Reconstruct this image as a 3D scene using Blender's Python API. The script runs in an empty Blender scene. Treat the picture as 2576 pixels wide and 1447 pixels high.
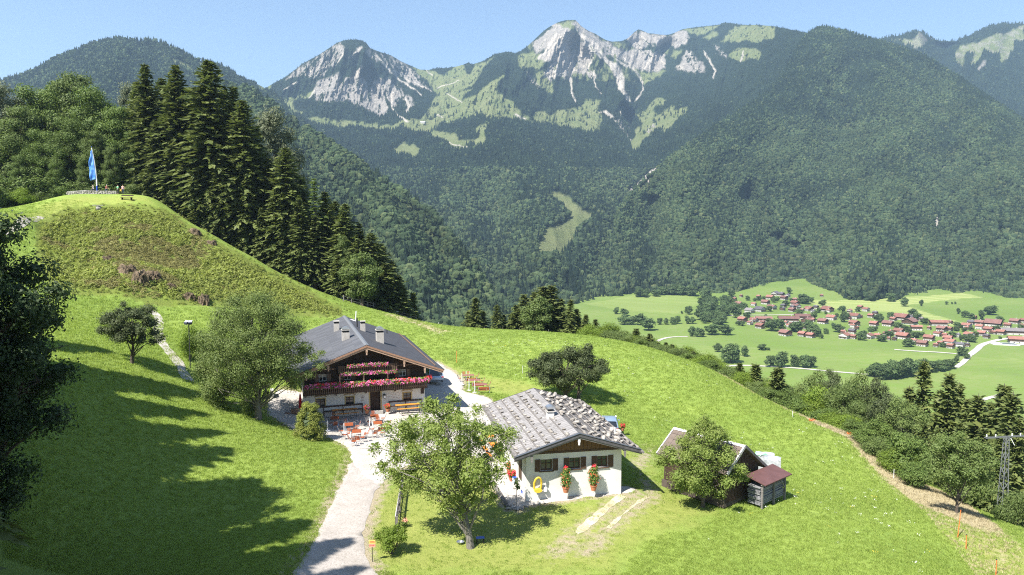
import bpy, bmesh, math, random
import numpy as np
from mathutils import Vector, Matrix
R = math.radians
rnd = random.Random(7)
nrg = np.random.default_rng(11)
scene = bpy.context.scene
col = scene.collection

# ------------------------------------------------------------------ camera, sky, sun, exposure
W0, H0, F0, PITCH, CAMZ = 2576.0, 1447.0, 1840.0, R(5.0), 20.0
cam_data = bpy.data.cameras.new("camera")
cam = bpy.data.objects.new("camera", cam_data)
col.objects.link(cam)
cam.location = (0, 0, CAMZ)
cam.rotation_euler = (R(90) - PITCH, 0, 0)
cam_data.sensor_width = 36.0
cam_data.lens = 36.0 * F0 / W0
cam_data.clip_start = 0.5
cam_data.clip_end = 20000
scene.camera = cam

SUN_EL, SUN_AZ = R(51), R(40)          # light travels towards +Y turned 40 degrees to +X
sun_dir = Vector((math.sin(SUN_AZ) * math.cos(SUN_EL), math.cos(SUN_AZ) * math.cos(SUN_EL), -math.sin(SUN_EL)))
world = bpy.data.worlds.new("World")
scene.world = world
world.use_nodes = True
wn = world.node_tree
wn.nodes.clear()
sky = wn.nodes.new("ShaderNodeTexSky")
sky.sky_type = 'NISHITA'
sky.sun_disc = False
sky.sun_elevation = SUN_EL
sky.sun_rotation = SUN_AZ + math.pi     # the sun stands behind the camera, to the left
sky.altitude = 900
sky.air_density = 1.0
sky.dust_density = 0.6
sky.ozone_density = 1.3
bg = wn.nodes.new("ShaderNodeBackground")
bg.inputs[1].default_value = 0.085
wo = wn.nodes.new("ShaderNodeOutputWorld")
wn.links.new(sky.outputs[0], bg.inputs[0])
wn.links.new(bg.outputs[0], wo.inputs[0])

sun_data = bpy.data.lights.new("sun", 'SUN')
sun_data.energy = 5.0
sun_data.angle = R(0.5)
sun_data.color = (1.0, 0.955, 0.88)
sun = bpy.data.objects.new("sun", sun_data)
col.objects.link(sun)
sun.rotation_euler = (-sun_dir).to_track_quat('Z', 'Y').to_euler()
sun.location = (-300, -300, 900)

scene.view_settings.view_transform = 'Standard'
scene.view_settings.look = 'None'
scene.view_settings.gamma = 1.0
scene.view_settings.exposure = 1.28
scene.view_settings.use_curve_mapping = False
scene.render.engine = 'CYCLES'
scene.cycles.use_denoising = False
scene.cycles.filter_width = 1.1
scene.cycles.max_bounces = 8
scene.cycles.diffuse_bounces = 3
scene.cycles.glossy_bounces = 2
scene.cycles.transmission_bounces = 3
scene.cycles.transparent_max_bounces = 6
scene.cycles.volume_bounces = 0

# ------------------------------------------------------------------ pixel <-> place helpers
SP, CP = math.sin(PITCH), math.cos(PITCH)

def at(u, v, Y):
    """place seen at picture point (u, v) at a forward distance Y"""
    x = (u - W0 / 2) / F0
    t = (v - H0 / 2) / F0
    dy = CP - t * SP
    k = Y / dy
    return Vector((x * k, Y, CAMZ + (-SP - t * CP) * k))

def at_np(u, v, Y):
    x = (u - W0 / 2) / F0
    t = (v - H0 / 2) / F0
    dy = CP - t * SP
    k = Y / dy
    return np.stack([x * k, Y + 0 * k, CAMZ + (-SP - t * CP) * k], -1)

def pix(P):
    d = Vector(P) - Vector((0, 0, CAMZ))
    f = d.y * CP - d.z * SP
    up = d.y * SP + d.z * CP
    return (W0 / 2 + F0 * d.x / f, H0 / 2 - F0 * up / f)

# ------------------------------------------------------------------ noise and interpolation
def _hash(ix, iy, seed):
    h = (ix.astype(np.int64) * 374761393 + iy.astype(np.int64) * 668265263 + seed * 1442695041) & 0xFFFFFFFF
    h = ((h ^ (h >> 13)) * 1274126177) & 0xFFFFFFFF
    return ((h ^ (h >> 16)) & 0xFFFF) / 65535.0

def vnoise(x, y, seed=0):
    x = np.asarray(x, float); y = np.asarray(y, float)
    ix = np.floor(x); iy = np.floor(y)
    fx = x - ix; fy = y - iy
    fx = fx * fx * fx * (fx * (fx * 6 - 15) + 10); fy = fy * fy * fy * (fy * (fy * 6 - 15) + 10)
    a = _hash(ix, iy, seed); b = _hash(ix + 1, iy, seed)
    c = _hash(ix, iy + 1, seed); d = _hash(ix + 1, iy + 1, seed)
    return (a + (b - a) * fx) * (1 - fy) + (c + (d - c) * fx) * fy

def fbm(x, y, oct=4, seed=0, gain=0.5):
    s = 0; amp = 1; tot = 0
    for k in range(oct):
        s = s + amp * (vnoise(x * 2 ** k + 17.3 * k, y * 2 ** k - 9.1 * k, seed + k) * 2 - 1)
        tot += amp; amp *= gain
    return s / tot

def ridged(x, y, oct=4, seed=0):
    s = 0; amp = 1; tot = 0
    for k in range(oct):
        n = 1 - np.abs(vnoise(x * 2 ** k + 5.7 * k, y * 2 ** k + 3.1 * k, seed + k) * 2 - 1)
        s = s + amp * n * n; tot += amp; amp *= 0.5
    return s / tot

class TPS:
    def __init__(self, xy, z, smooth=1e-3, scale=1.0):
        self.sc = scale
        self.p = np.asarray(xy, float) / scale
        z = np.asarray(z, float)
        n = len(z)
        A = self._phi(self.p[:, None, :] - self.p[None, :, :]) + smooth * np.eye(n)
        Pm = np.hstack([np.ones((n, 1)), self.p])
        M = np.zeros((n + 3, n + 3))
        M[:n, :n] = A; M[:n, n:] = Pm; M[n:, :n] = Pm.T
        sol = np.linalg.solve(M, np.concatenate([z, np.zeros(3)]))
        self.w, self.a = sol[:n], sol[n:]
    @staticmethod
    def _phi(d):
        r2 = (d ** 2).sum(-1)
        return 0.5 * r2 * np.log(r2 + 1e-12)
    def __call__(self, x, y):
        x = np.asarray(x, float) / self.sc; y = np.asarray(y, float) / self.sc
        sh = np.broadcast(x, y).shape
        q = np.stack([np.broadcast_to(x, sh).ravel(), np.broadcast_to(y, sh).ravel()], -1)
        out = np.empty(len(q))
        for i in range(0, len(q), 20000):
            qq = q[i:i + 20000]
            out[i:i + 20000] = self._phi(qq[:, None, :] - self.p[None]) @ self.w + self.a[0] + qq @ self.a[1:]
        return out.reshape(sh)

def inpoly(x, y, poly):
    x = np.asarray(x, float); y = np.asarray(y, float)
    res = np.zeros(np.broadcast(x, y).shape, bool)
    n = len(poly)
    for i in range(n):
        x1, y1 = poly[i]; x2, y2 = poly[(i + 1) % n]
        if y1 == y2: continue
        c = ((y1 > y) != (y2 > y)) & (x < (x2 - x1) * (y - y1) / (y2 - y1) + x1)
        res ^= c
    return res

def poly_dist(x, y, pts, closed=False):
    x = np.asarray(x, float); y = np.asarray(y, float)
    best = np.full(np.broadcast(x, y).shape, 1e9)
    n = len(pts)
    for i in range(n if closed else n - 1):
        x1, y1 = pts[i][:2]; x2, y2 = pts[(i + 1) % n][:2]
        dx, dy = x2 - x1, y2 - y1
        t = np.clip(((x - x1) * dx + (y - y1) * dy) / (dx * dx + dy * dy + 1e-9), 0, 1)
        best = np.minimum(best, np.hypot(x - x1 - t * dx, y - y1 - t * dy))
    return best

# ------------------------------------------------------------------ object helpers
def tag(o, label=None, cat=None, group=None, kind=None):
    if label: o['label'] = label
    if cat: o['category'] = cat
    if group: o['group'] = group
    if kind: o['kind'] = kind
    return o

def link(o, parent=None):
    col.objects.link(o)
    if parent is not None:
        o.parent = parent
    return o

def empty(name, loc=(0, 0, 0), rz=0.0, label=None, cat=None, group=None):
    o = bpy.data.objects.new(name, None)
    o.empty_display_size = 0.2
    o.location = loc; o.rotation_euler = (0, 0, rz)
    col.objects.link(o)
    return tag(o, label, cat, group)

def mesh_np(name, verts, faces, mat=None, smooth=False, attrs=None):
    """verts (n,3); faces: array (m,k) or list of lists"""
    me = bpy.data.meshes.new(name)
    verts = np.asarray(verts, np.float32)
    if isinstance(faces, np.ndarray) and faces.ndim == 2:
        m, k = faces.shape
        me.vertices.add(len(verts)); me.vertices.foreach_set('co', verts.ravel())
        me.loops.add(m * k); me.loops.foreach_set('vertex_index', faces.astype(np.int32).ravel())
        me.polygons.add(m)
        me.polygons.foreach_set('loop_start', np.arange(0, m * k, k, dtype=np.int32))
        me.polygons.foreach_set('loop_total', np.full(m, k, np.int32))
        me.update(calc_edges=True)
    else:
        me.from_pydata([tuple(map(float, p)) for p in verts], [], [tuple(int(i) for i in f) for f in faces])
        me.update()
    if smooth:
        me.polygons.foreach_set('use_smooth', np.ones(len(me.polygons), bool))
    if attrs:
        for k, a in attrs.items():
            at_ = me.attributes.new(k, 'FLOAT', 'POINT')
            at_.data.foreach_set('value', np.asarray(a, np.float32).ravel())
    if mat: me.materials.append(mat)
    return me

def obj(name, me, parent=None, loc=None, rot=None):
    o = bpy.data.objects.new(name, me)
    if loc is not None: o.location = loc
    if rot is not None: o.rotation_euler = rot
    return link(o, parent)

def copy_tree(o, parent=None):
    c = o.copy(); col.objects.link(c)
    if parent is not None: c.parent = parent
    for ch in list(o.children):
        copy_tree(ch, c)
    return c

class MB:
    """collects simple solids and links them as one mesh object"""
    def __init__(self):
        self.v = []; self.f = []
    def add(self, vs, fs):
        n = len(self.v)
        self.v += [tuple(p) for p in vs]
        self.f += [tuple(i + n for i in f) for f in fs]
        return self
    def box(self, c, s, rz=0.0, M=None, taper=1.0):
        cx, cy, cz = c; sx, sy, sz = (k / 2 for k in s)
        vs = []
        for z, k in ((-sz, 1.0), (sz, taper)):
            for x, y in ((-sx, -sy), (sx, -sy), (sx, sy), (-sx, sy)):
                p = Vector((x * k, y * k, z))
                if rz: p = Matrix.Rotation(rz, 3, 'Z') @ p
                if M is not None: p = M @ p
                vs.append((p.x + cx, p.y + cy, p.z + cz))
        return self.add(vs, [(3, 2, 1, 0), (4, 5, 6, 7), (0, 1, 5, 4), (1, 2, 6, 5), (2, 3, 7, 6), (3, 0, 4, 7)])
    def b(self, x0, x1, y0, y1, z0, z1):
        return self.box(((x0 + x1) / 2, (y0 + y1) / 2, (z0 + z1) / 2), (abs(x1 - x0), abs(y1 - y0), abs(z1 - z0)))
    def bar(self, a, b_, w, h=None, up=(0, 0, 1)):
        """rectangular bar from a to b"""
        h = h or w
        a = Vector(a); b_ = Vector(b_)
        d = (b_ - a).normalized(); upv = Vector(up)
        s = d.cross(upv)
        if s.length < 1e-4: s = d.cross(Vector((1, 0, 0)))
        s.normalize(); n = s.cross(d)
        vs = []
        for p in (a, b_):
            for i, j in ((-1, -1), (1, -1), (1, 1), (-1, 1)):
                vs.append(p + s * (i * w / 2) + n * (j * h / 2))
        return self.add(vs, [(0, 1, 2, 3), (7, 6, 5, 4), (0, 4, 5, 1), (1, 5, 6, 2), (2, 6, 7, 3), (3, 7, 4, 0)])
    def tube(self, pts, rads, n=6, cap=True):
        pts = [Vector(p) for p in pts]
        if not hasattr(rads, '__len__'): rads = [rads] * len(pts)
        base = len(self.v)
        ref = Vector((0.31, 0.95, 0.05))
        for i, p in enumerate(pts):
            d = (pts[min(i + 1, len(pts) - 1)] - pts[max(i - 1, 0)]).normalized()
            s = d.cross(ref)
            if s.length < 1e-3: s = d.cross(Vector((1, 0, 0)))
            s.normalize(); t = s.cross(d)
            for k in range(n):
                a = 2 * math.pi * k / n
                q = p + (s * math.cos(a) + t * math.sin(a)) * rads[i]
                self.v.append((q.x, q.y, q.z))
        for i in range(len(pts) - 1):
            for k in range(n):
                a = base + i * n + k; b_ = base + i * n + (k + 1) % n
                self.f.append((a, b_, b_ + n, a + n))
        if cap:
            self.f.append(tuple(base + k for k in range(n))[::-1])
            self.f.append(tuple(base + (len(pts) - 1) * n + k for k in range(n)))
        return self
    def lathe(self, c, prof, n=12, close=True):
        """prof list of (r, z)"""
        base = len(self.v)
        for r, z in prof:
            for k in range(n):
                a = 2 * math.pi * k / n
                self.v.append((c[0] + r * math.cos(a), c[1] + r * math.sin(a), c[2] + z))
        for i in range(len(prof) - 1):
            for k in range(n):
                a = base + i * n + k; b_ = base + i * n + (k + 1) % n
                self.f.append((a, b_, b_ + n, a + n))
        if close:
            self.f.append(tuple(base + k for k in range(n))[::-1])
            self.f.append(tuple(base + (len(prof) - 1) * n + k for k in range(n)))
        return self
    def prism(self, pts, d):
        """polygon of 3D points extruded by the vector d"""
        pts = [Vector(p) for p in pts]; d = Vector(d); n = len(pts)
        vs = pts + [p + d for p in pts]
        fs = [tuple(range(n))[::-1], tuple(range(n, 2 * n))]
        fs += [(i, (i + 1) % n, n + (i + 1) % n, n + i) for i in range(n)]
        return self.add(vs, fs)
    def blob(self, c, r, seed=0, sub=1, jit=0.25):
        vs, fs = ICO[sub]
        rr = random.Random(seed)
        r = r if hasattr(r, '__len__') else (r, r, r)
        out = []
        for p in vs:
            k = 1 + rr.uniform(-jit, jit)
            out.append((c[0] + p[0] * r[0] * k, c[1] + p[1] * r[1] * k, c[2] + p[2] * r[2] * k))
        return self.add(out, fs)
    def mesh(self, name, mat=None, smooth=False):
        me = bpy.data.meshes.new(name)
        me.from_pydata(self.v, [], self.f)
        bm = bmesh.new(); bm.from_mesh(me)
        bmesh.ops.recalc_face_normals(bm, faces=bm.faces)
        bm.to_mesh(me); bm.free()
        if smooth:
            me.polygons.foreach_set('use_smooth', np.ones(len(me.polygons), bool))
        if mat: me.materials.append(mat)
        return me
    def build(self, name, mat=None, parent=None, smooth=False, loc=None, rot=None):
        return obj(name, self.mesh(name, mat, smooth), parent, loc, rot)

def _ico(sub):
    bm = bmesh.new()
    bmesh.ops.create_icosphere(bm, subdivisions=sub, radius=1.0)
    vs = [tuple(v.co) for v in bm.verts]
    fs = [tuple(v.index for v in f.verts) for f in bm.faces]
    bm.free()
    return vs, fs
ICO = {k: _ico(k) for k in (1, 2, 3)}

# ------------------------------------------------------------------ materials
def new_mat(name):
    m = bpy.data.materials.new(name)
    m.use_nodes = True
    nt = m.node_tree
    b = nt.nodes["Principled BSDF"]
    return m, nt, b

def N(nt, typ, **kw):
    n = nt.nodes.new(typ)
    for k, v in kw.items():
        if k.startswith('i_'):
            key = k[2:]
            n.inputs[int(key) if key.isdigit() else key].default_value = v
        else:
            setattr(n, k, v)
    return n

def mix(nt, fac, a, b, mode='MIX'):
    n = nt.nodes.new("ShaderNodeMix")
    n.data_type = 'RGBA'; n.blend_type = mode
    for key, val in ((0, fac), (6, a), (7, b)):
        if hasattr(val, 'links') or hasattr(val, 'is_output'):
            nt.links.new(val, n.inputs[key])
        else:
            if key and len(val) == 3: val = (*val, 1)
            n.inputs[key].default_value = val
    return n.outputs[2]

def ramp(nt, fac, stops):
    n = nt.nodes.new("ShaderNodeValToRGB")
    el = n.color_ramp.elements
    while len(el) < len(stops): el.new(0.5)
    for e, (p, c) in zip(el, stops):
        e.position = p
        e.color = (c, c, c, 1) if not hasattr(c, '__len__') else (*c, 1)
    nt.links.new(fac, n.inputs[0])
    return n.outputs[0]

def noise(nt, vec, scale, detail=4, rough=0.55, dist=0.0):
    n = N(nt, "ShaderNodeTexNoise", i_Scale=scale, i_Detail=detail, i_Roughness=rough, i_Distortion=dist)
    if vec is not None: nt.links.new(vec, n.inputs['Vector'])
    return n.outputs[0]

def pos(nt, scale=None, local=False):
    if local:
        v = nt.nodes.new("ShaderNodeTexCoord").outputs['Object']
    else:
        v = nt.nodes.new("ShaderNodeNewGeometry").outputs['Position']
    if scale is not None:
        mp = N(nt, "ShaderNodeMapping")
        mp.inputs['Scale'].default_value = scale
        nt.links.new(v, mp.inputs['Vector'])
        v = mp.outputs[0]
    return v

def bump(nt, b, height, strength=0.3, dist=0.02):
    n = N(nt, "ShaderNodeBump", i_Strength=strength, i_Distance=dist)
    nt.links.new(height, n.inputs['Height'])
    nt.links.new(n.outputs[0], b.inputs['Normal'])

def mat_simple(name, c, rough=0.7, c2=None, scale=8.0, lo=0.35, hi=0.65, stretch=None, bstr=0.0, bscale=None, metal=0.0, local=True, spec=0.3, rand=0.0):
    m, nt, b = new_mat(name)
    b.inputs['Roughness'].default_value = rough
    b.inputs['Metallic'].default_value = metal
    b.inputs['Specular IOR Level'].default_value = spec
    if c2 is None and not bstr:
        c2 = tuple(k * 0.82 for k in c)
    vec = pos(nt, stretch, local)
    out = None
    if c2 is not None:
        f = ramp(nt, noise(nt, vec, scale), [(lo, 0.0), (hi, 1.0)])
        out = mix(nt, f, c, c2)
    if rand:
        oi = nt.nodes.new("ShaderNodeObjectInfo")
        k = N(nt, "ShaderNodeMapRange", i_3=1 - rand, i_4=1 + rand)
        nt.links.new(oi.outputs['Random'], k.inputs[0])
        hs = N(nt, "ShaderNodeHueSaturation")
        nt.links.new(k.outputs[0], hs.inputs['Value'])
        if out is not None: nt.links.new(out, hs.inputs['Color'])
        else: hs.inputs['Color'].default_value = (*c, 1)
        out = hs.outputs[0]
    if out is not None: nt.links.new(out, b.inputs['Base Color'])
    else: b.inputs['Base Color'].default_value = (*c, 1)
    if bstr:
        bump(nt, b, noise(nt, vec, bscale or scale * 3, 3), bstr)
    return m

def mat_leaf(name, c1, c2, c3=None, rand=0.12, trans=0.35, cl_scale=0.9):
    """foliage: colour by clump, by tree and by leaf; light passes through the leaves"""
    m, nt, b = new_mat(name)
    b.inputs['Roughness'].default_value = 0.6
    b.inputs['Specular IOR Level'].default_value = 0.25
    vec = pos(nt, None, True)
    f = ramp(nt, noise(nt, vec, cl_scale, 3), [(0.34, 0.0), (0.66, 1.0)])
    c = mix(nt, f, c1, c2)
    g = nt.nodes.new("ShaderNodeNewGeometry")
    c = mix(nt, N(nt, "ShaderNodeMath", operation='MULTIPLY', i_1=0.55).outputs[0], c, c3 or c2)
    mul = [n for n in nt.nodes if n.type == 'MATH'][-1]
    nt.links.new(g.outputs['Random Per Island'], mul.inputs[0])
    oi = nt.nodes.new("ShaderNodeObjectInfo")
    k = N(nt, "ShaderNodeMapRange", i_3=1 - rand, i_4=1 + rand)
    nt.links.new(oi.outputs['Random'], k.inputs[0])
    hs = N(nt, "ShaderNodeHueSaturation")
    nt.links.new(k.outputs[0], hs.inputs['Value'])
    nt.links.new(c, hs.inputs['Color'])
    nt.links.new(hs.outputs[0], b.inputs['Base Color'])
    tr = nt.nodes.new("ShaderNodeBsdfTranslucent")
    hs2 = N(nt, "ShaderNodeHueSaturation", i_Value=1.6, i_Saturation=1.1)
    nt.links.new(hs.outputs[0], hs2.inputs['Color'])
    nt.links.new(hs2.outputs[0], tr.inputs['Color'])
    ms = N(nt, "ShaderNodeMixShader", i_0=trans)
    out = nt.nodes["Material Output"]
    nt.links.new(b.outputs[0], ms.inputs[1]); nt.links.new(tr.outputs[0], ms.inputs[2])
    nt.links.new(ms.outputs[0], out.inputs[0])
    return m

# ------------------------------------------------------------------ scattering (for what nobody could count)
def scatter(name, P, scale, rotz, idx, protos, kind='stuff', tilt=None):
    me = bpy.data.meshes.new(name)
    P = np.asarray(P, np.float32)
    me.vertices.add(len(P)); me.vertices.foreach_set('co', P.ravel())
    for k, a, t in (('sc', scale, 'FLOAT'), ('rz', rotz, 'FLOAT'), ('pick', idx, 'INT')):
        q = me.attributes.new(k, t, 'POINT')
        q.data.foreach_set('value', np.asarray(a, np.int32 if t == 'INT' else np.float32))
    me.update()
    o = obj(name, me)
    o['kind'] = kind
    c = bpy.data.collections.new(name + "_pieces")
    for p in protos: c.objects.link(p)
    ng = bpy.data.node_groups.new(name + "_scatter", 'GeometryNodeTree')
    ng.interface.new_socket("Geometry", in_out='INPUT', socket_type='NodeSocketGeometry')
    ng.interface.new_socket("Geometry", in_out='OUTPUT', socket_type='NodeSocketGeometry')
    gi = ng.nodes.new("NodeGroupInput"); go = ng.nodes.new("NodeGroupOutput")
    ip = ng.nodes.new("GeometryNodeInstanceOnPoints")
    ci = ng.nodes.new("GeometryNodeCollectionInfo")
    ci.inputs['Collection'].default_value = c
    ci.inputs['Separate Children'].default_value = True
    ci.inputs['Reset Children'].default_value = True
    def attr(nm, t):
        a = ng.nodes.new("GeometryNodeInputNamedAttribute"); a.data_type = t
        a.inputs['Name'].default_value = nm
        return a.outputs['Attribute']
    cx = ng.nodes.new("ShaderNodeCombineXYZ")
    ng.links.new(attr('rz', 'FLOAT'), cx.inputs[2])
    ng.links.new(gi.outputs[0], ip.inputs['Points'])
    ng.links.new(ci.outputs[0], ip.inputs['Instance'])
    ip.inputs['Pick Instance'].default_value = True
    ng.links.new(attr('pick', 'INT'), ip.inputs['Instance Index'])
    ng.links.new(cx.outputs[0], ip.inputs['Rotation'])
    ng.links.new(attr('sc', 'FLOAT'), ip.inputs['Scale'])
    ng.links.new(ip.outputs[0], go.inputs[0])
    md = o.modifiers.new("scatter", 'NODES'); md.node_group = ng
    return o

def proto(name, me):
    return bpy.data.objects.new(name, me)
# ================================================================== THE GROUND
_pc = [  # picture point, forward distance
 (100,1430,38),(0,1250,42),(0,1000,52),(200,850,75),(330,912,72),(450,930,76),(300,1150,52),(500,1040,65),(500,1300,47),
 (700,1150,58),(700,1400,41),(690,1052,71),(850,1120,65),(870,1190,57.5),(850,1440,40.8),(905,1250,52.3),(950,1062,74),(800,1062,74),(1000,1150,62.5),
 (1180,1380,45),(1300,1430,42),(1330,1252,52),(1570,1228,53.8),(1700,1240,53.8),(1780,1272,51.6),(1970,1240,55),
 (1500,1440,41.3),(2000,1440,42),(2300,1440,42.5),(2400,1335,50),(2405,1290,56),(2500,1420,46.5),(2600,1440,45.5),(2300,1250,63),
 (2130,1092,80),(2000,1042,93),(1850,962,109),(1700,902,124),(1450,850,142),(1250,834,145),(1100,826,143),(1000,792,139),(870,776,128),
 (1250,900,105),(1600,1000,89),(1400,960,93),(1900,1110,75),(1100,960,92.5),(2100,1250,59.5),(1200,1050,76),(1450,1080,72),
 (380,496,142),(450,540,142),(550,600,140),(640,650,138),(750,712,134),(240,490,140),(170,491,138),(40,532,125),(60,547,115),
 (150,600,118),(330,690,104),(200,700,103),(150,742,93),(500,770,104),(390,792,98),(650,760,115),(300,600,122),(450,650,123),(700,830,105),(480,850,88),
 (0,527,132),(80,512,136),(740,915,84),(640,960,80),(0,545,112),(260,530,133),(350,545,132),
]
_ctl = [tuple(at(*p)) for p in _pc]
# beyond the crest the ground drops to the valley
_ctl += [(-52,100,8.5)] if False else []
def _far(u, Y, z): _ctl.append(((u - 1288) / 1840 * Y, Y, z))
for u, Y, z in [(1450,162,-9),(1450,225,-45),(1450,335,-112),(1250,164,-8),(1250,230,-48),(1250,340,-112),(1850,124,-9),(1850,175,-38),(1850,335,-112),
                (1700,142,-9),(2130,93,-9),(2130,132,-30),(2130,200,-66),(2130,335,-112),(2000,108,-10),(2576,68,-9),(2500,66,-6.6),(2500,82,-14),(2500,120,-37),(2500,200,-75),
                (2500,335,-112),(3100,70,-14),(3100,45,-5),(3100,335,-112),(1100,162,-7),(1100,230,-46),(1100,340,-112),(950,160,-2),(950,230,-36),(950,340,-100),
                (700,150,5.5),(750,172,-3),(700,240,-28),(700,340,-75),(550,152,13),(550,175,7),(380,152,22.5),(300,168,21),(300,250,6),(300,340,-20),(100,160,22.0),(0,150,21.5),(0,165,20.5),(-100,165,21),(-100,140,21.5),(-100,335,8),
                (-500,60,11),(-500,100,17),(-500,150,28),(-600,40,7),(-600,28,3),(800,25,0.8),(1800,25,0.5),(2800,25,-0.5),(0,25,1.6)]:
    _far(u, Y, z)
_ctl = np.array(_ctl)
_tps = TPS(_ctl[:, :2], _ctl[:, 2], smooth=2e-4, scale=40.0)

def pix_np(X, Y, Z):
    f = Y * CP - (Z - CAMZ) * SP
    up = Y * SP + (Z - CAMZ) * CP
    return W0 / 2 + F0 * X / f, H0 / 2 - F0 * up / f

HEATH = [(85,565),(165,520),(250,512),(330,508),(415,522),(480,565),(560,612),(650,662),(760,718),(862,772),(870,800),(800,800),(690,790),(560,780),(520,772),(400,772),(290,745),(130,742),(88,650)]

def zfun(X, Y):
    X = np.asarray(X, float); Y = np.asarray(Y, float)
    z = np.maximum(_tps(X, Y), -118)
    return z + 0.10 * fbm(X / 7, Y / 7, 2, 5) * np.clip((Y - 40) / 30, 0.3, 1)

def zg(x, y): return float(zfun(np.array([x]), np.array([y]))[0])

_YS = np.concatenate([np.arange(26, 160, 0.25), np.arange(160, 345, 0.5)])
def ground(u, v):
    """place on the near ground seen at picture point (u, v)"""
    P = at_np(np.full_like(_YS, u), np.full_like(_YS, v), _YS)
    d = P[:, 2] - zfun(P[:, 0], P[:, 1])
    k = np.argmax(d < 0)
    if d[k] >= 0 or _YS[k] > 158:          # just over the crest: take the crest itself
        near = _YS < 158
        k = int(np.argmin(d[near]))
        p = at(u, v, _YS[k]); p.z = zg(p.x, p.y)
        return p
    if k == 0: return Vector(P[0])
    a, b_ = d[k - 1], d[k]
    Y = _YS[k - 1] + (_YS[k] - _YS[k - 1]) * a / (a - b_)
    p = at(u, v, Y)
    p.z = zg(p.x, p.y)
    return p

def gpoly(pts): return [tuple(ground(*p)[:2]) for p in pts]

def smooth_poly(pts, closed, it=2):
    for _ in range(it):
        out = []
        n = len(pts)
        for i in range(n if closed else n - 1):
            a = np.array(pts[i]); b_ = np.array(pts[(i + 1) % n])
            out += [tuple(a * .75 + b_ * .25), tuple(a * .25 + b_ * .75)]
        if not closed: out = [pts[0]] + out + [pts[-1]]
        pts = out
    return pts

DRY = gpoly([(1790,932),(1850,957),(1950,1006),(2050,1050),(2140,1090),(2190,1108),(2262,1168),(2330,1222),(2414,1256),(2497,1314),(2530,1345),(2450,1330),(2395,1306),(2332,1280),(2262,1236),(2186,1166),(2133,1104),(2050,1068),(1960,1022),(1880,982)])
DRYG = gpoly([(2300,1270),(2395,1306),(2450,1330),(2530,1345),(2640,1420),(2640,1480),(2480,1480),(2420,1400),(2350,1320)])
DRY2 = gpoly([(960,790),(1000,793),(1050,806),(1100,826),(1130,832),(1100,840),(1050,818),(1000,803)])
ROAD = smooth_poly(gpoly([(700,1480),(745,1446),(790,1370),(820,1300),(845,1240),(868,1195),(882,1160),(960,1110),(1020,1120),(985,1170),(952,1230),(925,1300),(911,1370),(920,1405),(950,1447),(975,1480)]), True, 1)
YARD = smooth_poly(gpoly([(882,1165),(878,1130),(852,1113),(815,1098),(745,1085),(690,1052),(668,1036),(676,1005),(700,975),(745,985),(900,1010),(1060,1000),(1068,960),(1090,905),(1112,918),(1142,936),(1168,960),(1162,985),(1200,992),(1245,1008),(1300,1090),(1335,1252),(1440,1234),(1560,1222),(1600,1230),(1586,1242),(1450,1256),(1335,1272),(1292,1286),(1266,1264),(1232,1200),(1205,1152),(1150,1140),(1080,1140),(1030,1170),(990,1186),(955,1228),(915,1200)]), True, 1)

# ---- ground cover masks on the meadow grid (they belong to the place: kinds of grass, worn earth)
M_grass, nt, b = new_mat("meadow_grass")
b.inputs['Roughness'].default_value = 0.85
b.inputs['Specular IOR Level'].default_value = 0.15
P_ = pos(nt)
n1 = ramp(nt, noise(nt, P_, 0.12, 4), [(0.36, 0), (0.64, 1)])
n2 = ramp(nt, noise(nt, P_, 1.6, 5, 0.65), [(0.34, 0), (0.68, 1)])
n3 = ramp(nt, noise(nt, pos(nt, (9, 9, 9)), 1.0, 3, 0.7), [(0.3, 0), (0.7, 1)])
c = mix(nt, n1, (0.168, 0.250, 0.040), (0.260, 0.338, 0.066))
c = mix(nt, N(nt, "ShaderNodeMath", operation='MULTIPLY', i_1=0.55).outputs[0], c, (0.118, 0.186, 0.030))
nt.links.new(n2, [n for n in nt.nodes if n.type == 'MATH'][-1].inputs[0])
c = mix(nt, N(nt, "ShaderNodeMath", operation='MULTIPLY', i_1=0.45).outputs[0], c, (0.265, 0.340, 0.085))
nt.links.new(n3, [n for n in nt.nodes if n.type == 'MATH'][-1].inputs[0])
def _at(nm):
    a = nt.nodes.new("ShaderNodeAttribute"); a.attribute_name = nm
    return a.outputs['Fac']
def _edge(nm, jit, sc):
    s = N(nt, "ShaderNodeMath", operation='MULTIPLY_ADD', i_1=jit, i_2=-jit / 2)
    nt.links.new(noise(nt, P_, sc, 4, 0.6), s.inputs[0])
    a = N(nt, "ShaderNodeMath", operation='ADD')
    nt.links.new(_at(nm), a.inputs[0]); nt.links.new(s.outputs[0], a.inputs[1])
    return ramp(nt, a.outputs[0], [(0.35, 0), (0.65, 1)])
cm = mix(nt, n2, (0.275, 0.305, 0.078), (0.205, 0.245, 0.054))           # short mown grass
c = mix(nt, _edge('mown', 0.7, 0.8), c, cm)
ch = mix(nt, ramp(nt, noise(nt, P_, 0.55, 5, 0.65), [(0.36, 0), (0.62, 1)]), (0.190, 0.235, 0.046), (0.180, 0.185, 0.056))
ch = mix(nt, n3, ch, (0.115, 0.170, 0.024))
c = mix(nt, _edge('heath', 0.6, 0.5), c, ch)
cd = mix(nt, n3, (0.430, 0.370, 0.235), (0.350, 0.295, 0.170))           # hay-dry grass
c = mix(nt, _edge('dry', 0.9, 1.4), c, cd)
ce = mix(nt, n3, (0.420, 0.365, 0.270), (0.270, 0.225, 0.130))           # worn earth
c = mix(nt, _edge('worn', 0.9, 1.8), c, ce)
cf = mix(nt, n3, (0.045, 0.042, 0.020), (0.030, 0.040, 0.016))           # needle litter of the wood
c = mix(nt, _edge('litter', 0.4, 0.5), c, cf)
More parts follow.
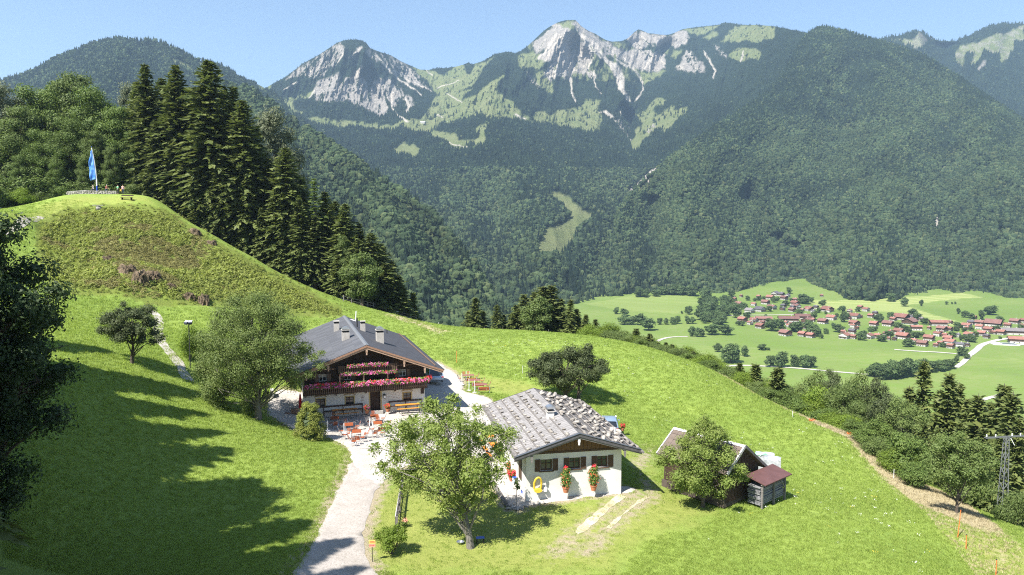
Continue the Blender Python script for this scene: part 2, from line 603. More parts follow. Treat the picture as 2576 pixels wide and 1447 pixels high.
nt.links.new(c, b.inputs['Base Color'])
hh = mix(nt, 0.5, noise(nt, pos(nt, (1, 1, 1)), 4.0, 5, 0.7), noise(nt, P_, 14.0, 3, 0.7))
bump(nt, b, hh, 0.85, 0.25)

ns, nr = 430, 430
S = np.linspace(-1.02, 1.02, ns)
Yr = 25 * (345 / 25) ** np.linspace(0, 1, nr)
GS, GY = np.meshgrid(S, Yr)
GX = GS * GY
GZ = zfun(GX, GY)
PU, PV = pix_np(GX, GY, GZ)
hm = inpoly(PU, PV, HEATH) & (GY > 84) & (GY < 146)
heath = np.where(hm, 0.5, 0) + np.where(hm, 1, -1) * np.clip(poly_dist(PU, PV, HEATH, True) / 40, 0, 0.5)
GZ = GZ + np.where(hm, 0.35 * fbm(GX / 2.2, GY / 2.2, 3, 8), 0)
def mask_xy(poly, soft):
    ins = inpoly(GX, GY, poly)
    return np.clip(0.5 + np.where(ins, 1, -1) * poly_dist(GX, GY, poly, True) / soft, 0, 1)
dry = np.maximum.reduce([mask_xy(DRY, 5.0), mask_xy(DRY2, 4.0), mask_xy(DRYG, 5.0) * .42])
MOWN = gpoly([(880,1180),(960,1230),(1000,1190),(1080,1140),(1230,1180),(1290,1280),(1600,1240),(1680,1180),(1600,1130),(1560,1090),(1500,1040),(1330,960),(1180,935),(1110,905),(1090,930),(1300,1000),(1640,1200),(1800,1290),(1760,1330),(1620,1370),(1550,1447),(930,1447),(850,1447)])
mown = np.maximum.reduce([
    mask_xy(MOWN, 6.0), mask_xy(DRYG, 6.0),
    mask_xy(gpoly([(700,1447),(800,1320),(850,1220),(885,1150),(850,1110),(830,1130),(850,1180),(820,1250),(760,1340),(690,1447)]), 4.0),
    mask_xy(gpoly([(0,545),(100,515),(200,492),(370,496),(400,520),(330,512),(200,520),(90,560),(0,600)]), 8.0)]) * 0.85
def ribmask(pts, w):
    q = [tuple(ground(*p)[:2]) for p in pts]
    return np.clip(1 - poly_dist(GX, GY, q) / w, 0, 1)
worn = np.maximum.reduce([ribmask([(1600,1244),(1540,1275),(1490,1312),(1440,1352),(1400,1390)], 2.6) * .62,
                          ribmask([(1640,1250),(1600,1275),(1560,1305),(1520,1340),(1480,1390)], 2.2) * .62,
                          ribmask([(1640,1120),(1600,1180),(1640,1240)], 2.2) * .6,
                          np.clip(1 - poly_dist(GX, GY, ROAD, True) / 1.6, 0, 1) * .8, np.clip(1 - poly_dist(GX, GY, YARD, True) / 1.3, 0, 1) * .75])
litter = np.clip((GY - 139 - 0.06 * np.abs(GX)) / 4, 0, 1) * (PU < 1060) * (GX < -15)
litter = np.where(GX < -60, np.clip((GY - 147) / 5, 0, 1), litter)
idx = (np.arange(nr - 1)[:, None] * ns + np.arange(ns - 1)[None]).ravel()
faces = np.stack([idx, idx + 1, idx + ns + 1, idx + ns], -1)
me = mesh_np("meadow", np.stack([GX, GY, GZ], -1).reshape(-1, 3), faces, M_grass, True,
             dict(heath=heath, dry=dry, mown=mown, worn=worn, litter=litter))
meadow = tag(obj("meadow", me), kind='structure')

# ---- gravel sheets lie a little above the meadow
def area_sheet(name, poly, mt, cell=0.35, dz=0.05, jit=0.25):
    p = np.array(poly)
    pj = []
    n = len(p)
    for i in range(n):                                    # uneven, hand-worn edge
        a, b_ = p[i], p[(i + 1) % n]
        k = max(1, int(np.hypot(*(b_ - a)) / 0.5))
        for j in range(k):
            q = a + (b_ - a) * j / k
            pj.append((q[0] + jit * fbm(q[0] / 1.1, q[1] / 1.1, 2, 3), q[1] + jit * fbm(q[0] / 1.1 + 50, q[1] / 1.1, 2, 4)))
    x0, y0 = p.min(0) - 1; x1, y1 = p.max(0) + 1
    gx, gy = np.meshgrid(np.arange(x0, x1, cell), np.arange(y0, y1, cell))
    ins = inpoly(gx, gy, pj)
    P2 = np.array(pj)
    h, w = gx.shape
    quad = ins[:-1, :-1] | ins[1:, :-1] | ins[:-1, 1:] | ins[1:, 1:]
    use = np.zeros_like(ins)
    use[:-1, :-1] |= quad; use[1:, :-1] |= quad; use[:-1, 1:] |= quad; use[1:, 1:] |= quad
    out = use & ~ins
    for i, j in zip(*np.nonzero(out)):                    # pull the rim onto the outline
        q = np.array([gx[i, j], gy[i, j]])
        d = P2 - q
        k = np.argmin((d ** 2).sum(1))
        gx[i, j], gy[i, j] = P2[k]
    gz = zfun(gx, gy) + dz
    gz[out] = zfun(gx[out], gy[out]) + 0.012
    ids = -np.ones(ins.shape, int); ids[use] = np.arange(use.sum())
    q = np.argwhere(quad)
    fs = np.stack([ids[q[:, 0], q[:, 1]], ids[q[:, 0], q[:, 1] + 1], ids[q[:, 0] + 1, q[:, 1] + 1], ids[q[:, 0] + 1, q[:, 1]]], -1)
    me = mesh_np(name, np.stack([gx[use], gy[use], gz[use]], -1), fs, mt, True)
    return tag(obj(name, me), kind='structure')

def ribbon(name, pts, w, mt, dz=0.05, jit=0.3):
    q = smooth_poly([tuple(ground(*p)[:2]) for p in pts], False, 3)
    q = np.array(q)
    V = []; m = 5
    for i in range(len(q)):
        d = q[min(i + 1, len(q) - 1)] - q[max(i - 1, 0)]
        d = d / (np.hypot(*d) + 1e-9); s = np.array([-d[1], d[0]])
        ww = w * (1 + jit * float(fbm(np.array(q[i][0] / 1.3), np.array(q[i][1] / 1.3), 2, 2)))
        for k in np.linspace(-.5, .5, m):
            r_ = q[i] + s * k * ww
            V.append((r_[0], r_[1], 0))
    V = np.array(V)
    V[:, 2] = zfun(V[:, 0], V[:, 1]) + dz
    F = [(i * m + k, i * m + k + 1, (i + 1) * m + k + 1, (i + 1) * m + k) for i in range(len(q) - 1) for k in range(m - 1)]
    return tag(obj(name, mesh_np(name, V, np.array(F), mt, True)), kind='structure')

def gravel(name, c1, c2, c3):
    m, nt, b = new_mat(name)
    b.inputs['Roughness'].default_value = 0.9
    b.inputs['Specular IOR Level'].default_value = 0.1
    P_ = pos(nt)
    c = mix(nt, ramp(nt, noise(nt, P_, 0.7, 5, 0.6), [(0.35, 0), (0.65, 1)]), c1, c2)
    c = mix(nt, ramp(nt, noise(nt, P_, 7.0, 4, 0.7), [(0.48, 0), (0.75, 1)]), c, c3)
    nt.links.new(c, b.inputs['Base Color'])
    bump(nt, b, noise(nt, P_, 12.0, 4, 0.7), 0.5, 0.06)
    return m
M_road = gravel("pale_road_gravel", (0.40, 0.365, 0.335), (0.33, 0.30, 0.27), (0.22, 0.195, 0.165))
M_yard = gravel("white_yard_gravel", (0.46, 0.43, 0.395), (0.38, 0.35, 0.315), (0.25, 0.225, 0.19))
area_sheet("gravel_road", ROAD, M_road)
area_sheet("courtyard", YARD, M_yard, dz=0.075)
ribbon("footpath", [(366,784),(388,788),(399,798),(399,815),(396,835),(404,862),(428,888),(448,912),(462,938),(474,958)], 1.15, M_yard)
ribbon("footpath", [(104,545),(80,552),(58,560),(40,572),(10,590)], 1.3, M_road)
ribbon("wheel_track", [(1566,1247),(1538,1268),(1500,1300),(1466,1330),(1452,1343)], 0.5, gravel("rut_gravel", (0.50, 0.45, 0.36), (0.36, 0.31, 0.2), (0.2, 0.2, 0.08)), 0.02, 1.2)
ribbon("wheel_track", [(1630,1250),(1606,1264),(1580,1284),(1548,1312),(1530,1330)], 0.45, bpy.data.materials["rut_gravel"], 0.02, 1.2)
# ================================================================== VALLEY FLOOR AND MOUNTAINS
def zval(X, Y):
    Y = np.asarray(Y, float); X = np.asarray(X, float)
    return -115 + 0.06 * np.maximum(0, Y - 1230) + 1.6 * fbm(X / 160, Y / 160, 2, 21)

_YV = np.arange(300, 1900, 2.0)
def valley(u, v):
    P = at_np(np.full_like(_YV, u), np.full_like(_YV, v), _YV)
    d = P[:, 2] - zval(P[:, 0], P[:, 1])
    k = max(1, np.argmax(d < 0))
    Y = _YV[k - 1] + 2.0 * d[k - 1] / (d[k - 1] - d[k] + 1e-9)
    p = at(u, v, Y); p.z = float(zval(p.x, p.y)); return p

M_val, nt, b = new_mat("valley_grass")
b.inputs['Roughness'].default_value = 0.9; b.inputs['Specular IOR Level'].default_value = 0.1
P_ = pos(nt)
c = mix(nt, ramp(nt, noise(nt, P_, 0.006, 3), [(0.4, 0), (0.6, 1)]), (0.135, 0.190, 0.050), (0.185, 0.230, 0.072))
c = mix(nt, ramp(nt, noise(nt, P_, 0.10, 5, 0.65), [(0.35, 0), (0.7, 1)]), c, (0.140, 0.215, 0.040))
a = nt.nodes.new("ShaderNodeAttribute"); a.attribute_name = 'hay'
w = N(nt, "ShaderNodeTexWave", i_Scale=0.021, i_Distortion=1.2, i_Detail=2.0)
w.inputs['Detail Scale'].default_value = 0.5
mp = N(nt, "ShaderNodeMapping"); mp.inputs['Rotation'].default_value = (0, 0, R(80)); nt.links.new(P_, mp.inputs[0]); nt.links.new(mp.outputs[0], w.inputs[0])
hay = mix(nt, w.outputs[1], (0.215, 0.275, 0.075), (0.320, 0.345, 0.130))
c = mix(nt, a.outputs['Fac'], c, hay)
nt.links.new(c, b.inputs['Base Color'])
bump(nt, b, noise(nt, P_, 0.3, 4, 0.7), 0.4, 1.0)
s_ = np.linspace(-0.35, 1.15, 300); y_ = 300 * (1900 / 300) ** np.linspace(0, 1, 260)
VS, VY = np.meshgrid(s_, y_); VX = VS * VY; VZ = zval(VX, VY)
VU, VV = pix_np(VX, VY, VZ)
hayp = [(2020,752),(2100,757),(2200,752),(2330,745),(2420,737),(2470,748),(2380,755),(2280,768),(2340,790),(2420,812),(2395,822),(2330,800),(2230,785),(2130,782),(2060,772)]
hay_ = inpoly(VU, VV, hayp).astype(float)
hay_ = np.maximum(hay_, inpoly(VU, VV, [(1470,765),(1600,742),(1740,745),(1770,760),(1700,790),(1560,780)]) * 0.35)
hay_ = np.maximum(hay_, inpoly(VU, VV, [(1560,860),(2600,905),(2600,930),(1700,890)]) * 0.12)
ii = (np.arange(259)[:, None] * 300 + np.arange(299)[None]).ravel()
tag(obj("valley_floor", mesh_np("valley_floor", np.stack([VX, VY, VZ], -1).reshape(-1, 3), np.stack([ii, ii + 1, ii + 301, ii + 300], -1), M_val, True, dict(hay=hay_))), kind='structure')

def valley_road(pts, w, mt):
    q = np.array(smooth_poly([tuple(valley(*p)[:2]) for p in pts], False, 3))
    V = []
    for i in range(len(q)):
        d = q[min(i + 1, len(q) - 1)] - q[max(i - 1, 0)]; d /= np.hypot(*d) + 1e-9
        for k in (-.5, 0, .5): V.append((q[i][0] - d[1] * k * w, q[i][1] + d[0] * k * w, 0))
    V = np.array(V); V[:, 2] = zval(V[:, 0], V[:, 1]) + 0.35
    F = [(i * 3 + k, i * 3 + k + 1, i * 3 + k + 4, i * 3 + k + 3) for i in range(len(q) - 1) for k in (0, 1)]
    tag(obj("valley_road", mesh_np("valley_road", V, np.array(F), mt, True)), kind='structure')
M_vroad = mat_simple("valley_road_gravel", (0.50, 0.47, 0.42), 0.9, (0.42, 0.39, 0.34), 0.1, local=False)
valley_road([(1648,862),(1665,853),(1690,848),(1730,847)], 5, M_vroad)
valley_road([(1790,925),(1860,919),(1930,922),(2010,927),(2100,936),(2200,944)], 4.5, M_vroad)
valley_road([(2250,880),(2300,884),(2350,886),(2400,890),(2430,893)], 5, M_vroad)
valley_road([(2440,893),(2458,880),(2468,868),(2500,858),(2530,852),(2580,848)], 6.5, M_vroad)
valley_road([(2440,893),(2432,903),(2420,915),(2405,925)], 5, M_vroad)
valley_road([(1760,796),(1850,794),(1960,793),(2030,790)], 5, M_vroad)
valley_road([(2460,1010),(2500,998),(2540,990)], 4.5, M_vroad)
valley_road([(2560,868),(2600,866)], 8, M_vroad)

# ---- one mountain = one sheet of terrain, fine enough to carry gullies, with a back slope
def rock_material(name, forest_floor, meadow1, meadow2, rock1, rock2, scree):
    m, nt, b = new_mat(name)
    b.inputs['Roughness'].default_value = 0.95; b.inputs['Specular IOR Level'].default_value = 0.05
    P_ = pos(nt)
    def A(nm):
        a = nt.nodes.new("ShaderNodeAttribute"); a.attribute_name = nm; return a.outputs['Fac']
    c = mix(nt, ramp(nt, noise(nt, P_, 0.02, 5, 0.7), [(0.35, 0), (0.65, 1)]), forest_floor, tuple(k * 0.6 for k in forest_floor))
    md = mix(nt, ramp(nt, noise(nt, P_, 0.012, 6, 0.65), [(0.35, 0), (0.65, 1)]), meadow1, meadow2)
    c = mix(nt, A('meadow'), c, md)
    rk = mix(nt, ramp(nt, noise(nt, pos(nt, (1, 1, 0.25)), 0.045, 7, 0.72), [(0.36, 0), (0.62, 1)]), rock1, rock2)
    c = mix(nt, A('rock'), c, rk)
    sc = mix(nt, ramp(nt, noise(nt, P_, 0.05, 4, 0.7), [(0.4, 0), (0.6, 1)]), scree, tuple(k * 0.84 for k in scree))
    c = mix(nt, A('scree'), c, sc)
    nt.links.new(c, b.inputs['Base Color'])
    h = noise(nt, pos(nt, (1, 1, 0.4)), 0.03, 8, 0.75)
    bump(nt, b, h, 1.0, 26.0)
    return m
M_mtn = rock_material("alpine_mountain", (0.028, 0.046, 0.024), (0.155, 0.188, 0.076), (0.215, 0.232, 0.108), (0.22, 0.205, 0.185), (0.40, 0.365, 0.320), (0.56, 0.505, 0.43))

def interp_line(pts, u):
    p = np.array(sorted(pts)); return np.interp(u, p[:, 0], p[:, 1])

class Sheet: pass
SHEETS = {}
def mountain(name, sky_, foot, depth, u0, u1, nu, nv, cover=None, relief=(), relief_fn=None, back=700, fine=None):
    """sky_/foot: outlines in the picture; depth: (u, v, Y) samples; cover(u, v) -> dict of masks; relief: gully/ridge lines"""
    dp = np.array(depth, float)
    tp = TPS(dp[:, :2], np.log(dp[:, 2]), 1e-3, 500.0)
    us = np.linspace(u0, u1, nu); ts = np.linspace(0, 1, nv)
    if fine: ts = np.concatenate([np.linspace(0, 1 - fine[0], int(nv * (1 - fine[1])), endpoint=False), np.linspace(1 - fine[0], 1, nv - int(nv * (1 - fine[1])))])
    U, T = np.meshgrid(us, ts)
    vt = interp_line(sky_, us); vf = interp_line(foot, us)
    V = vf + (vt - vf) * T
    Y = np.exp(tp(U, V))
    D = np.zeros_like(Y)
    for pts, amp, wid in relief:
        d = poly_dist(U, V, pts)
        D += amp * np.exp(-(d / wid) ** 2)
    if relief_fn is not None: D += relief_fn(U, V)
    edge = np.clip((1 - T) / 0.04, 0.15, 1)
    Y = Y + D * edge
    P = at_np(U, V, Y)
    n = len(us)
    rows = [P]
    top = P[-1]
    outward = np.stack([top[:, 0] / top[:, 1], np.ones(n)], -1)
    for dY, dz in ((60, 8), (240, 130), (back, 480)):
        q = top.copy(); q[:, :2] += outward * dY; q[:, 2] -= dz; rows.append(q[None])
    PP = np.concatenate(rows, 0)
    h = PP.shape[0]
    ii = (np.arange(h - 1)[:, None] * n + np.arange(n - 1)[None]).ravel()
    F = np.stack([ii, ii + 1, ii + n + 1, ii + n], -1)
    cov = cover(U, V) if cover else {}
    at_ = {}
    for k in ('meadow', 'rock', 'scree'):
        a = cov.get(k, np.zeros_like(U))
        at_[k] = np.concatenate([a, np.repeat(a[-1:], 3, 0)], 0)
    o = obj("mountain", mesh_np("mountain", PP.reshape(-1, 3), F, M_mtn, True, at_))
    o['kind'] = 'structure'
    s = Sheet(); s.P, s.U, s.V, s.cov = P, U, V, cov
    SHEETS[name] = s
    return o

def soft(U, V, poly, ju=6, sc=14, seed=0, feather=4.5):
    """a zone with a ragged border"""
    u = U + ju * fbm(U / sc, V / sc, 4, seed); v = V + ju * fbm(U / sc + 40, V / sc, 4, seed + 9)
    ins = inpoly(u, v, poly)
    return np.clip(0.5 + np.where(ins, 1, -1) * poly_dist(u, v, poly, True) / feather, 0, 1)

def line(U, V, pts, w, seed=0, ju=4):
    u = U + ju * fbm(U / 12, V / 12, 3, seed); v = V + ju * fbm(U / 12 + 30, V / 12, 3, seed)
    return np.clip(1.4 - poly_dist(u, v, pts) / w, 0, 1)

# picture coordinates of the enlarged views the outlines were read from
def za(x, y): return (670.8 + x * .2604, 40.25 + y * .2604)
def zb(x, y): return (1274.5 + x * .2604, 26.8 + y * .2604)
def zc(x, y): return (1811.2 + x * .2969, 40.25 + y * .2969)
A_ = lambda *p: [za(*q) for q in p]
B_ = lambda *p: [zb(*q) for q in p]
C_ = lambda *p: [zc(*q) for q in p]

# ---------------- the middle of the range: rocky dome, saddle, bright peak, and the wooded basin below
sky_mid = [(560,260),(640,236)] + A_((0,690),(60,655),(180,590),(300,500),(330,470),(480,390),(620,300),(680,258),(740,238),(800,230),(870,228),(930,243),(965,265),(1000,310),(1030,325),(1100,350),(1200,380),(1300,440),(1400,485),(1480,518),(1560,522),(1640,505),(1720,505),(1830,490),(1900,470),(1950,450),(1980,470),(2060,445),(2110,430),(2190,375),(2310,348),(2370,352)) + \
    B_((80,415),(130,395),(200,345),(270,280),(330,220),(400,165),(480,120),(530,102),(580,92),(660,90),(690,115),(720,150),(790,195),(860,225),(910,258),(960,285),(1020,300),(1100,295),(1140,285),(1180,260),(1230,210),(1270,182),(1300,188),(1370,220),(1420,222),(1480,232),(1560,235),(1620,215),(1700,180),(1760,170),(1840,158),(1950,148),(2060,135),(2080,122),(2110,118),(2200,125),(2230,135),(2330,138),(2420,138),(2500,145),(2576,150)) + [(2000,77),(2100,95),(2200,130)]
foot_mid = [(560,700),(700,800),(900,800),(1100,800),(1300,790),(1460,775),(1560,755),(1700,745),(2200,700)]
dep_mid = [(560,250,3300),(897,100,3900),(760,170,3700),(680,220,3600),(1070,176,4400),(1240,140,4150),(1440,50,4300),(1320,118,4150),(1600,75,4800),(1700,75,4800),(1830,60,4900),(2000,77,3450),(2200,120,3400),
  (900,290,3330),(740,270,3300),(1060,285,3400),(1150,230,3800),(1100,320,3080),(1200,290,3150),(1250,185,3650),(1250,270,3080),(1440,230,3680),(1400,300,3230),
  (1580,260,3650),(1590,300,3480),(1480,322,3080),(1700,180,4250),(1800,180,3900),(1750,260,3250),(1900,200,3150),(1860,140,3700),(2100,250,3000),(1950,120,3350),(1800,300,2850),
  (900,345,2900),(1150,345,2780),(1570,380,2900),(1700,350,2750),(900,420,2480),(1150,450,2350),(1350,420,2450),(1560,480,2280),(1700,480,2300),
  (1100,600,1800),(1300,600,1720),(1500,600,1720),(1700,600,1700),(1100,750,1330),(1300,750,1260),(1500,745,1310),(1650,735,1370),(700,500,2100),(700,700,1500),(560,600,1700),(2200,650,1800),(2100,450,2600)]

MEAD = [A_((1400,490),(1560,525),(1700,575),(1830,490),(1900,470),(1920,560),(1975,560),(2000,470),(2110,440),(2200,390),(2130,450),(2050,560),(2010,650),(1900,700),(1880,720),(1960,700),(2000,690),(1880,800),(1890,820),(2050,740),(2160,650),(2240,600),(2330,555),(2340,580),(2230,640),(2210,720),(2380,830),(2430,920),(2560,1000),(2576,1030),(2300,990),(2120,990),(2090,970),(2000,960),(1880,1000),(1750,1040),(1700,1000),(1640,1080),(1560,1100),(1700,1110),(1840,1150),(1850,1200),(2000,1190),(2050,1160),(2000,1100),(2060,1040),(2110,1040),(2120,1200),(2080,1260),(1960,1240),(1900,1230),(1940,1270),(1890,1300),(1780,1280),(1720,1210),(1600,1170),(1560,1130),(1400,1110),(1300,1060),(1250,1090),(1100,1110),(900,1070),(820,1070),(700,1080),(560,1050),(400,1010),(380,990),(500,980),(620,990),(760,1010),(950,1030),(1200,1060),(1300,1000),(1480,1000),(1540,930),(1600,860),(1620,790),(1660,760),(1600,690),(1540,620),(1480,580)),
        A_((130,800),(240,790),(380,770),(460,710),(480,740),(420,790),(270,800),(250,850),(300,930),(350,930),(350,970),(290,950),(210,880)),
        A_((0,660),(45,665),(30,700),(0,715)),
        A_((1230,1280),(1340,1220),(1380,1260),(1440,1310),(1480,1385),(1420,1370),(1350,1340),(1280,1340)),
        B_((0,870),(60,900),(100,950),(220,1030),(270,980),(380,980),(400,1020),(500,960),(720,930),(740,880),(900,860),(890,940),(930,1000),(900,1190),(800,1180),(700,1150),(500,1110),(350,1080),(200,1060),(0,1030)),
        B_((100,440),(250,400),(380,470),(320,560),(120,550)), B_((280,600),(350,590),(450,690),(470,800),(400,800),(300,720)),
        B_((1200,540),(1300,590),(1420,600),(1540,580),(1480,640),(1330,720),(1240,610)),
        B_((1700,180),(1840,160),(2060,140),(1900,240),(1820,240),(1760,210)), B_((1900,260),(2000,200),(2040,230),(1960,290)),
        B_((2120,250),(2200,150),(2400,140),(2576,155),(2576,270),(2480,280),(2400,310),(2290,280),(2170,320),(2070,300)),
        B_((2160,420),(2240,360),(2400,360),(2470,400),(2440,480),(2300,470),(2250,500),(2180,460)),
        B_((1180,1060),(1340,960),(1440,850),(1550,860),(1500,920),(1400,960),(1440,1010),(1370,1100),(1300,1070),(1250,1000)),
        B_((1480,1100),(1600,970),(1760,940),(1740,1010),(1640,1060),(1560,1160),(1520,1190)), B_((1190,1260),(1300,1180),(1310,1330),(1220,1370)),
        B_((480,130),(580,95),(640,100),(640,200),(560,240),(450,230),(380,250)), B_((1020,305),(1100,300),(1150,330),(1150,370),(1060,350)),
        B_((1620,380),(1680,380),(1650,460),(1600,450)),
        [(1380,488),(1408,486),(1436,500),(1456,522),(1490,540),(1488,556),(1464,570),(1450,590),(1438,615),(1416,646),(1356,650),(1352,625),(1366,600),(1368,580),(1412,568),(1438,550),(1420,530),(1396,512)],
        [(1268,420),(1296,440),(1292,446),(1270,430)], [(1110,440),(1120,438),(1118,443)], [(1155,440),(1185,440),(1170,446)], [(1003,370),(1040,365),(1060,380),(1040,390),(1010,385)],
        [(1595,330),(1625,300),(1700,265),(1680,300),(1640,340),(1600,370)]]
ROCK = [(A_((470,640),(560,600),(700,560),(760,600),(860,600),(900,560),(1000,640),(1080,600),(1200,600),(1290,680),(1330,760),(1400,800),(1400,900),(1300,880),(1180,880),(1100,960),(1000,920),(900,880),(760,820),(600,830),(480,810)), .70),
        (A_((480,390),(620,300),(720,250),(760,340),(700,460),(640,480),(560,560),(420,660),(400,560),(440,480)), .55),
        (A_((800,400),(920,290),(940,310),(860,400)), .8), (A_((850,560),(920,480),(900,560),(860,590)), .8),
        (A_((940,320),(1030,330),(1200,390),(1400,500),(1480,600),(1540,680),(1590,720),(1500,700),(1380,640),(1300,620),(1200,560),(1080,450),(960,360)), .55),
        (A_((180,600),(300,500),(460,410),(440,500),(320,600)), .4), (A_((1000,900),(1150,900),(1160,930),(1090,980)), .7),
        (B_((260,300),(480,125),(640,190),(700,240),(640,420),(660,560),(600,640),(480,640),(430,700),(360,600),(440,500),(300,470),(400,340),(280,410)), 1.0),
        (B_((640,110),(700,130),(860,240),(960,330),(900,420),(940,470),(860,430),(780,330),(700,260)), 1.05),
        (B_((680,300),(780,300),(840,420),(780,560),(700,590),(660,450)), 1.0),
        (B_((880,260),(1000,330),(1150,380),(1280,370),(1400,390),(1540,420),(1520,560),(1420,610),(1320,590),(1240,560),(1100,470),(960,420)), .92),
        (B_((1160,290),(1270,185),(1370,225),(1480,240),(1560,240),(1720,190),(1760,230),(1740,320),(1640,370),(1540,330),(1400,330),(1290,360),(1220,340)), .8),
        (B_((1620,580),(1700,470),(1740,370),(1800,440),(1900,540),(1920,600),(1800,610),(1700,560)), .85),
        (B_((2000,330),(2060,340),(2020,410),(2060,370),(2120,420),(2110,490)), .6), (B_((480,540),(600,580),(740,550),(860,580),(850,660),(700,600),(540,660)), .7),
        ([(1590,470),(1640,430),(1665,420),(1640,455),(1600,495),(1580,490)], .7), (B_((1060,1060),(1120,1040),(1200,1180),(1180,1250),(1100,1180)), .6),
        (B_((1340,1130),(1420,1080),(1440,1150),(1360,1200)), .5), (B_((200,600),(330,740),(300,760),(210,690)), .6)]
SCREE = [B_((980,500),(1060,500),(1140,640),(1130,760),(1080,770),(1060,680)), B_((1080,760),(1140,750),(1225,920),(1200,910)), B_((900,980),(960,960),(1040,1040),(980,1020))]
SLINE = [(B_((700,220),(860,330),(960,470),(1060,560)), 5), (B_((1060,470),(1250,590),(1310,690)), 3.5), (B_((600,580),(620,700),(640,830),(660,890)), 3.5), (B_((840,580),(860,740),(920,800)), 2),
         (B_((1310,690),(1320,760),(1230,880)), 3), (B_((480,230),(400,360),(320,450)), 4), (B_((520,250),(420,400),(370,480)), 3), (B_((690,280),(620,560),(600,600)), 2.2),
         (B_((700,560),(740,470),(700,350)), 2), (B_((780,560),(830,450),(800,330)), 3), (B_((360,600),(420,650),(480,620),(500,560)), 2.5), (B_((1900,400),(1960,480),(2010,590),(1990,650)), 3),
         (B_((1300,590),(1360,500),(1450,400)), 2), (B_((960,480),(1040,580),(1080,680)), 2.5), (B_((1100,420),(1230,560)), 2), (B_((2290,400),(2260,500)), 2.2),
         (A_((1060,380),(1160,500),(1260,600),(1400,690),(1490,760)), 3), (A_((1340,600),(1380,640)), 3), (A_((1210,680),(1200,860),(1260,950),(1360,1015)), 3), (A_((300,630),(170,720)), 2.6), (A_((430,540),(380,570)), 3),
         (A_((690,450),(750,350)), 2.5), (A_((900,310),(830,400)), 2.5), (A_((1350,920),(1370,870),(1340,800)), 5), (A_((470,720),(410,790)), 3), (A_((1440,650),(1590,725)), 2.5), (A_((870,570),(910,480)), 3),
         (A_((1600,1175),(1780,1235),(1935,1270)), 1.6), (A_((1640,960),(1700,980)), 2), (A_((1750,750),(1880,830)), 1.6), (A_((1650,700),(1870,620)), 1.5), (A_((1540,530),(1600,580)), 1.6), (A_((2500,1000),(2400,950)), 3),
         (B_((940,980),(1060,1080),(1140,1200),(1200,1250)), 2.5), (B_((1090,960),(1120,1040)), 2.5), ([(1580,490),(1600,470),(1625,445),(1650,425)], 3.5)]

def cover_mid(U, V):
    md = np.zeros_like(U)
    for k, p in enumerate(MEAD): md = np.maximum(md, soft(U, V, p, 7, 13, 100 + k))
    rk = np.zeros_like(U)
    # bare rock breaks through dwarf pine in streaks that run down the fall line
    def streak(u0, v0, k, seed):
        a = np.arctan2(U - u0, V - v0 + 30) * k; r = np.hypot(U - u0, V - v0)
        return fbm(a + .012 * r, r / 34, 4, seed) + .6 * fbm(a * 2.7, r / 12, 3, seed + 5)
    wB = np.clip((1130 - U) / 80, 0, 1)
    stv = wB * streak(905, 40, 34, 60) + (1 - wB) * streak(1440, 0, 30, 70)
    n = 0.5 + 0.72 * stv + 0.45 * fbm(U / 3.0, V / 4, 3, 63) + 0.25 * fbm(U / 22, V / 22, 2, 65)
    for k, (p, a) in enumerate(ROCK):
        rk = np.maximum(rk, soft(U, V, p, 9, 12, 200 + k, 5) * np.clip((a - n) / 0.14 + 0.5, 0, 1))
    sc = np.zeros_like(U)
    for k, p in enumerate(SCREE): sc = np.maximum(sc, soft(U, V, p, 4, 9, 300 + k))
    for k, (p, w) in enumerate(SLINE): sc = np.maximum(sc, line(U, V, p, w * 0.8, 400 + k) * (0.9))
    sc = np.maximum(sc, np.clip(rk, 0, 1) * np.clip((stv - .22) * 5, 0, 1) * .8 * (1 - wB * .5))
    md = md * (1 - 0.9 * (fbm(U / 4, V / 4, 3, 71) > 0.42) * (V < 340))
    hi = (V < 300) & (rk > 0.2)
    md = np.maximum(md, 0.75 * soft(U, V, B_((200,330),(640,90),(1000,300),(1600,240),(1500,640),(1200,700),(800,660),(300,640)), 8, 12, 90) * np.clip(fbm(U / 7, V / 16, 4, 91) * 3 + .15, 0, 1) * np.clip(1.1 - rk, 0, 1))
    return dict(meadow=md, rock=rk, scree=sc)

def relief_mid(U, V):
    hi = np.clip((360 - V) / 120, 0, 1)
    g = ridged(U / 46 + 0.3 * V / 60, V / 150, 4, 31) - 0.5
    g2 = ridged(U / 17 + 0.5 * V / 40, V / 60, 3, 35) - 0.5
    low = np.clip((V - 300) / 100, 0, 1)
    l1 = ridged((U - 0.25 * V) / 120, V / 300, 4, 41) - 0.5
    g3 = ridged(U / 7.5 + 0.3 * V / 14, V / 26, 3, 37) - 0.5
    return -hi * (150 * g + 70 * g2 + 26 * g3) - low * 105 * l1 * np.clip((900 - V) / 300, 0.2, 1)

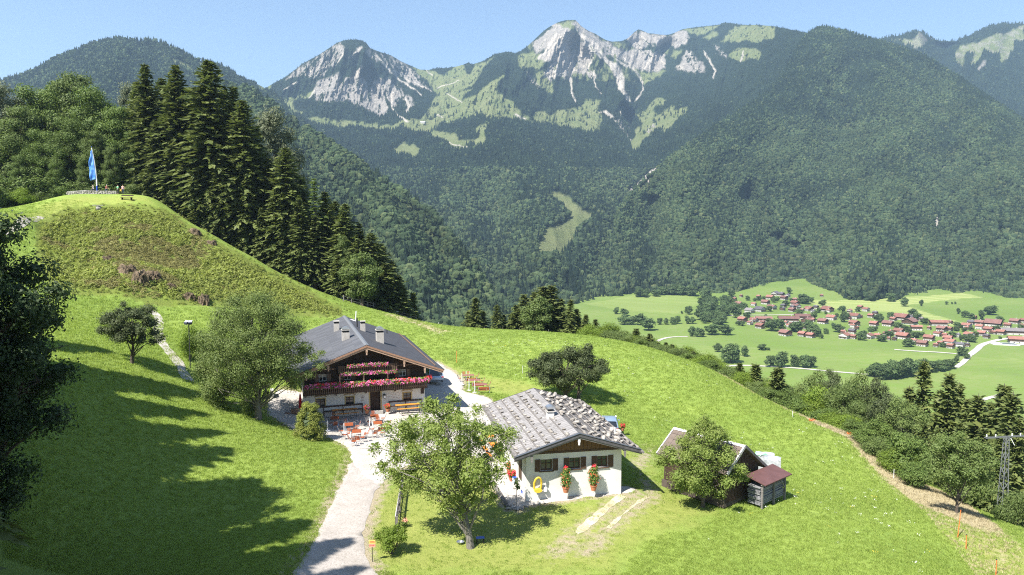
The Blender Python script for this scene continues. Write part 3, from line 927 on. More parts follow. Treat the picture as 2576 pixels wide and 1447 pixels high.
rel_mid = [(A_((880,230),(880,420),(760,700),(640,900)), -120, 40), (A_((1000,310),(1200,600),(1330,830),(1380,950)), -110, 34), (A_((1330,560),(1100,900)), 60, 20),
           (B_((640,100),(860,400),(1050,640),(1200,900)), -190, 26), (B_((620,120),(420,420),(230,560)), -140, 30), (B_((660,260),(640,640)), 120, 26),
           (B_((1220,330),(1280,640)), 120, 34), (A_((2350,360),(2200,600),(1900,820)), -170, 26), (B_((1750,200),(1760,560),(1640,760)), -160, 34), (B_((1560,300),(1420,620),(1300,760),(1190,1000),(1200,1200)), 190, 24),
           ([(1586,480),(1560,560),(1520,640),(1500,700)], 130, 40), ([(1250,330),(1300,450),(1330,560),(1370,680)], -120, 60), ([(1120,420),(1150,560),(1180,700)], -90, 60), ([(1220,500),(1250,640)], 80, 40)]
mountain("mid", sky_mid, foot_mid, dep_mid, 565, 2190, 880, 330, cover_mid, rel_mid, relief_mid, fine=(.40, .66))

# ---------------- the great wooded mountain on the right
sky_r = [(1540,560),(1560,525),(1600,475),(1650,428),(1700,388),(1800,318),(1860,280),(1915,245),(1960,200),(1990,150),(2010,110),(2030,85),(2055,73),(2072,69),(2090,71),(2108,76),(2140,83),(2167,91),(2200,102),(2240,112),(2280,124),(2316,138),(2350,155),(2375,172),(2405,190),(2440,215),(2510,262),(2576,305),(2650,360)]
foot_r = [(1540,790),(1600,760),(1700,752),(1800,752),(1900,745),(1950,728),(1975,704),(1988,690),(2000,704),(2030,720),(2060,735),(2150,762),(2300,765),(2420,752),(2500,754),(2576,762),(2650,765)]
dep_r = [(1540,560,1730),(1560,525,1780),(1600,475,1900),(1700,388,2080),(1800,318,2250),(1915,245,2520),(1985,165,2720),(2072,69,3000),(2167,91,2980),(2316,138,2880),(2440,215,2720),(2576,305,2520),(2650,360,2450),
  (1600,745,1380),(1800,745,1380),(1988,692,1640),(1960,720,1480),(2015,718,1490),(2150,755,1320),(2400,745,1360),(2576,752,1320),(1700,560,1720),(2000,560,1760),(2300,560,1700),(2576,560,1640),
  (1800,400,2060),(2100,400,2150),(2400,400,2080),(2576,420,2000),(2060,200,2600),(2300,260,2480),(2450,330,2220),(1850,650,1540),(2100,650,1530),(2350,650,1510)]
rel_r = [([(1985,720),(1960,650),(1920,560),(1880,500)], 110, 34), ([(2075,80),(2076,160),(1985,240),(1860,340),(1700,470)], -70, 40), ([(2110,90),(2130,240),(2080,420),(2000,560)], 45, 50), ([(2200,110),(2260,300),(2240,520),(2180,700)], -80, 70),
         ([(2330,150),(2380,330),(2400,520),(2420,700)], 60, 55), ([(2440,220),(2520,420),(2560,650)], -70, 60), ([(1760,460),(1740,600),(1720,720)], -70, 50), ([(1640,520),(1620,640)], 90, 30)]
def cover_r(U, V):
    sc = np.zeros_like(U); md = np.zeros_like(U)
    for k, (p, w) in enumerate([([(2355,545),(2358,560),(2352,580)], 3), ([(1575,492),(1598,470),(1620,452)], 5), ([(1610,480),(1640,450)], 2.5)]): sc = np.maximum(sc, line(U, V, p, w, 500 + k))
    md = np.maximum(soft(U, V, C_((660,140),(710,140),(700,180),(660,190)), 3, 8, 3), soft(U, V, C_((540,210),(580,190),(620,230),(570,240)), 3, 8, 4))
    rk = soft(U, V, C_((540,200),(600,190),(610,235),(560,240)), 3, 8, 4) * .8
    return dict(meadow=md, scree=sc, rock=rk)
def relief_r(U, V):
    return -70 * (ridged((U + 0.35 * V) / 130, V / 260, 4, 51) - 0.5) - 30 * fbm(U / 30, V / 40, 3, 52)
mountain("right", sky_r, foot_r, dep_r, 1545, 2640, 460, 280, cover_r, rel_r, relief_r)

# ---------------- far ridge on the right with steep pastures
sky_e = [(2100,140),(2194,100),(2227,95),(2256,91),(2270,88),(2286,84),(2300,80),(2313,78),(2320,80),(2330,88),(2345,99),(2375,104),(2405,104),(2414,98),(2449,86),(2470,76),(2494,65),(2524,60),(2550,60),(2576,60),(2640,66)]
foot_e = [(2100,330),(2640,480)]
dep_e = [(2100,140,4300),(2194,100,4400),(2313,78,4500),(2400,104,4500),(2494,65,4700),(2576,60,4700),(2640,66,4700),(2100,330,3500),(2400,330,3600),(2640,480,3000),(2520,180,4000)]
def cover_e(U, V):
    md = np.zeros_like(U)
    for k, p in enumerate([C_((1990,330),(2030,260),(2200,220),(2350,140),(2400,160),(2500,110),(2576,80),(2576,200),(2500,230),(2440,370),(2380,410),(2370,300),(2300,330),(2240,280),(2180,400),(2110,420),(2170,320),(2080,300),(2060,450),(2000,380)),
                           C_((1420,210),(1540,190),(1560,260),(1600,230),(1660,290),(1700,260),(1740,230),(1690,180),(1640,200),(1560,190)), C_((1640,210),(1680,150),(1740,230),(1680,280)), C_((1830,230),(1880,220),(1870,260))]):
        md = np.maximum(md, soft(U, V, p, 5, 9, 600 + k))
    rk = np.maximum(soft(U, V, C_((1620,210),(1690,135),(1760,200),(1740,240),(1660,290)), 5, 8, 7) * .45, soft(U, V, C_((2170,470),(2240,370),(2260,400),(2200,470)), 4, 8, 8) * .7)
    rk = np.maximum(rk, md * np.clip(fbm(U / 8 - V / 5, V / 5, 3, 9) * 2.2, 0, .6))
    return dict(meadow=md, rock=rk)
mountain("far", sky_e, foot_e, dep_e, 2110, 2630, 220, 110, cover_e, [([(2313,80),(2300,160),(2340,300)], -120, 26), ([(2500,70),(2440,220),(2420,330)], -140, 40), ([(2380,110),(2400,260)], 130, 36)], lambda U, V: -90 * (ridged(U / 50, V / 80, 3, 66) - .5))

# ---------------- the wooded ridge on the far left
sky_l = [(-120,225),(0,206),(30,200),(60,190),(90,178),(110,165),(140,150),(165,138),(190,128),(215,118),(240,110),(270,103),(300,98),(320,102),(345,104),(375,101),(400,106),(425,116),(445,126),(470,138),(490,150),(530,160),(560,170),(585,182),(600,196),(625,207),(650,213),(690,235),(740,290),(800,330)]
foot_l = [(-120,560),(800,620)]
dep_l = [(-120,225,2500),(0,206,2500),(150,145,2600),(300,98,2700),(430,116,2650),(560,170,2700),(690,235,2900),(800,330,2500),(-120,560,1200),(300,560,1200),(600,560,1350),(800,600,1400),(300,300,1900),(600,350,2000)]
def cover_l(U, V):
    md = np.zeros_like(U)
    for k, p in enumerate([[(432,150),(452,155),(475,168),(486,178),(476,180),(455,168),(436,158)], [(492,158),(510,160),(520,170),(505,168)], [(636,214),(684,218),(676,232),(652,230)]]): md = np.maximum(md, soft(U, V, p, 3, 8, 700 + k))
    return dict(meadow=md)
mountain("left", sky_l, foot_l, dep_l, -110, 795, 260, 130, cover_l, [([(300,100),(260,220),(240,330)], -110, 40), ([(380,105),(420,260)], 90, 30), ([(560,172),(520,300),(500,400)], -100, 40), ([(150,145),(120,260)], -80, 40)], lambda U, V: -90 * (ridged(U / 90, V / 120, 4, 77) - .5))

# ---------------- the near wooded spur that comes down behind the farm
sky_s = [(480,200),(560,215),(640,232),(690,268),(710,290),(760,322),(800,345),(850,378),(900,412),(950,448),(1000,482),(1050,520),(1090,548),(1130,588),(1170,640),(1210,700),(1250,770),(1290,800)]
foot_s = [(480,850),(1290,850)]
dep_s = [(480,200,1500),(690,268,1350),(850,378,1200),(1000,482,1080),(1090,548,1000),(1170,640,930),(1250,770,860),(1290,800,850),(480,850,420),(700,850,470),(900,850,520),(1100,850,600),(1290,850,700),(700,500,900),(900,600,860),(1050,700,800)]
mountain("spur", sky_s, foot_s, dep_s, 500, 1285, 240, 170, None, [([(700,300),(850,480),(950,700)], 60, 40), ([(800,350),(960,520),(1060,720)], -60, 40), ([(950,450),(1080,600),(1140,760)], 50, 30)], lambda U, V: -45 * (ridged((U - V) / 110, V / 160, 4, 88) - .5), back=300)
# ================================================================== THE FAR-OFF FOREST
def far_leaf(name, stops, rough=0.9):
    m, nt, b = new_mat(name)
    b.inputs['Roughness'].default_value = rough; b.inputs['Specular IOR Level'].default_value = 0.1
    oi = nt.nodes.new("ShaderNodeObjectInfo")
    c = ramp(nt, oi.outputs['Random'], stops)
    f = ramp(nt, noise(nt, oi.outputs['Location'], 0.010, 4, 0.65), [(0.40, 0), (0.60, 1)])
    hs = N(nt, "ShaderNodeHueSaturation", i_Value=0.62)
    nt.links.new(c, hs.inputs['Color'])
    c = mix(nt, f, c, hs.outputs[0])
    nt.links.new(c, b.inputs['Base Color'])
    return m
M_fc = far_leaf("far_conifer", [(0.0, (0.014, 0.027, 0.018)), (0.5, (0.025, 0.042, 0.025)), (1.0, (0.042, 0.063, 0.032))])
M_fb = far_leaf("far_broadleaf", [(0.0, (0.031, 0.052, 0.025)), (0.5, (0.054, 0.080, 0.035)), (0.9, (0.072, 0.098, 0.041)), (1.0, (0.098, 0.116, 0.051))])

def far_conifer(seed):
    r_ = random.Random(seed); m = MB()
    n = 7; H = 1.0
    for k, (z0, z1, rad) in enumerate(((0.06, 0.52, 0.20), (0.34, 0.78, 0.145), (0.60, 1.0, 0.085))):
        base = len(m.v)
        for i in range(n * 2):
            a = math.pi * i / n + k
            q = rad * (1.0 if i % 2 == 0 else 0.55) * r_.uniform(0.8, 1.2)
            m.v.append((q * math.cos(a), q * math.sin(a), z0 + r_.uniform(-.02, .03)))
        m.v.append((r_.uniform(-.01, .01), r_.uniform(-.01, .01), z1))
        for i in range(n * 2): m.f.append((base + i, base + (i + 1) % (n * 2), base + n * 2))
    return m.mesh("far_conifer", M_fc)
def far_broad(seed):
    m = MB(); r_ = random.Random(seed)
    m.blob((0, 0, 0.58), (0.36, 0.36, 0.42), seed, 1, 0.22)
    for k in range(4):
        a = r_.uniform(0, 6.28)
        m.blob((0.22 * math.cos(a), 0.22 * math.sin(a), r_.uniform(.45, .8)), r_.uniform(.16, .24), seed * 9 + k, 1, 0.25)
    return m.mesh("far_broadleaf", M_fb)
FARP = [proto("a_conifer_%d" % k, far_conifer(k)) for k in range(3)] + [proto("b_broadleaf_%d" % k, far_broad(k)) for k in range(4)]

def tri_area(P):
    a = P[1:, :-1] - P[:-1, :-1]; b_ = P[:-1, 1:] - P[:-1, :-1]
    return np.linalg.norm(np.cross(a, b_), axis=-1)

FP, FSC, FI = [], [], []
def plant(sheet, per_tree, size, conifer, seed, vmax=None, keep=None, cap=80000, fade=None):
    s = SHEETS[sheet]; P = s.P
    rg = np.random.default_rng(seed)
    A = tri_area(P)
    U = s.U[:-1, :-1]; V = s.V[:-1, :-1]
    bare = np.zeros_like(s.U)
    for k in s.cov.values(): bare = np.maximum(bare, k)
    wgt = A * np.clip(1 - 4.0 * bare[:-1, :-1], 0, 1)
    if keep is not None: wgt = wgt * keep(U, V)
    n = int(min(cap, wgt.sum() / per_tree))
    ci = np.searchsorted(np.cumsum(wgt.ravel()) / wgt.sum(), rg.random(n))
    i, j = np.unravel_index(np.minimum(ci, wgt.size - 1), wgt.shape)
    a, b_ = rg.random(n)[:, None], rg.random(n)[:, None]
    q = P[i, j] * (1 - a) * (1 - b_) + P[i + 1, j] * a * (1 - b_) + P[i, j + 1] * (1 - a) * b_ + P[i + 1, j + 1] * a * b_
    uu, vv = s.U[i, j], s.V[i, j]
    pc = conifer(uu, vv)
    isc = rg.random(n) < pc
    sz = size(uu, vv) * rg.uniform(0.65, 1.25, n) * np.where(isc, 1.12, 0.80)
    pick = np.where(isc, rg.integers(0, 3, n), 3 + rg.integers(0, 4, n))
    q[:, 2] -= 0.05 * sz
    FP.append(q); FSC.append(sz); FI.append(pick)

patch = lambda U, V, sc, seed: vnoise(U / sc, V / sc, seed)
# dwarf pine and thin woods high up; tall spruce lower down; broadleaved near the valley
plant("mid", 46, lambda u, v: np.where(v < 260, 8, np.where(v < 330, 13, np.where(v < 450, 17, 20))), lambda u, v: np.clip(0.95 - 0.55 * (v > 430) * patch(u, v, 60, 4) * 1.6, 0.15, 1), 1, cap=100000,
      keep=lambda U, V: np.clip((790 - V) / 20, 0, 1) * np.where(V < 240, 0.8, 1.0) * (1 - (inpoly(U, V, B_((0,0),(1000,90),(1700,190),(1600,620),(1200,720),(400,640))) * 0.8)))
plant("right", 26, lambda u, v: 13.5 + 2 * (v > 600), lambda u, v: np.clip(0.25 + 0.55 * np.clip((420 - v) / 260, 0, 1) + 0.9 * (patch(u, v, 70, 6) - 0.5) + 0.4 * (patch(u, v, 18, 7) - 0.5), 0.06, 0.9), 2, cap=95000)
plant("far", 80, lambda u, v: 18 + 0 * u, lambda u, v: 0.95 + 0 * u, 3, cap=16000)
plant("left", 45, lambda u, v: 16 + 0 * u, lambda u, v: 0.7 + 0 * u, 4, cap=34000)
plant("spur", 30, lambda u, v: 15 + 0 * u, lambda u, v: np.clip(0.35 + 0.9 * (patch(u, v, 50, 8) - 0.5), 0.05, 1), 5, cap=34000)
FP_ = np.concatenate(FP); FSC_ = np.concatenate(FSC); FI_ = np.concatenate(FI)
print('forest', [len(a) for a in FP])
far_forest = scatter("far_forest", FP_, FSC_, nrg.uniform(0, 6.28, len(FP_)), FI_, FARP)
# lone spruces on the alpine pastures: too small to part, but each stands alone
# ================================================================== THE AIR
def make_haze():
    mb = MB().b(-5200, 5200, -60, 7200, -135, 1640)
    m, nt, b = new_mat("haze_air")
    nt.nodes.remove(b)
    vp = N(nt, "ShaderNodeVolumePrincipled", i_Density=0.000086, i_Anisotropy=0.2)
    vp.inputs['Color'].default_value = (0.52, 0.75, 1.0, 1)
    nt.links.new(vp.outputs[0], nt.nodes["Material Output"].inputs['Volume'])
    return tag(mb.build("haze", m), kind='stuff')
make_haze()
# ================================================================== TREES AND SHRUBS NEAR BY
_ones = "first second third fourth fifth sixth seventh eighth ninth tenth eleventh twelfth thirteenth fourteenth fifteenth sixteenth seventeenth eighteenth nineteenth".split()
_tens = {20: "twent", 30: "thirt", 40: "fort", 50: "fift"}
def nth(n):
    if n < 20: return _ones[n - 1]
    t = n // 10 * 10
    return _tens[t] + ("ieth" if n == t else "y-" + _ones[n - t - 1])

def by_place(items, fmt, group, lone=None):
    """items: things; labelled by their order from the left of the picture"""
    items = sorted(items, key=lambda o: pix(o.location)[0])
    for k, o in enumerate(items):
        w = "leftmost" if k == 0 else ("rightmost" if k == len(items) - 1 else nth(k + 1))
        tail = "" if k in (0, len(items) - 1) else " from the left"
        o['label'] = fmt.replace('{n}', w).replace('{t}', tail)
        o['group'] = group

def leaf_quads(C, Nn, size, rg, aspect=0.6, fold=0.0):
    """one leaf-shaped quad per centre C, facing roughly along Nn"""
    n = len(C)
    t = rg.normal(size=(n, 3)); t -= (t * Nn).sum(1, keepdims=True) * Nn
    t /= np.linalg.norm(t, axis=1, keepdims=True) + 1e-9
    s = np.cross(Nn, t)
    a = (size * rg.uniform(0.7, 1.3, n))[:, None]
    L = t * a; S = s * a * aspect
    v = np.stack([C - L, C + S * 0.9 - L * 0.1, C + L, C - S * 0.9 - L * 0.1], 1).reshape(-1, 3)
    f = np.arange(n * 4).reshape(n, 4)
    return v, f

def unit(a): return a / (np.linalg.norm(a, axis=-1, keepdims=True) + 1e-9)

BARK = mat_simple("bark", (0.115, 0.095, 0.075), 0.9, (0.055, 0.045, 0.036), 6.0, stretch=(3, 3, 0.6), bstr=0.6)
BARKP = mat_simple("pale_bark", (0.20, 0.185, 0.165), 0.9, (0.10, 0.09, 0.078), 5.0, stretch=(3, 3, 0.7), bstr=0.6)

def crown_mesh(name, lobes, n, size, mt, seed, up=0.35, shell=0.55, aspect=0.6, droop=0.0, core=0.05):
    """lobes: (x, y, z, rx, ry, rz); leaves sit in the outer part of every lobe"""
    rg = np.random.default_rng(seed)
    L = np.array(lobes, float)
    w = L[:, 3] * L[:, 4] + L[:, 3] * L[:, 5]
    k = rg.choice(len(L), n, p=w / w.sum())
    d = unit(rg.normal(size=(n, 3)))
    r = shell + (1 - shell) * rg.random(n) ** 0.6
    r = r * (1 + 0.20 * rg.normal(size=n))
    C = L[k, :3] + d * r[:, None] * L[k, 3:]
    if droop: C[:, 2] -= droop * rg.random(n) ** 2
    Nn = unit(d + np.array([0, 0, up]) + 0.55 * rg.normal(size=(n, 3)))
    if core:                                              # oversized inner quads, added to block light inside the crown
        m = int(n * core)
        kk = rg.choice(len(L), m, p=w / w.sum()); d2 = unit(rg.normal(size=(m, 3)))
        C2 = L[kk, :3] + d2 * (0.62 * rg.random(m) ** .5)[:, None] * L[kk, 3:]
        v2, f2 = leaf_quads(C2, unit(rg.normal(size=(m, 3))), size * 2.6, rg, .7)
        v, f = leaf_quads(C, Nn, size, rg, aspect)
        v = np.concatenate([v, v2]); f = np.concatenate([f, f2 + len(f) * 4])
    else:
        v, f = leaf_quads(C, Nn, size, rg, aspect)
    return mesh_np(name, v, f, mt)

def limbs_mesh(name, trunk_pts, trunk_r, ends, r_, mt, lim=0.35, twigs=0):
    """a tapered trunk and a limb to every lobe"""
    m = MB()
    n = len(trunk_pts)
    m.tube(trunk_pts, [trunk_r * (1.25 if i == 0 else 1) * (1 - 0.7 * i / (n - 1)) for i in range(n)], 8)
    tp = [Vector(p) for p in trunk_pts]
    for e in ends:
        e = Vector(e)
        # leave the trunk well below the lobe
        cand = [(p, i) for i, p in enumerate(tp) if p.z < e.z - 0.1 * (tp[-1].z - tp[0].z)] or [(tp[1], 1)]
        p, i = cand[-1] if r_.random() < .6 else r_.choice(cand[max(0, len(cand) - 3):])
        if i == 0: p = tp[0].lerp(tp[1], 0.7); i = 1
        mid = p.lerp(e, 0.5) + Vector((r_.uniform(-.1, .1), r_.uniform(-.1, .1), r_.uniform(.0, .12))) * (e - p).length
        r0 = trunk_r * (1 - 0.7 * i / (n - 1)) * lim * 1.3
        m.tube([p, mid, e], [r0, r0 * 0.6, r0 * 0.22], 5, False)
        for _ in range(twigs):
            q = mid.lerp(e, r_.uniform(.2, 1)); d = Vector((r_.uniform(-1, 1), r_.uniform(-1, 1), r_.uniform(-.2, .8))).normalized()
            m.tube([q, q + d * (e - p).length * .35], [r0 * .3, r0 * .1], 4, False)
    return m.mesh(name, mt)

def lobes_in(cx, cy, cz, rx, ry, rz, n, lr, seed, keepout=0.35, flat=1.0, shape=None, sep=0.62):
    """sub-crowns spread through an ellipsoid, more towards its outside"""
    r_ = random.Random(seed); out = []; tries = 0
    while len(out) < n and tries < 4000:
        tries += 1
        d = Vector((r_.gauss(0, 1), r_.gauss(0, 1), r_.gauss(0, 1))).normalized()
        r = r_.uniform(keepout, 1.0) ** 0.6
        k = 1.0
        if shape: k = shape(d.z * r)
        p = (cx + d.x * rx * r * k, cy + d.y * ry * r * k, cz + d.z * rz * r)
        q = lr * r_.uniform(0.65, 1.25)
        if all((Vector(p) - Vector(o[:3])).length > sep * (q + o[3]) for o in out):
            out.append((*p, q * 1.1, q * 1.1, q * flat))
    return out

def tree(name, loc, trunk_pts, trunk_r, lobes, n, size, mt, seed, label, cat='tree', group=None, bark=BARK, up=0.35, shell=0.55, twigs=0, aspect=0.6, droop=0.0, lim=0.35):
    root = empty(name, loc, 0, label, cat, group)
    obj('trunk', limbs_mesh('trunk', trunk_pts, trunk_r, [l[:3] for l in lobes], random.Random(seed), bark, lim, twigs), root)
    obj('crown', crown_mesh('crown', lobes, n, size, mt, seed, up, shell, aspect, droop), root)
    return root

def place_copy(src, loc, rz, sc, label=None, group=None, name=None):
    c = copy_tree(src)
    c.location = loc; c.rotation_euler = (0, 0, rz)
    c.scale = sc if hasattr(sc, '__len__') else (sc, sc, sc)
    if label: c['label'] = label
    if group: c['group'] = group
    return c

# ---- foliage colours
L_apple = mat_leaf("leaf_apple", (0.120, 0.175, 0.032), (0.180, 0.235, 0.050), (0.27, 0.31, 0.105), trans=0.38)
L_pear = mat_leaf("leaf_pear", (0.095, 0.142, 0.036), (0.140, 0.190, 0.052), (0.22, 0.26, 0.095), trans=0.34)
L_dark = mat_leaf("leaf_dark", (0.046, 0.066, 0.024), (0.074, 0.098, 0.036), (0.125, 0.145, 0.065), trans=0.24)
L_mid = mat_leaf("leaf_mid", (0.070, 0.112, 0.026), (0.108, 0.152, 0.038), (0.17, 0.205, 0.075), trans=0.30)
L_shade = mat_leaf("leaf_shade", (0.026, 0.052, 0.018), (0.040, 0.070, 0.022), (0.060, 0.090, 0.032), trans=0.25)  # darkened leaf copy, shade put into its colour
L_lime = mat_leaf("leaf_lime", (0.125, 0.190, 0.022), (0.165, 0.230, 0.030), (0.20, 0.26, 0.06), trans=0.42)
L_maple = mat_leaf("leaf_maple", (0.056, 0.098, 0.020), (0.092, 0.142, 0.030), (0.155, 0.195, 0.052), trans=0.26, cl_scale=0.45)
L_grey = mat_leaf("leaf_grey", (0.110, 0.135, 0.072), (0.140, 0.160, 0.090), (0.18, 0.20, 0.12), trans=0.3)
L_needle = mat_leaf("needles", (0.050, 0.075, 0.021), (0.100, 0.130, 0.034), (0.180, 0.200, 0.062), trans=0.22, cl_scale=0.5)
L_larch = mat_leaf("needles_larch", (0.085, 0.130, 0.030), (0.115, 0.160, 0.042), (0.150, 0.185, 0.06), trans=0.3, cl_scale=0.5)
L_yew = mat_leaf("needles_dwarf", (0.150, 0.180, 0.030), (0.195, 0.225, 0.042), (0.24, 0.26, 0.07), trans=0.2, cl_scale=3.0)

def spruce_mesh(seed, H, Rb, z0, mt, whorl=0.55, dens=1.0, ragged=0.25):
    rg = np.random.default_rng(seed)
    Vs, Fs = [], []
    z = z0; C = []; Nn = []; Dd = []; Sz = []
    while z < H - 0.3:
        t = (z - z0) / (H - z0)
        Lm = Rb * (1 - t) ** 0.66 * (0.55 + 0.45 * min(1, t * 6))
        nb = max(4, int(7 * dens))
        a0 = rg.uniform(0, 6.28)
        for k in range(nb):
            a = a0 + 6.28 * k / nb + rg.normal() * 0.25
            L = Lm * (1 + ragged * rg.normal()) + 0.12
            if rg.random() < 0.06: L *= 0.4
            d = np.array([math.cos(a), math.sin(a)])
            rise = 0.25 * (t ** 1.5) * 2 - 0.18
            ns = max(2, int(L / 0.52))
            for i in range(ns):
                s = (i + 0.6) / ns
                r = L * s
                zz = z + L * (rise * s - 0.42 * s * s * (1 - 0.6 * t)) + 0.12 * L * max(0, s - 0.75) * 2
                for side in (-1, 1):
                    off = side * (0.14 + 0.26 * (1 - s)) * min(1, L / 2.2) * rg.uniform(0.5, 1.2)
                    p = [d[0] * r - d[1] * off, d[1] * r + d[0] * off, zz - abs(off) * 0.35 + rg.normal() * 0.05]
                    C.append(p)
                    Dd.append([d[0] + -d[1] * side * 0.5, d[1] + d[0] * side * 0.5, -0.38 + 0.5 * t])
                    Nn.append([d[0] * 0.45 - d[1] * side * 0.45, d[1] * 0.45 + d[0] * side * 0.45, 0.8])
                    Sz.append((0.32 + 0.22 * min(1, L / 3) * (1 - 0.3 * s)) * (1.12 if H > 20 else 1))
        z += whorl * (0.72 + 0.5 * rg.random()) * (1 - 0.35 * t)
    C = np.array(C); Dd = unit(np.array(Dd) + 0.28 * rg.normal(size=C.shape)); Nn = np.array(Nn) + 0.3 * rg.normal(size=C.shape)
    Nn = unit(Nn - (Nn * Dd).sum(1, keepdims=True) * Dd)
    S = np.cross(Nn, Dd); a = np.array(Sz)[:, None] * rg.uniform(0.75, 1.3, (len(C), 1))
    v = np.stack([C - Dd * a * 0.8, C + S * a * 0.52 - Dd * a * 0.1, C + Dd * a * 1.25 - np.array([0, 0, .08]) * a, C - S * a * 0.52 - Dd * a * 0.1], 1).reshape(-1, 3)
    # leader
    return mesh_np("crown", v, np.arange(len(v)).reshape(-1, 4), mt)
def spruce_trunk(H, r):
    m = MB(); m.tube([(0, 0, -0.6), (0, 0, H * .4), (0, 0, H * .8), (0, 0, H)], [r, r * .75, r * .32, 0.03], 7)
    return m.mesh("trunk", BARK)
def spruce_kind(seed, H, Rb, z0, mt, **kw):
    return (spruce_trunk(H, 0.012 * H + 0.05), spruce_mesh(seed, H, Rb, z0, mt, **kw), H)
KIND = {
    'tall': [spruce_kind(1, 30, 5.0, 4.5, L_needle, whorl=0.50, dens=1.3), spruce_kind(2, 30, 4.6, 2.5, L_needle, whorl=0.50, dens=1.3), spruce_kind(3, 30, 5.4, 6.0, L_needle, whorl=0.52, dens=1.3, ragged=0.32)],
    'mid': [spruce_kind(4, 14, 2.9, 0.8, L_needle, whorl=0.42), spruce_kind(5, 14, 2.5, 1.6, L_needle, whorl=0.42), spruce_kind(6, 14, 3.2, 0.5, L_needle, whorl=0.42, ragged=0.3)],
    'small': [spruce_kind(7, 6, 1.6, 0.2, L_needle, whorl=0.30), spruce_kind(8, 6, 1.4, 0.2, L_needle, whorl=0.30)],
    'larch': [spruce_kind(9, 26, 3.4, 4.0, L_larch, whorl=0.75, dens=0.8, ragged=0.4)],
}
def spruce(kind, i, loc, H, wide=1.0, name='spruce_tree', label='', group=None):
    tr, cr, h0 = KIND[kind][i % len(KIND[kind])]
    root = empty(name, loc, rnd.uniform(0, 6.28), label, 'tree', group)
    s = H / h0
    root.scale = (s * wide, s * wide, s)
    obj('trunk', tr, root); obj('crown', cr, root)
    return root

def base_at(u, Y):
    x = (u - W0 / 2) / F0 * Y
    return Vector((x, Y, zg(x, Y) - 0.1))
def top_z(v, Y): return at(W0 / 2, v, Y).z

# ---- the dark stand of spruces behind the hill
stand = []
for i, (u, v, Y, kd, wd) in enumerate([(362,205,156,'tall',.9),(385,158,152,'tall',1.0),(425,195,158,'tall',.9),(460,163,150,'tall',1.0),(498,215,156,'tall',.85),(540,150,148,'tall',1.05),(578,225,156,'tall',.9),
        (600,215,150,'tall',.8),(622,250,147,'tall',.95),(652,318,152,'tall',.9),(682,395,148,'tall',.85),(725,370,145,'tall',.85),(762,445,149,'tall',.85),
        (820,480,146,'tall',.95),(845,505,150,'tall',.9),(870,512,143,'tall',1.0),(905,560,145,'tall',1.05),(935,585,143,'tall',1.1),(960,612,148,'tall',1.1),
        (940,640,142,'tall',1.05),(970,660,141,'mid',1.3),(1000,690,143,'mid',1.2),(1015,725,144,'mid',1.2),(900,600,140,'tall',1.0),(985,655,145,'mid',1.1),(1005,700,147,'mid',1.0),(510,420,146,'tall',.9),(590,470,146,'tall',.9),(660,520,143,'tall',.95),(440,400,148,'tall',.9),
        (725,560,143,'mid',1.1),(850,640,140,'mid',1.15),(405,300,149,'tall',.95),(480,330,148,'tall',.95),(530,330,152,'tall',.95),(560,380,145,'tall',.95),(630,420,145,'tall',.95),(700,470,144,'tall',.95),(790,540,143,'tall',1.0),(880,620,141,'tall',1.0),(925,660,141,'mid',1.2),(960,690,142,'mid',1.2),(755,500,142,'tall',.9),(350,260,160,'tall',1.0)]):
    b = base_at(u, Y)
    stand.append(spruce(kd, i, b, top_z(v, Y) - b.z, wd * (1.12 if u < 670 else 1.38)))
by_place(stand, "dark spruce behind the hill, {n}{t} in the stand", "spruces of the dark stand behind the hill")
b = base_at(795, 144); spruce('larch', 0, b, top_z(448, 144) - b.z, 1.0, 'larch_tree', "light green feathery larch among the dark spruces behind the farmhouse")
b = base_at(1038, 146); spruce('small', 0, b, top_z(742, 146) - b.z + .6, 0.9, label="small spruce standing apart at the fence end, right of the dark stand")

# ---- broadleaved trees behind the flag
def grove_kind(seed, H, rx, rz, mt, n, size, nl=16, lr=None, zc=0.56, bark=BARK, shape=None, flat=0.85):
    lr = lr or rx * 0.42
    lb = lobes_in(0, 0, H * zc, rx - lr * .6, rx - lr * .6, rz - lr * .6, nl, lr, seed, 0.3, flat, shape, 0.74)
    tr = limbs_mesh('trunk', [(0, 0, -.6), (0.1, 0, H * .25), (0, .1, H * .5), (0, 0, H * .72)], 0.016 * H + .05, [l[:3] for l in lb], random.Random(seed), bark)
    return (tr, crown_mesh('crown', lb, n, size, mt, seed, .45, .72, core=.07), H)
GROVE = [grove_kind(21, 26, 6.6, 11.5, L_maple, 26000, 0.20, 34, 2.3), grove_kind(22, 26, 6.0, 12, L_maple, 24000, 0.20, 34, 2.1, shape=lambda z: 1 - 0.35 * max(0, z)), grove_kind(23, 26, 5.6, 11.5, L_mid, 22000, 0.20, 32, 2.0)]
GREYK = grove_kind(24, 24, 5.6, 11, L_grey, 20000, 0.19, 36, 1.7)
def put_kind(k, loc, H, wide, name, label, group=None, cat='tree'):
    tr, cr, h0 = k
    root = empty(name, loc, rnd.uniform(0, 6.28), label, cat, group)
    s = H / h0; root.scale = (s * wide, s * wide, s)
    obj('trunk', tr, root); obj('crown', cr, root)
    return root
grove = []
for i, (u, v, Y, wd) in enumerate([(110,225,160,.95),(165,205,166,.95),(215,185,162,.95),(262,225,158,1.0),(312,268,154,1.0),(70,270,152,1.0),(190,300,150,1.0),(345,330,152,.9),(250,330,149,.95),(120,330,150,1.0),(20,300,152,1.0),(290,370,148,.8),(155,390,147,.8),(60,390,147,.8),(220,400,147,.75),(-40,260,156,1.1),(330,300,165,1.0)]):
    b = base_at(u, Y); grove.append(put_kind(GROVE[i % 3], b, (top_z(v, Y) - b.z) * 1.04, wd, 'maple_tree', ''))
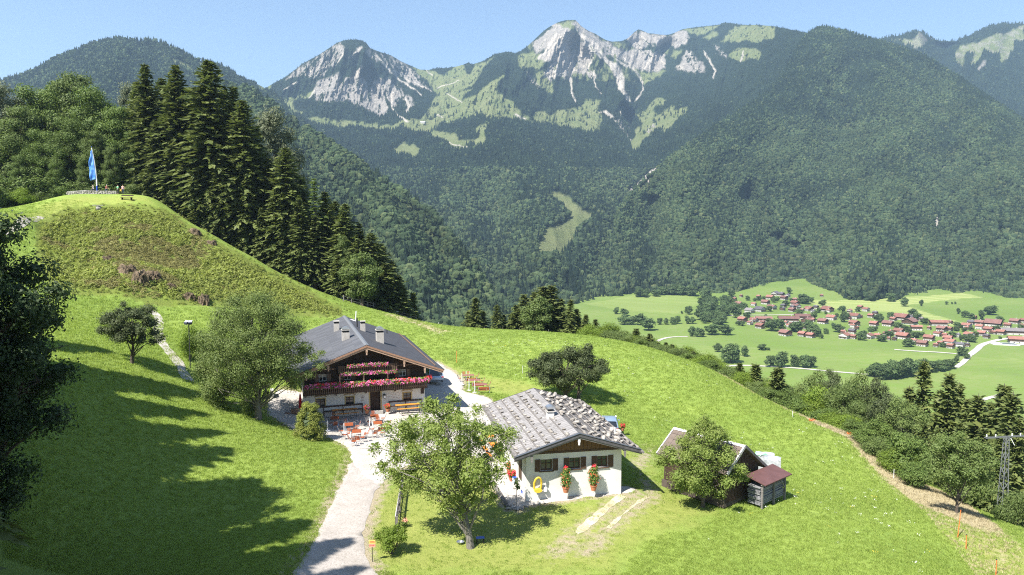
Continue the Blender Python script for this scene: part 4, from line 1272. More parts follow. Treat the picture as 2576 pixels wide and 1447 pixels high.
by_place(grove, "leafy green maple behind the flag hill, {n}{t} of the grove", "maples of the grove behind the flag")
b = base_at(28, 158); put_kind(GREYK, b, top_z(205, 158) - b.z, 1.1, 'willow_tree', "grey green willow at the left edge of the maple grove")
b = base_at(700, 165); put_kind(GREYK, b, top_z(268, 165) - b.z, .72, 'willow_tree', "pale grey green willow rising behind the spruces, right of the tallest")
b = base_at(352, 172); put_kind(GREYK, b, top_z(205, 172) - b.z, .62, 'willow_tree', "pale grey green willow in the gap between maples and spruces")
for u_, v_, Y_, lab in ((868, 585, 141, "broadleaved tree between the spruces low in the dark stand, upper of two"), (930, 655, 139, "broadleaved tree between the spruces low in the dark stand, lower of two")):
    b = base_at(u_, Y_); put_kind(GROVE[2], b - Vector((0, 0, 1)), top_z(v_, Y_) - b.z + 1, .8, 'ash_tree', lab)
b = base_at(905, 134); put_kind(grove_kind(25, 10, 3.2, 4.6, L_mid, 8000, 0.15, 20, 1.2), b + Vector((0, 2, -1)), 12, 1.0, 'ash_tree', "leafy broadleaved tree at the foot of the dark spruce stand")

# ---- shrubs of several kinds, each with its own stems
def shrub_kind(seed, H, rx, mt, n, size, nl=9):
    lb = lobes_in(0, 0, H * .52, rx * .66, rx * .66, H * .38, nl, rx * .42, seed, 0.2, .9)
    m = MB(); r_ = random.Random(seed)
    for l in lb: m.tube([(r_.uniform(-.2, .2), r_.uniform(-.2, .2), -.3), (l[0] * .4, l[1] * .4, l[2] * .5), l[:3]], [.06, .04, .015], 4, False)
    return (m.mesh('stem', BARK), crown_mesh('foliage', lb, n, size, mt, seed, 0.3, 0.5), H)
SHRUB = [shrub_kind(31, 5, 3.0, L_mid, 7200, .11), shrub_kind(32, 5, 2.7, L_maple, 7000, .11), shrub_kind(33, 5, 3.2, L_lime, 7600, .11), shrub_kind(34, 5, 2.6, L_pear, 6800, .11), shrub_kind(35, 5, 2.9, L_dark, 7000, .11)]
def shrub(i, loc, H, wide, name, label, group=None):
    st, fo, h0 = SHRUB[i % len(SHRUB)]
    root = empty(name, loc, rnd.uniform(0, 6.28), label, 'shrub', group)
    s = H / h0; root.scale = (s * wide, s * wide, s)
    obj('stem', st, root); obj('foliage', fo, root)
    return root
gs = []
for i, (u, v, Y, wd) in enumerate([(40,440,150,1.6),(80,435,152,1.6),(110,440,151,1.6),(160,440,151,1.6),(205,440,151,1.6),(245,440,152,1.6),(290,435,152,1.6),(190,470,147,1.3),(230,465,148,1.3),(265,470,148,1.3),(130,460,150,1.4),(-10,468,140,1.2),(18,480,143,1.2),(70,490,143,1.3),(110,492,146,1.2),(150,480,148,1.2),(300,478,148,1.2),(345,470,148,1.3)]):
    b = base_at(u, Y); gs.append(shrub([1, 0, 1, 1, 0, 1, 1, 1, 0, 1, 1, 1, 1, 2, 0, 1, 1, 0][i], b, max(2.0, top_z(v, Y) - b.z + 1.0), wd, 'shrub', ''))
by_place(gs, "green shrub under the maples beside the hilltop, {n}{t}", "shrubs along the edge of the hilltop")

# ---- spruces peeping over the far edge of the meadow
mids = []
for i, (u, v, Y, wd) in enumerate([(1178,790,160,1.0),(1196,757,157,1.0),(1215,790,160,.9),(1250,775,158,.9),(1268,800,160,.9),(1298,775,158,1.0),(1318,748,158,1.0),(1345,742,160,1.0),(1368,728,156,1.15),(1388,725,157,1.1),(1412,760,157,1.0),(1436,762,154,.75),(1452,785,155,.9),(1475,800,153,1.0),(1500,812,152,1.0),(1330,800,156,1.1),(1285,800,159,1.0),(1305,790,160,1.0),(1358,770,161,1.0),(1400,780,160,1.0),(1455,800,157,1.0),(1530,826,150,1.0)]):
    b = base_at(u, Y); mids.append(spruce('mid', i, b, top_z(v, Y) - b.z + .8, wd * 1.5))
by_place(mids, "spruce behind the far meadow fence, {n}{t} in that clump", "spruces behind the far meadow edge")
b = base_at(1350, 152); put_kind(grove_kind(26, 9, 3.6, 4, L_mid, 4200, 0.2, 16, 1.3), b, 9.0, 1.0, 'ash_tree', "round leafy tree in front of the spruces at the far meadow edge")

# ---- the hedge that runs down the right edge of the meadow
edge_uv = [(1480,848,141),(1600,872,133),(1700,902,124),(1780,930,116),(1850,958,109),(1950,1006,99),(2050,1048,91),(2140,1090,81),(2250,1160,70),(2330,1225,62),(2430,1290,56)]
ed = np.array(edge_uv, float)
def edge(u): return np.interp(u, ed[:, 0], ed[:, 1]), np.interp(u, ed[:, 0], ed[:, 2])
hs = []
r_ = random.Random(5)
u = 1486
while u < 2330:
    v, Y = edge(u)
    for row in range(2 if u < 1900 else 3):
        Yq = Y + 4 + row * 5.5 + r_.uniform(-1, 1.2)
        uu = u + r_.uniform(-8, 8)
        b = base_at(uu, Yq)
        vt = v - r_.uniform(12, 34) - row * 9 - (12 if u > 1950 else 0)
        H = max(2.4, top_z(vt, Yq) - b.z)
        hs.append(shrub(r_.choice([0, 1, 2, 3, 1, 0, 2]), b, H, min(1.5, 1.15 * (5.2 / H) ** .35), 'hedge_shrub', ''))
    u += r_.uniform(15, 22) * (1 if u < 1900 else 1.5)
third = len(hs) // 3
hs.sort(key=lambda o: pix(o.location)[0])
for k, (nm) in enumerate(("upper", "middle", "lower")):
    by_place(hs[k * third:(k + 1) * third if k < 2 else None], "green hedge shrub behind the dry strip, {n}{t} in the hedge's %s stretch" % nm, "shrubs of the hedge along the meadow edge")
sp = []
for i, (u, v) in enumerate([(1560,838),(1603,824),(1638,838),(1660,860),(1679,860),(1695,864),(1721,876),(1749,882),(1868,912),(1910,912),(1966,922)]):
    _, Y = edge(u); Y += 7
    b = base_at(u, Y); sp.append(spruce('small', i, b, top_z(v, Y) - b.z, 1.1))
by_place(sp, "young pointed spruce rising from the hedge, {n}{t}", "young spruces in the hedge")
OPEN = [grove_kind(41, 11, 3.4, 5.0, L_pear, 11000, .11, 26, 1.0), grove_kind(42, 11, 3.8, 5.2, L_dark, 12000, .11, 26, 1.15), grove_kind(43, 11, 3.6, 5.0, L_mid, 12000, .11, 24, 1.2)]
ot = []
for i, (u, v, dY, k) in enumerate([(2060,930,15,0),(2104,925,18,1),(2168,930,16,0),(2215,945,20,1),(2140,960,11,2),(1990,965,10,1),(2030,985,9,0),(2250,985,14,1),(2290,1000,12,0),(2185,1010,10,2)]):
    _, Y = edge(u); Y += dY
    b = base_at(u, Y); H = top_z(v, Y) - b.z
    ot.append(put_kind(OPEN[k], b, H, min(1.2, 8.5 / H), 'ash_tree', ''))
by_place(ot, "loose leafy ash beyond the hedge, {n}{t} on the slope", "broadleaved trees beyond the hedge")
b = base_at(2069, 96.5); shrub(2, b, top_z(982, 96.5) - b.z, .95, 'round_bush', "bright green round bush standing out in front of the hedge trees")
b = base_at(2240, 78); shrub(1, b, top_z(1048, 78) - b.z, .95, 'round_bush', "broad dark green bush at the lower end of the hedge")
b = base_at(2310, 71); shrub(1, b, top_z(1085, 71) - b.z, 1.0, 'round_bush', "wide green bush left behind the young tree on the dry strip")
b = base_at(2450, 66); shrub(0, b, top_z(1150, 66) - b.z, .9, 'round_bush', "green bush between the young tree and the steel mast")
b = base_at(2592, 60); shrub(0, b, top_z(1225, 60) - b.z, .8, 'round_bush', "green bush at the right edge beside the mast's foot")
b = base_at(2552, 60); shrub(1, b, 1.6, .8, 'round_bush', "low bush at the foot of the steel mast")
rs = []
for i, (u, v, Y, wd) in enumerate([(2304,970,98,.9),(2339,905,97,.78),(2383,978,94,.9),(2405,935,92,.85),(2431,962,94,.85),(2460,1000,90,.9),(2482,990,86,.95),(2515,1010,88,.9),(2546,965,84,.95),(2570,985,80,1.0),(2440,1060,80,1.0),(2500,1075,77,1.0),(2545,1090,74,1.0),(2590,1050,76,1.0),(2385,1075,82,1.0),(2345,1050,86,1.0)]):
    b = base_at(u, Y); rs.append(spruce('mid', i, b, top_z(v, Y) - b.z, wd * .95))
by_place(rs, "dark spruce on the steep slope behind the mast, {n}{t}", "spruces on the slope at the right")

# ---- single trees of the farm
def P(u, v): return ground(u, v)
# apple tree in front, leaning to the left
g = P(1185, 1378)
lb = lobes_in(-1.6, 0.4, 6.7, 4.0, 3.1, 3.0, 60, .80, 51, .15, .62) + [(-1.1, .3, 9.6, .6, .6, .5), (-2.6, .2, 9.2, .7, .7, .5), (.4, .3, 9.0, .6, .6, .4), (-5.6, 0, 5.4, .7, .7, .35), (-6.0, 0, 6.6, .6, .6, .3), (-5.2, .2, 7.9, .7, .7, .4), (2.6, .2, 7.6, .6, .6, .4)] + [(-.5, .2, 3.8, .7, .7, .5), (-1.3, .1, 3.3, .7, .7, .45), (.5, .3, 4.0, .6, .6, .5), (-4.6, .3, 4.7, .6, .6, .35), (-4.2, 0, 3.9, .55, .55, .3), (1.7, .2, 5.0, .7, .7, .45), (1.9, 0, 6.3, .6, .6, .5), (-2.4, 0, 3.6, .7, .7, .4), (-1.0, -.5, 3.6, .8, .7, .5), (.2, -.4, 3.4, .7, .6, .5), (-1.7, -.4, 2.9, .6, .6, .4), (-.2, -.6, 4.4, .9, .7, .6), (1.1, -.3, 4.3, .8, .7, .5), (-3.3, -.2, 4.2, .8, .7, .45), (-.6, -.5, 2.7, .5, .5, .4), (1.4, -.2, 3.5, .5, .5, .4)]
tree('apple_tree', g, [(0, 0, -.3), (-.16, 0, 1.0), (-.42, .05, 2.1), (-.66, .1, 3.1), (-.95, .15, 4.3), (-1.3, .3, 5.6), (-1.5, .4, 7.0)], .24, lb, 30000, .070, L_apple, 51,
     "open crowned apple tree with a leaning mossy trunk in front of the courtyard", bark=BARKP, up=.5, shell=.05, twigs=2, droop=.5)
# tree at the shed
g = P(1768, 1276)
lb = lobes_in(0, 0, 3.6, 3.1, 2.7, 2.6, 46, .72, 52, .15, .8, lambda z: 1 - .55 * max(0, z)) + [(0, 0, 6.4, .45, .45, .6), (-.5, 0, 5.9, .5, .5, .6), (.5, 0, 6.0, .45, .45, .55), (1.1, 0, 5.5, .5, .5, .5)]
tree('plum_tree', g, [(0, 0, -.3), (0, 0, .9), (.05, 0, 2.0), (0, .05, 3.4), (0, 0, 5.6)], .15, lb, 24000, .066, L_apple, 52, "dense upright fruit tree standing in front of the brown wooden shed", up=.4, shell=.2, twigs=2)
# twin trunked dark tree behind the barn
g = P(1438, 1006)
lb = lobes_in(-.3, 0, 3.9, 4.9, 4.0, 2.0, 46, .95, 53, .3, .8, lambda z: 1 - .25 * max(0, z)) + [(1.9, 0, 6.3, .7, .7, .6), (1.6, 0, 5.7, .9, .9, .6)]
t = tree('walnut_tree', g, [(-.7, 0, -.3), (-.75, 0, 1.0), (-.8, 0, 2.2), (-.6, 0, 3.4), (-.4, 0, 4.4)], .26, lb, 26000, .10, L_dark, 53, "broad dome shaped dark walnut tree with two trunks behind the stone weighted roof", up=.3, shell=.5)
obj('trunk', limbs_mesh('trunk', [(.8, 0, -.3), (.85, 0, 1.0), (.9, 0, 2.2), (1.1, 0, 3.4)], .24, [(2.5, .4, 3.5), (3, -.6, 3.2), (1.8, 0, 4.6)], random.Random(3), BARK), t)
# small tree on the left meadow
g = P(332, 914)
lb = lobes_in(.1, 0, 3.9, 2.9, 2.5, 1.75, 34, .68, 54, .2, .75) + [(-2.7, 0, 3.3, .6, .6, .5), (2.9, 0, 2.6, .6, .6, .45), (-.6, 0, 5.9, .4, .4, .4), (2.2, 0, 2.2, .6, .6, .4)]
tree('apple_tree', g, [(0, 0, -.3), (.05, 0, .9), (.2, 0, 1.8), (.1, 0, 2.8), (0, 0, 4.0)], .17, lb, 19000, .075, L_dark, 54, "small crooked apple tree alone on the left meadow beside the footpath", up=.4, shell=.3, twigs=1)
# big wispy tree beside the house
g = P(650, 1054)
lb = lobes_in(-.3, 0, 7.0, 5.4, 4.7, 4.9, 96, 1.1, 55, .2, .9, lambda z: 1 - .32 * max(0, z) + .1 * max(0, -z)) + [(4.6, -.4, 7.2, .8, .8, .5), (5.6, -.6, 6.2, .8, .8, .45), (6.2, -.5, 5.4, .7, .7, .4), (5.0, -.5, 4.6, .8, .8, .4), (-5.2, 0, 4.6, 1.1, 1.1, .9), (-4.4, .3, 2.6, 1.2, 1.2, 1.0), (-3.4, -.3, 1.6, 1.0, 1.0, .9), (6.4, -.5, 6.6, .5, .5, .3)]
tree('pear_tree', g, [(0, 0, -.3), (0, 0, 1.4), (.1, 0, 2.8), (-.1, 0, 4.6), (-.3, 0, 7.0), (-.3, 0, 9.6)], .30, lb, 76000, .072, L_pear, 55, "big wispy grey green pear tree covering the left half of the farmhouse", bark=BARKP, up=.35, shell=.3, twigs=1, droop=.3, lim=.26)
shrub(0, P(545, 1018), 3.2, 1.0, 'round_bush', "low green bush under the big pear tree's left side")
shrub(2, P(478, 905), 3.6, .75, 'round_bush', "yellow green bush round the foot of the floodlight pole")
shrub(2, P(515, 900), 2.6, .9, 'round_bush', "bright low bush between the floodlight pole and the pear tree")
shrub(1, P(628, 1046), 2.0, .8, 'round_bush', "small green bush beside the pear tree's trunk")
# young tree on the dry strip
g = P(2406, 1292)
lb = lobes_in(.1, 0, 4.3, 2.5, 2.3, 2.0, 34, .7, 56, .2, .85, lambda z: 1 - .3 * max(0, z)) + [(-2.3, 0, 2.9, .5, .5, .4), (2.2, 0, 3.0, .6, .6, .5), (-2.0, 0, 3.6, .6, .6, .5)]
tree('ash_tree', g, [(0, 0, -.3), (0, 0, .8), (.05, 0, 1.7), (0, 0, 2.6), (.05, 0, 4.5)], .12, lb, 20000, .072, L_mid, 56, "young round crowned ash tree standing alone on the dry grass strip", up=.4, shell=.25, twigs=1)
# bush beside the sign
g = P(985, 1392)
lb = lobes_in(0, 0, 1.05, .95, .8, .6, 16, .36, 57, .1, .85)
root = empty('round_bush', g, 0, "leafy round bush beside the orange roadside sign at the road's right edge", 'shrub')
m = MB(); r_ = random.Random(9)
for l in lb: m.tube([(r_.uniform(-.15, .15), r_.uniform(-.1, .1), -.1), (l[0] * .5, l[1] * .5, .5), l[:3]], [.035, .025, .01], 4, False)
m.build('stem', BARK, root); obj('foliage', crown_mesh('foliage', lb, 5200, .05, L_lime, 57, .4, .3), root)
# clipped dwarf spruce at the courtyard
g = P(781, 1104)
root = empty('dwarf_spruce', g, 0, "dense cone shaped dwarf spruce at the left front corner of the courtyard", 'shrub')
r_ = random.Random(12); lb = []
for k in range(120):
    z = r_.uniform(0.1, 3.3); a = r_.uniform(0, 6.28)
    r = 1.42 * (1 - (z / 3.65) ** 1.7) ** .8 * r_.uniform(.86, 1.0)
    lb.append((r * math.cos(a), r * math.sin(a), z, .30, .30, .24))
MB().tube([(0, 0, -.1), (0, 0, 3.0)], [.12, .03], 6).build('trunk', BARK, root)
obj('foliage', crown_mesh('foliage', lb, 16000, .04, L_yew, 58, .5, .7, .8), root)
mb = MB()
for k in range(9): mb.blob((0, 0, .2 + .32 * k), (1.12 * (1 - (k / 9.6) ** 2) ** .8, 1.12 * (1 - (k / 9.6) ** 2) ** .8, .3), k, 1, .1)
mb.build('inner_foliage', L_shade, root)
# great dark tree at the left edge, seen from its shaded side
b = Vector((-29.0, 39.0, zg(-29.0, 39.0)))
lb = lobes_in(0, 0, 11.0, 4.3, 4.0, 7.0, 66, 1.35, 59, .4, .9, lambda z: 1 - .25 * max(0, z)) + [(2.9, -2.2, 3.0, 1.0, 1.0, .9), (3.2, -1.8, 4.2, 1.1, 1.1, .9), (2.4, -2.6, 1.9, .9, .9, .7), (4.3, .5, 9.0, 1.0, 1.0, .8), (4.6, .2, 13.4, .9, .9, .7), (3.6, .4, 6.4, 1.3, 1.3, 1.0)]
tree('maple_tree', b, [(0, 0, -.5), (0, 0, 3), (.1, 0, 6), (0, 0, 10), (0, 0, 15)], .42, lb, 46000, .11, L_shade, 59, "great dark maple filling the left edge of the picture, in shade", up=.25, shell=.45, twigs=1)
# the wood outside the picture on the left, whose shade falls across the meadow
ow = []
for i, (x, y, H, wd) in enumerate([(-33,19,26,1.2),(-38,22,26,1.2),(-26,12,25,1.2),(-30,15,25,1.2),(-21,12,24,1.1),(-40,36,25,1.1),(-46,40,25,1.1),(-34,26,25,1.2),(-28,23,24,1.2),(-24.8,27.6,26,.7),(-23.6,24.2,26,.7),(-44,26,26,1.2),(-50,33,26,1.2),(-52,38,26,1.2),(-47,52,25,1.0),(-43.5,47,24,.95),(-41,42.5,26,1.0),(-37.5,40.5,24,.95),(-34.5,35,26,1.0),(-31,33.5,24,1.0),(-28.5,29.5,26,1.0),(-25,26.5,24,1.0),(-23.5,22,25,1.0),(-36,29,24,1.0),(-31,24.5,24,1.0),(-43,34,24,1.0),(-50,44,25,1.0),(-27,18,24,1.0),(-20,18.5,22,1.0),(-55,56,24,1.0)]):
    ow.append(spruce('tall', i, Vector((x, y, zg(x, y) - .2)), H, wd * 1.0))
by_place(ow, "tall spruce of the wood left of the meadow, {n}{t}", "spruces of the wood that shades the meadow")

# ---- ground cover nobody could count
def tuft(seed, n, h, w, mt, spread):
    rg = np.random.default_rng(seed); V = []; F = []
    for k in range(n):
        a = rg.uniform(0, 6.28); r = spread * math.sqrt(rg.random()); x, y = r * math.cos(a), r * math.sin(a)
        b_ = rg.uniform(0, 6.28); l = rg.uniform(.2, .7) * h; hh = h * rg.uniform(.6, 1.2)
        dx, dy = math.cos(b_), math.sin(b_); px, py = -dy * w, dx * w
        i = len(V); V += [(x - px, y - py, -.02), (x + px, y + py, -.02), (x + dx * l, y + dy * l, hh)]; F.append((i, i + 1, i + 2))
    return mesh_np("tuft", np.array(V), np.array(F), mt)
M_tuft = mat_leaf("grass_blades", (0.186, 0.266, 0.046), (0.258, 0.336, 0.068), (0.33, 0.38, 0.11), trans=.45, cl_scale=.05)
M_drytuft = far_leaf("dry_blades", [(0, (0.34, 0.285, 0.165)), (.5, (0.44, 0.375, 0.225)), (1, (0.52, 0.45, 0.29))], .8)
TUFT = [proto("a_tuft_%d" % k, tuft(k, 14, .11, .022, M_tuft, .24)) for k in range(3)] + [proto("b_dry_tuft_%d" % k, tuft(9 + k, 16, .26, .018, M_drytuft, .20)) for k in range(2)]
rg = np.random.default_rng(77)
n = 150000
uu = rg.uniform(-40, 2616, n); yy = 38 * (135 / 38) ** (rg.random(n) ** 1.15)
X = (uu - W0 / 2) / F0 * yy
keep = ~(inpoly(X, yy, ROAD) | inpoly(X, yy, YARD))
X, yy = X[keep], yy[keep]
Z = zfun(X, yy)
pu, pv = pix_np(X, yy, Z)
keep = (pv < 1480) & ~inpoly(pu, pv, HEATH) & (~inpoly(X + fbm(X / 2, yy / 2, 2, 6), yy + fbm(X / 2 + 7, yy / 2, 2, 6), MOWN) | (rg.random(len(X)) < .12))
X, yy, Z = X[keep], yy[keep], Z[keep]
isdry = inpoly(X, yy, DRY) | (inpoly(X, yy, DRYG) & (rg.random(len(X)) < .45))
pick = np.where(isdry, 3 + rg.integers(0, 2, len(X)), rg.integers(0, 3, len(X)))
dsc = np.where(isdry, .55, 1.0)
scatter("grass", np.stack([X, yy, Z], -1), dsc * rg.uniform(.6, 1.3, len(X)) * np.clip(yy / 60, .8, 1.5), rg.uniform(0, 6.28, len(X)), pick, TUFT)

# bracken and heath on the steep bank
M_brk = mat_leaf("bracken", (0.150, 0.195, 0.036), (0.230, 0.265, 0.058), (0.30, 0.31, 0.095), trans=.35, rand=.3)
M_hth = mat_leaf("heather", (0.150, 0.140, 0.048), (0.215, 0.205, 0.066), (0.26, 0.25, 0.10), trans=.35, rand=.3)
def clump(seed, n, r, h, size, mt):
    rg = np.random.default_rng(seed)
    d = unit(rg.normal(size=(n, 3))); d[:, 2] = np.abs(d[:, 2])
    C = d * np.array([r, r, h]) * (0.6 + .4 * rg.random((n, 1)))
    v, f = leaf_quads(C, unit(d + np.array([0, 0, .5]) + .5 * rg.normal(size=(n, 3))), size * .8, rg, .55)
    return mesh_np("clump", v, f, mt)
CL = [proto("a_bracken_%d" % k, clump(k, 56, .5, .62, .15, M_brk)) for k in range(3)] + [proto("b_heather_%d" % k, clump(20 + k, 46, .5, .36, .14, M_hth)) for k in range(2)]
n = 60000
X = rg.uniform(-95, -22, n); yy = rg.uniform(86, 146, n); Z = zfun(X, yy)
pu, pv = pix_np(X, yy, Z)
ju, jv = pu + 12 * fbm(X / 2, yy / 2, 2, 3), pv + 10 * fbm(X / 2 + 9, yy / 2, 2, 3)
keep = inpoly(ju, jv, HEATH) & (rg.random(n) < (.22 + .6 * vnoise(X / 3, yy / 3, 4)) * np.clip(poly_dist(pu, pv, HEATH, True) / 30, .12, 1))
X, yy, Z = X[keep], yy[keep], Z[keep]
pu, pv = pu[keep], pv[keep]
brown = .62 * fbm(X / 5, yy / 4, 3, 15) + .60 * np.exp(-((pu - 350) / 150) ** 2 - ((pv - 650) / 75) ** 2) + .35 * np.exp(-((pu - 480) / 60) ** 2 - ((pv - 545) / 40) ** 2)
ish = brown > .30
scatter("bracken", np.stack([X, yy, Z], -1), rg.uniform(.4, 1.25, len(X)) * (1 + .6 * np.clip(fbm(X / 4, yy / 4, 2, 16), 0, 1)) * np.clip(poly_dist(pu, pv, HEATH, True) / 26, .5, 1), rg.uniform(0, 6.28, len(X)), np.where(ish, 3 + rg.integers(0, 2, len(X)), rg.integers(0, 3, len(X))), CL)

# white umbels and daisies over the meadow
M_fl = mat_simple("white_petals", (0.78, 0.78, 0.72), 0.8); M_fy = mat_simple("yellow_petals", (0.75, 0.55, 0.05), 0.8)
def umbel(seed, mt):
    rg = np.random.default_rng(seed); nn = 9
    C = np.stack([rg.normal(0, .16, nn), rg.normal(0, .16, nn), .30 + rg.normal(0, .04, nn)], -1)
    v, f = leaf_quads(C, unit(np.array([[0, 0, 1.]]) + .3 * rg.normal(size=(nn, 3))), .038, rg, .9)
    return mesh_np("umbel", v, f, mt)
UM = [proto("a_umbel_%d" % k, umbel(k, M_fl)) for k in range(3)] + [proto("b_yellow", umbel(8, M_fy))]
n = 46000
uu = rg.uniform(900, 2560, n); yy = rg.uniform(40, 140, n); X = (uu - W0 / 2) / F0 * yy; Z = zfun(X, yy)
pu, pv = pix_np(X, yy, Z)
dens = np.clip(fbm(X / 5, yy / 5, 3, 40) * 1.6 + .12, 0, 1) * .20
dens = np.where(inpoly(pu, pv, [(1090,850),(1400,860),(1560,900),(1700,960),(1500,960),(1290,960),(1150,900)]), dens + .35 * np.clip(fbm(X / 5, yy / 5, 3, 41) + .25, 0, 1), dens)
msk = inpoly(pu, pv, [(1090,835),(1450,855),(1700,905),(1850,965),(2130,1100),(2280,1260),(2400,1447),(1640,1447),(1800,1300),(1900,1200),(1640,1060),(1520,1000),(1280,950),(1170,900)])
keep = msk & (rg.random(n) < dens * .62 * np.clip((yy - 30) / 50, .25, 1)) & ~inpoly(X, yy, DRY)
X, yy, Z = X[keep], yy[keep], Z[keep]
scatter("wildflowers", np.stack([X, yy, Z], -1), rg.uniform(.35, .85, len(X)), rg.uniform(0, 6.28, len(X)), np.where(rg.random(len(X)) < .05, 3, rg.integers(0, 3, len(X))), UM)
# ================================================================== THE FARMHOUSE INN
M_plaster = mat_simple("white_plaster", (0.60, 0.585, 0.555), 0.9, (0.53, 0.515, 0.485), 1.2, bstr=0.15, bscale=20)
M_timber = mat_simple("dark_timber", (0.062, 0.038, 0.026), 0.8, (0.036, 0.022, 0.016), 3.0, stretch=(1, 1, 8), bstr=0.3)
M_timber2 = mat_simple("weathered_timber", (0.20, 0.125, 0.085), 0.85, (0.125, 0.078, 0.055), 4.0, stretch=(1, 1, 6), bstr=0.3)
M_board = mat_simple("warm_board", (0.30, 0.175, 0.115), 0.75, (0.20, 0.115, 0.075), 5.0, stretch=(1, 6, 6), bstr=0.25)
M_carved = mat_simple("carved_wood", (0.42, 0.30, 0.22), 0.8, (0.24, 0.15, 0.10), 9.0)
M_fret = mat_simple("fretwork_wood", (0.10, 0.055, 0.04), 0.8, (0.42, 0.27, 0.22), 9.0, lo=.50, hi=.58)
M_slat = mat_simple("balcony_wood", (0.125, 0.082, 0.055), 0.85, (0.075, 0.048, 0.034), 5.0, stretch=(3, 3, .7), bstr=.2)
M_glass = mat_simple("window_glass", (0.03, 0.035, 0.04), 0.08, (0.05, 0.055, 0.06), 2.0, spec=0.7)
M_cur = mat_simple("white_curtain", (0.62, 0.60, 0.56), 0.9)
M_frame = mat_simple("window_frame_paint", (0.68, 0.65, 0.58), 0.6)
M_browf = mat_simple("brown_frame", (0.10, 0.055, 0.03), 0.6)
M_ochre = mat_simple("ochre_fresco", (0.46, 0.36, 0.15), 0.9, (0.36, 0.27, 0.13), 6.0)
M_fresco = mat_simple("brown_fresco", (0.16, 0.11, 0.065), 0.9, (0.34, 0.27, 0.17), 7.0)
M_ink = mat_simple("fresco_ink", (0.20, 0.10, 0.075), 0.9)
M_slate = mat_simple("slate_roof", (0.062, 0.062, 0.070), 0.7, (0.046, 0.046, 0.053), 1.1, bstr=0.25, bscale=18, spec=0.4)
M_tile = mat_simple("slate_tile", (0.098, 0.100, 0.110), 0.55, (0.078, 0.080, 0.090), 2.0, spec=0.45, rand=0.14)
M_chim = mat_simple("chimney_render", (0.42, 0.395, 0.365), 0.9, (0.32, 0.30, 0.27), 3.0, stretch=(4, 4, 1))
M_metal = mat_simple("grey_metal", (0.55, 0.57, 0.60), 0.35, (0.45, 0.47, 0.5), 6.0, metal=0.85)
M_dark = mat_simple("dark_metal", (0.035, 0.035, 0.038), 0.5)
M_wmetal = mat_simple("white_metal", (0.78, 0.78, 0.78), 0.4)
M_geranium = mat_leaf("geranium_leaf", (0.085, 0.150, 0.026), (0.130, 0.195, 0.042), trans=.25, cl_scale=3)
M_pink = mat_leaf("petal_pink", (0.62, 0.07, 0.26), (0.70, 0.16, 0.40), (0.80, 0.40, 0.58), trans=.2, cl_scale=1.3, rand=.05)
M_red = mat_leaf("petal_red", (0.60, 0.02, 0.03), (0.68, 0.04, 0.08), (0.72, 0.10, 0.10), trans=.2, cl_scale=2, rand=.05)
M_mag = mat_leaf("petal_magenta", (0.40, 0.03, 0.22), (0.50, 0.06, 0.34), (0.58, 0.16, 0.42), trans=.2, cl_scale=2, rand=.05)
M_orange = mat_simple("orange_plank", (0.62, 0.27, 0.035), 0.5, (0.52, 0.21, 0.03), 4.0, stretch=(1, 8, 1))
M_bench = mat_simple("brown_bench", (0.075, 0.040, 0.028), 0.6, (0.05, 0.028, 0.02), 4.0)
M_terra = mat_simple("terracotta", (0.42, 0.17, 0.09), 0.8, (0.34, 0.13, 0.07), 5.0)
M_rust = mat_simple("red_brown_table", (0.30, 0.085, 0.032), 0.55, (0.24, 0.065, 0.026), 3.0, rand=.08)
M_maroon = mat_simple("maroon_table", (0.27, 0.115, 0.10), 0.5, (0.22, 0.09, 0.08), 3.0)

HA = R(18.0)
HO = Vector((-21.6, 74.6, 0.0))
house = empty("farmhouse", HO, HA, "old alpine farmhouse inn with dark slate roof and pink flowered balconies", "house")
HM = Matrix.Translation(HO) @ Matrix.Rotation(HA, 4, 'Z')
HW, HD, RZ, TP = 12.7, 22.6, 7.42, math.tan(R(20.6))
XC = HW / 2; OVS, OVF, OVB = 1.75, 1.55, 1.2
def rz_at(x): return RZ - abs(x - XC) * TP          # upper side of the roof
# ground floor: white masonry with openings modelled as recesses by butting wall pieces round them
def wall_with_holes(mb, x0, x1, z0, z1, holes, y0=0.0, y1=0.45):
    """front wall from x0 to x1 with rectangular holes (xa, xb, za, zb)"""
    xs = sorted({x0, x1} | {h[0] for h in holes} | {h[1] for h in holes})
    for a, b_ in zip(xs[:-1], xs[1:]):
        hh = sorted([h for h in holes if h[0] <= a + 1e-6 and h[1] >= b_ - 1e-6], key=lambda h: h[2])
        z = z0
        for h in hh:
            if h[2] > z + 1e-6: mb.b(a, b_, y0, y1, z, h[2])
            z = h[3]
        if z < z1 - 1e-6: mb.b(a, b_, y0, y1, z, z1)
GW = [(1.25, 2.12, .86, 1.76), (4.25, 5.08, .86, 1.76), (10.35, 11.2, .86, 1.76)]
DOOR = (6.8, 7.9, 0.0, 2.12)
mb = MB()
wall_with_holes(mb, 0, HW, -1.2, 2.42, GW + [(6.8, 7.9, -1.2, 2.12)])
mb.b(0, .45, .45, HD, -1.2, 2.42); mb.b(HW - .45, HW, .45, HD, -1.2, 2.42); mb.b(.45, HW - .45, HD - .45, HD, -1.2, 2.42)
mb.build("wall", M_plaster, house)
mb = MB().b(6.8, 7.9, .35, .44, -.1, 2.12)
for k in range(6): mb.b(6.83 + k * .18, 6.99 + k * .18, .325, .347, 0, 2.08)
d = mb.build("door", M_timber, house); MB().lathe((7.72, .29, 1.0), [(.03, -.02), (.04, 0), (.03, .02)], 8).build("handle", M_metal, d)
mb = MB(); mb.b(6.66, 6.795, -.012, .1, 0, 2.26); mb.b(7.905, 8.04, -.012, .1, 0, 2.26); mb.b(6.80, 7.90, -.012, .1, 2.125, 2.26)
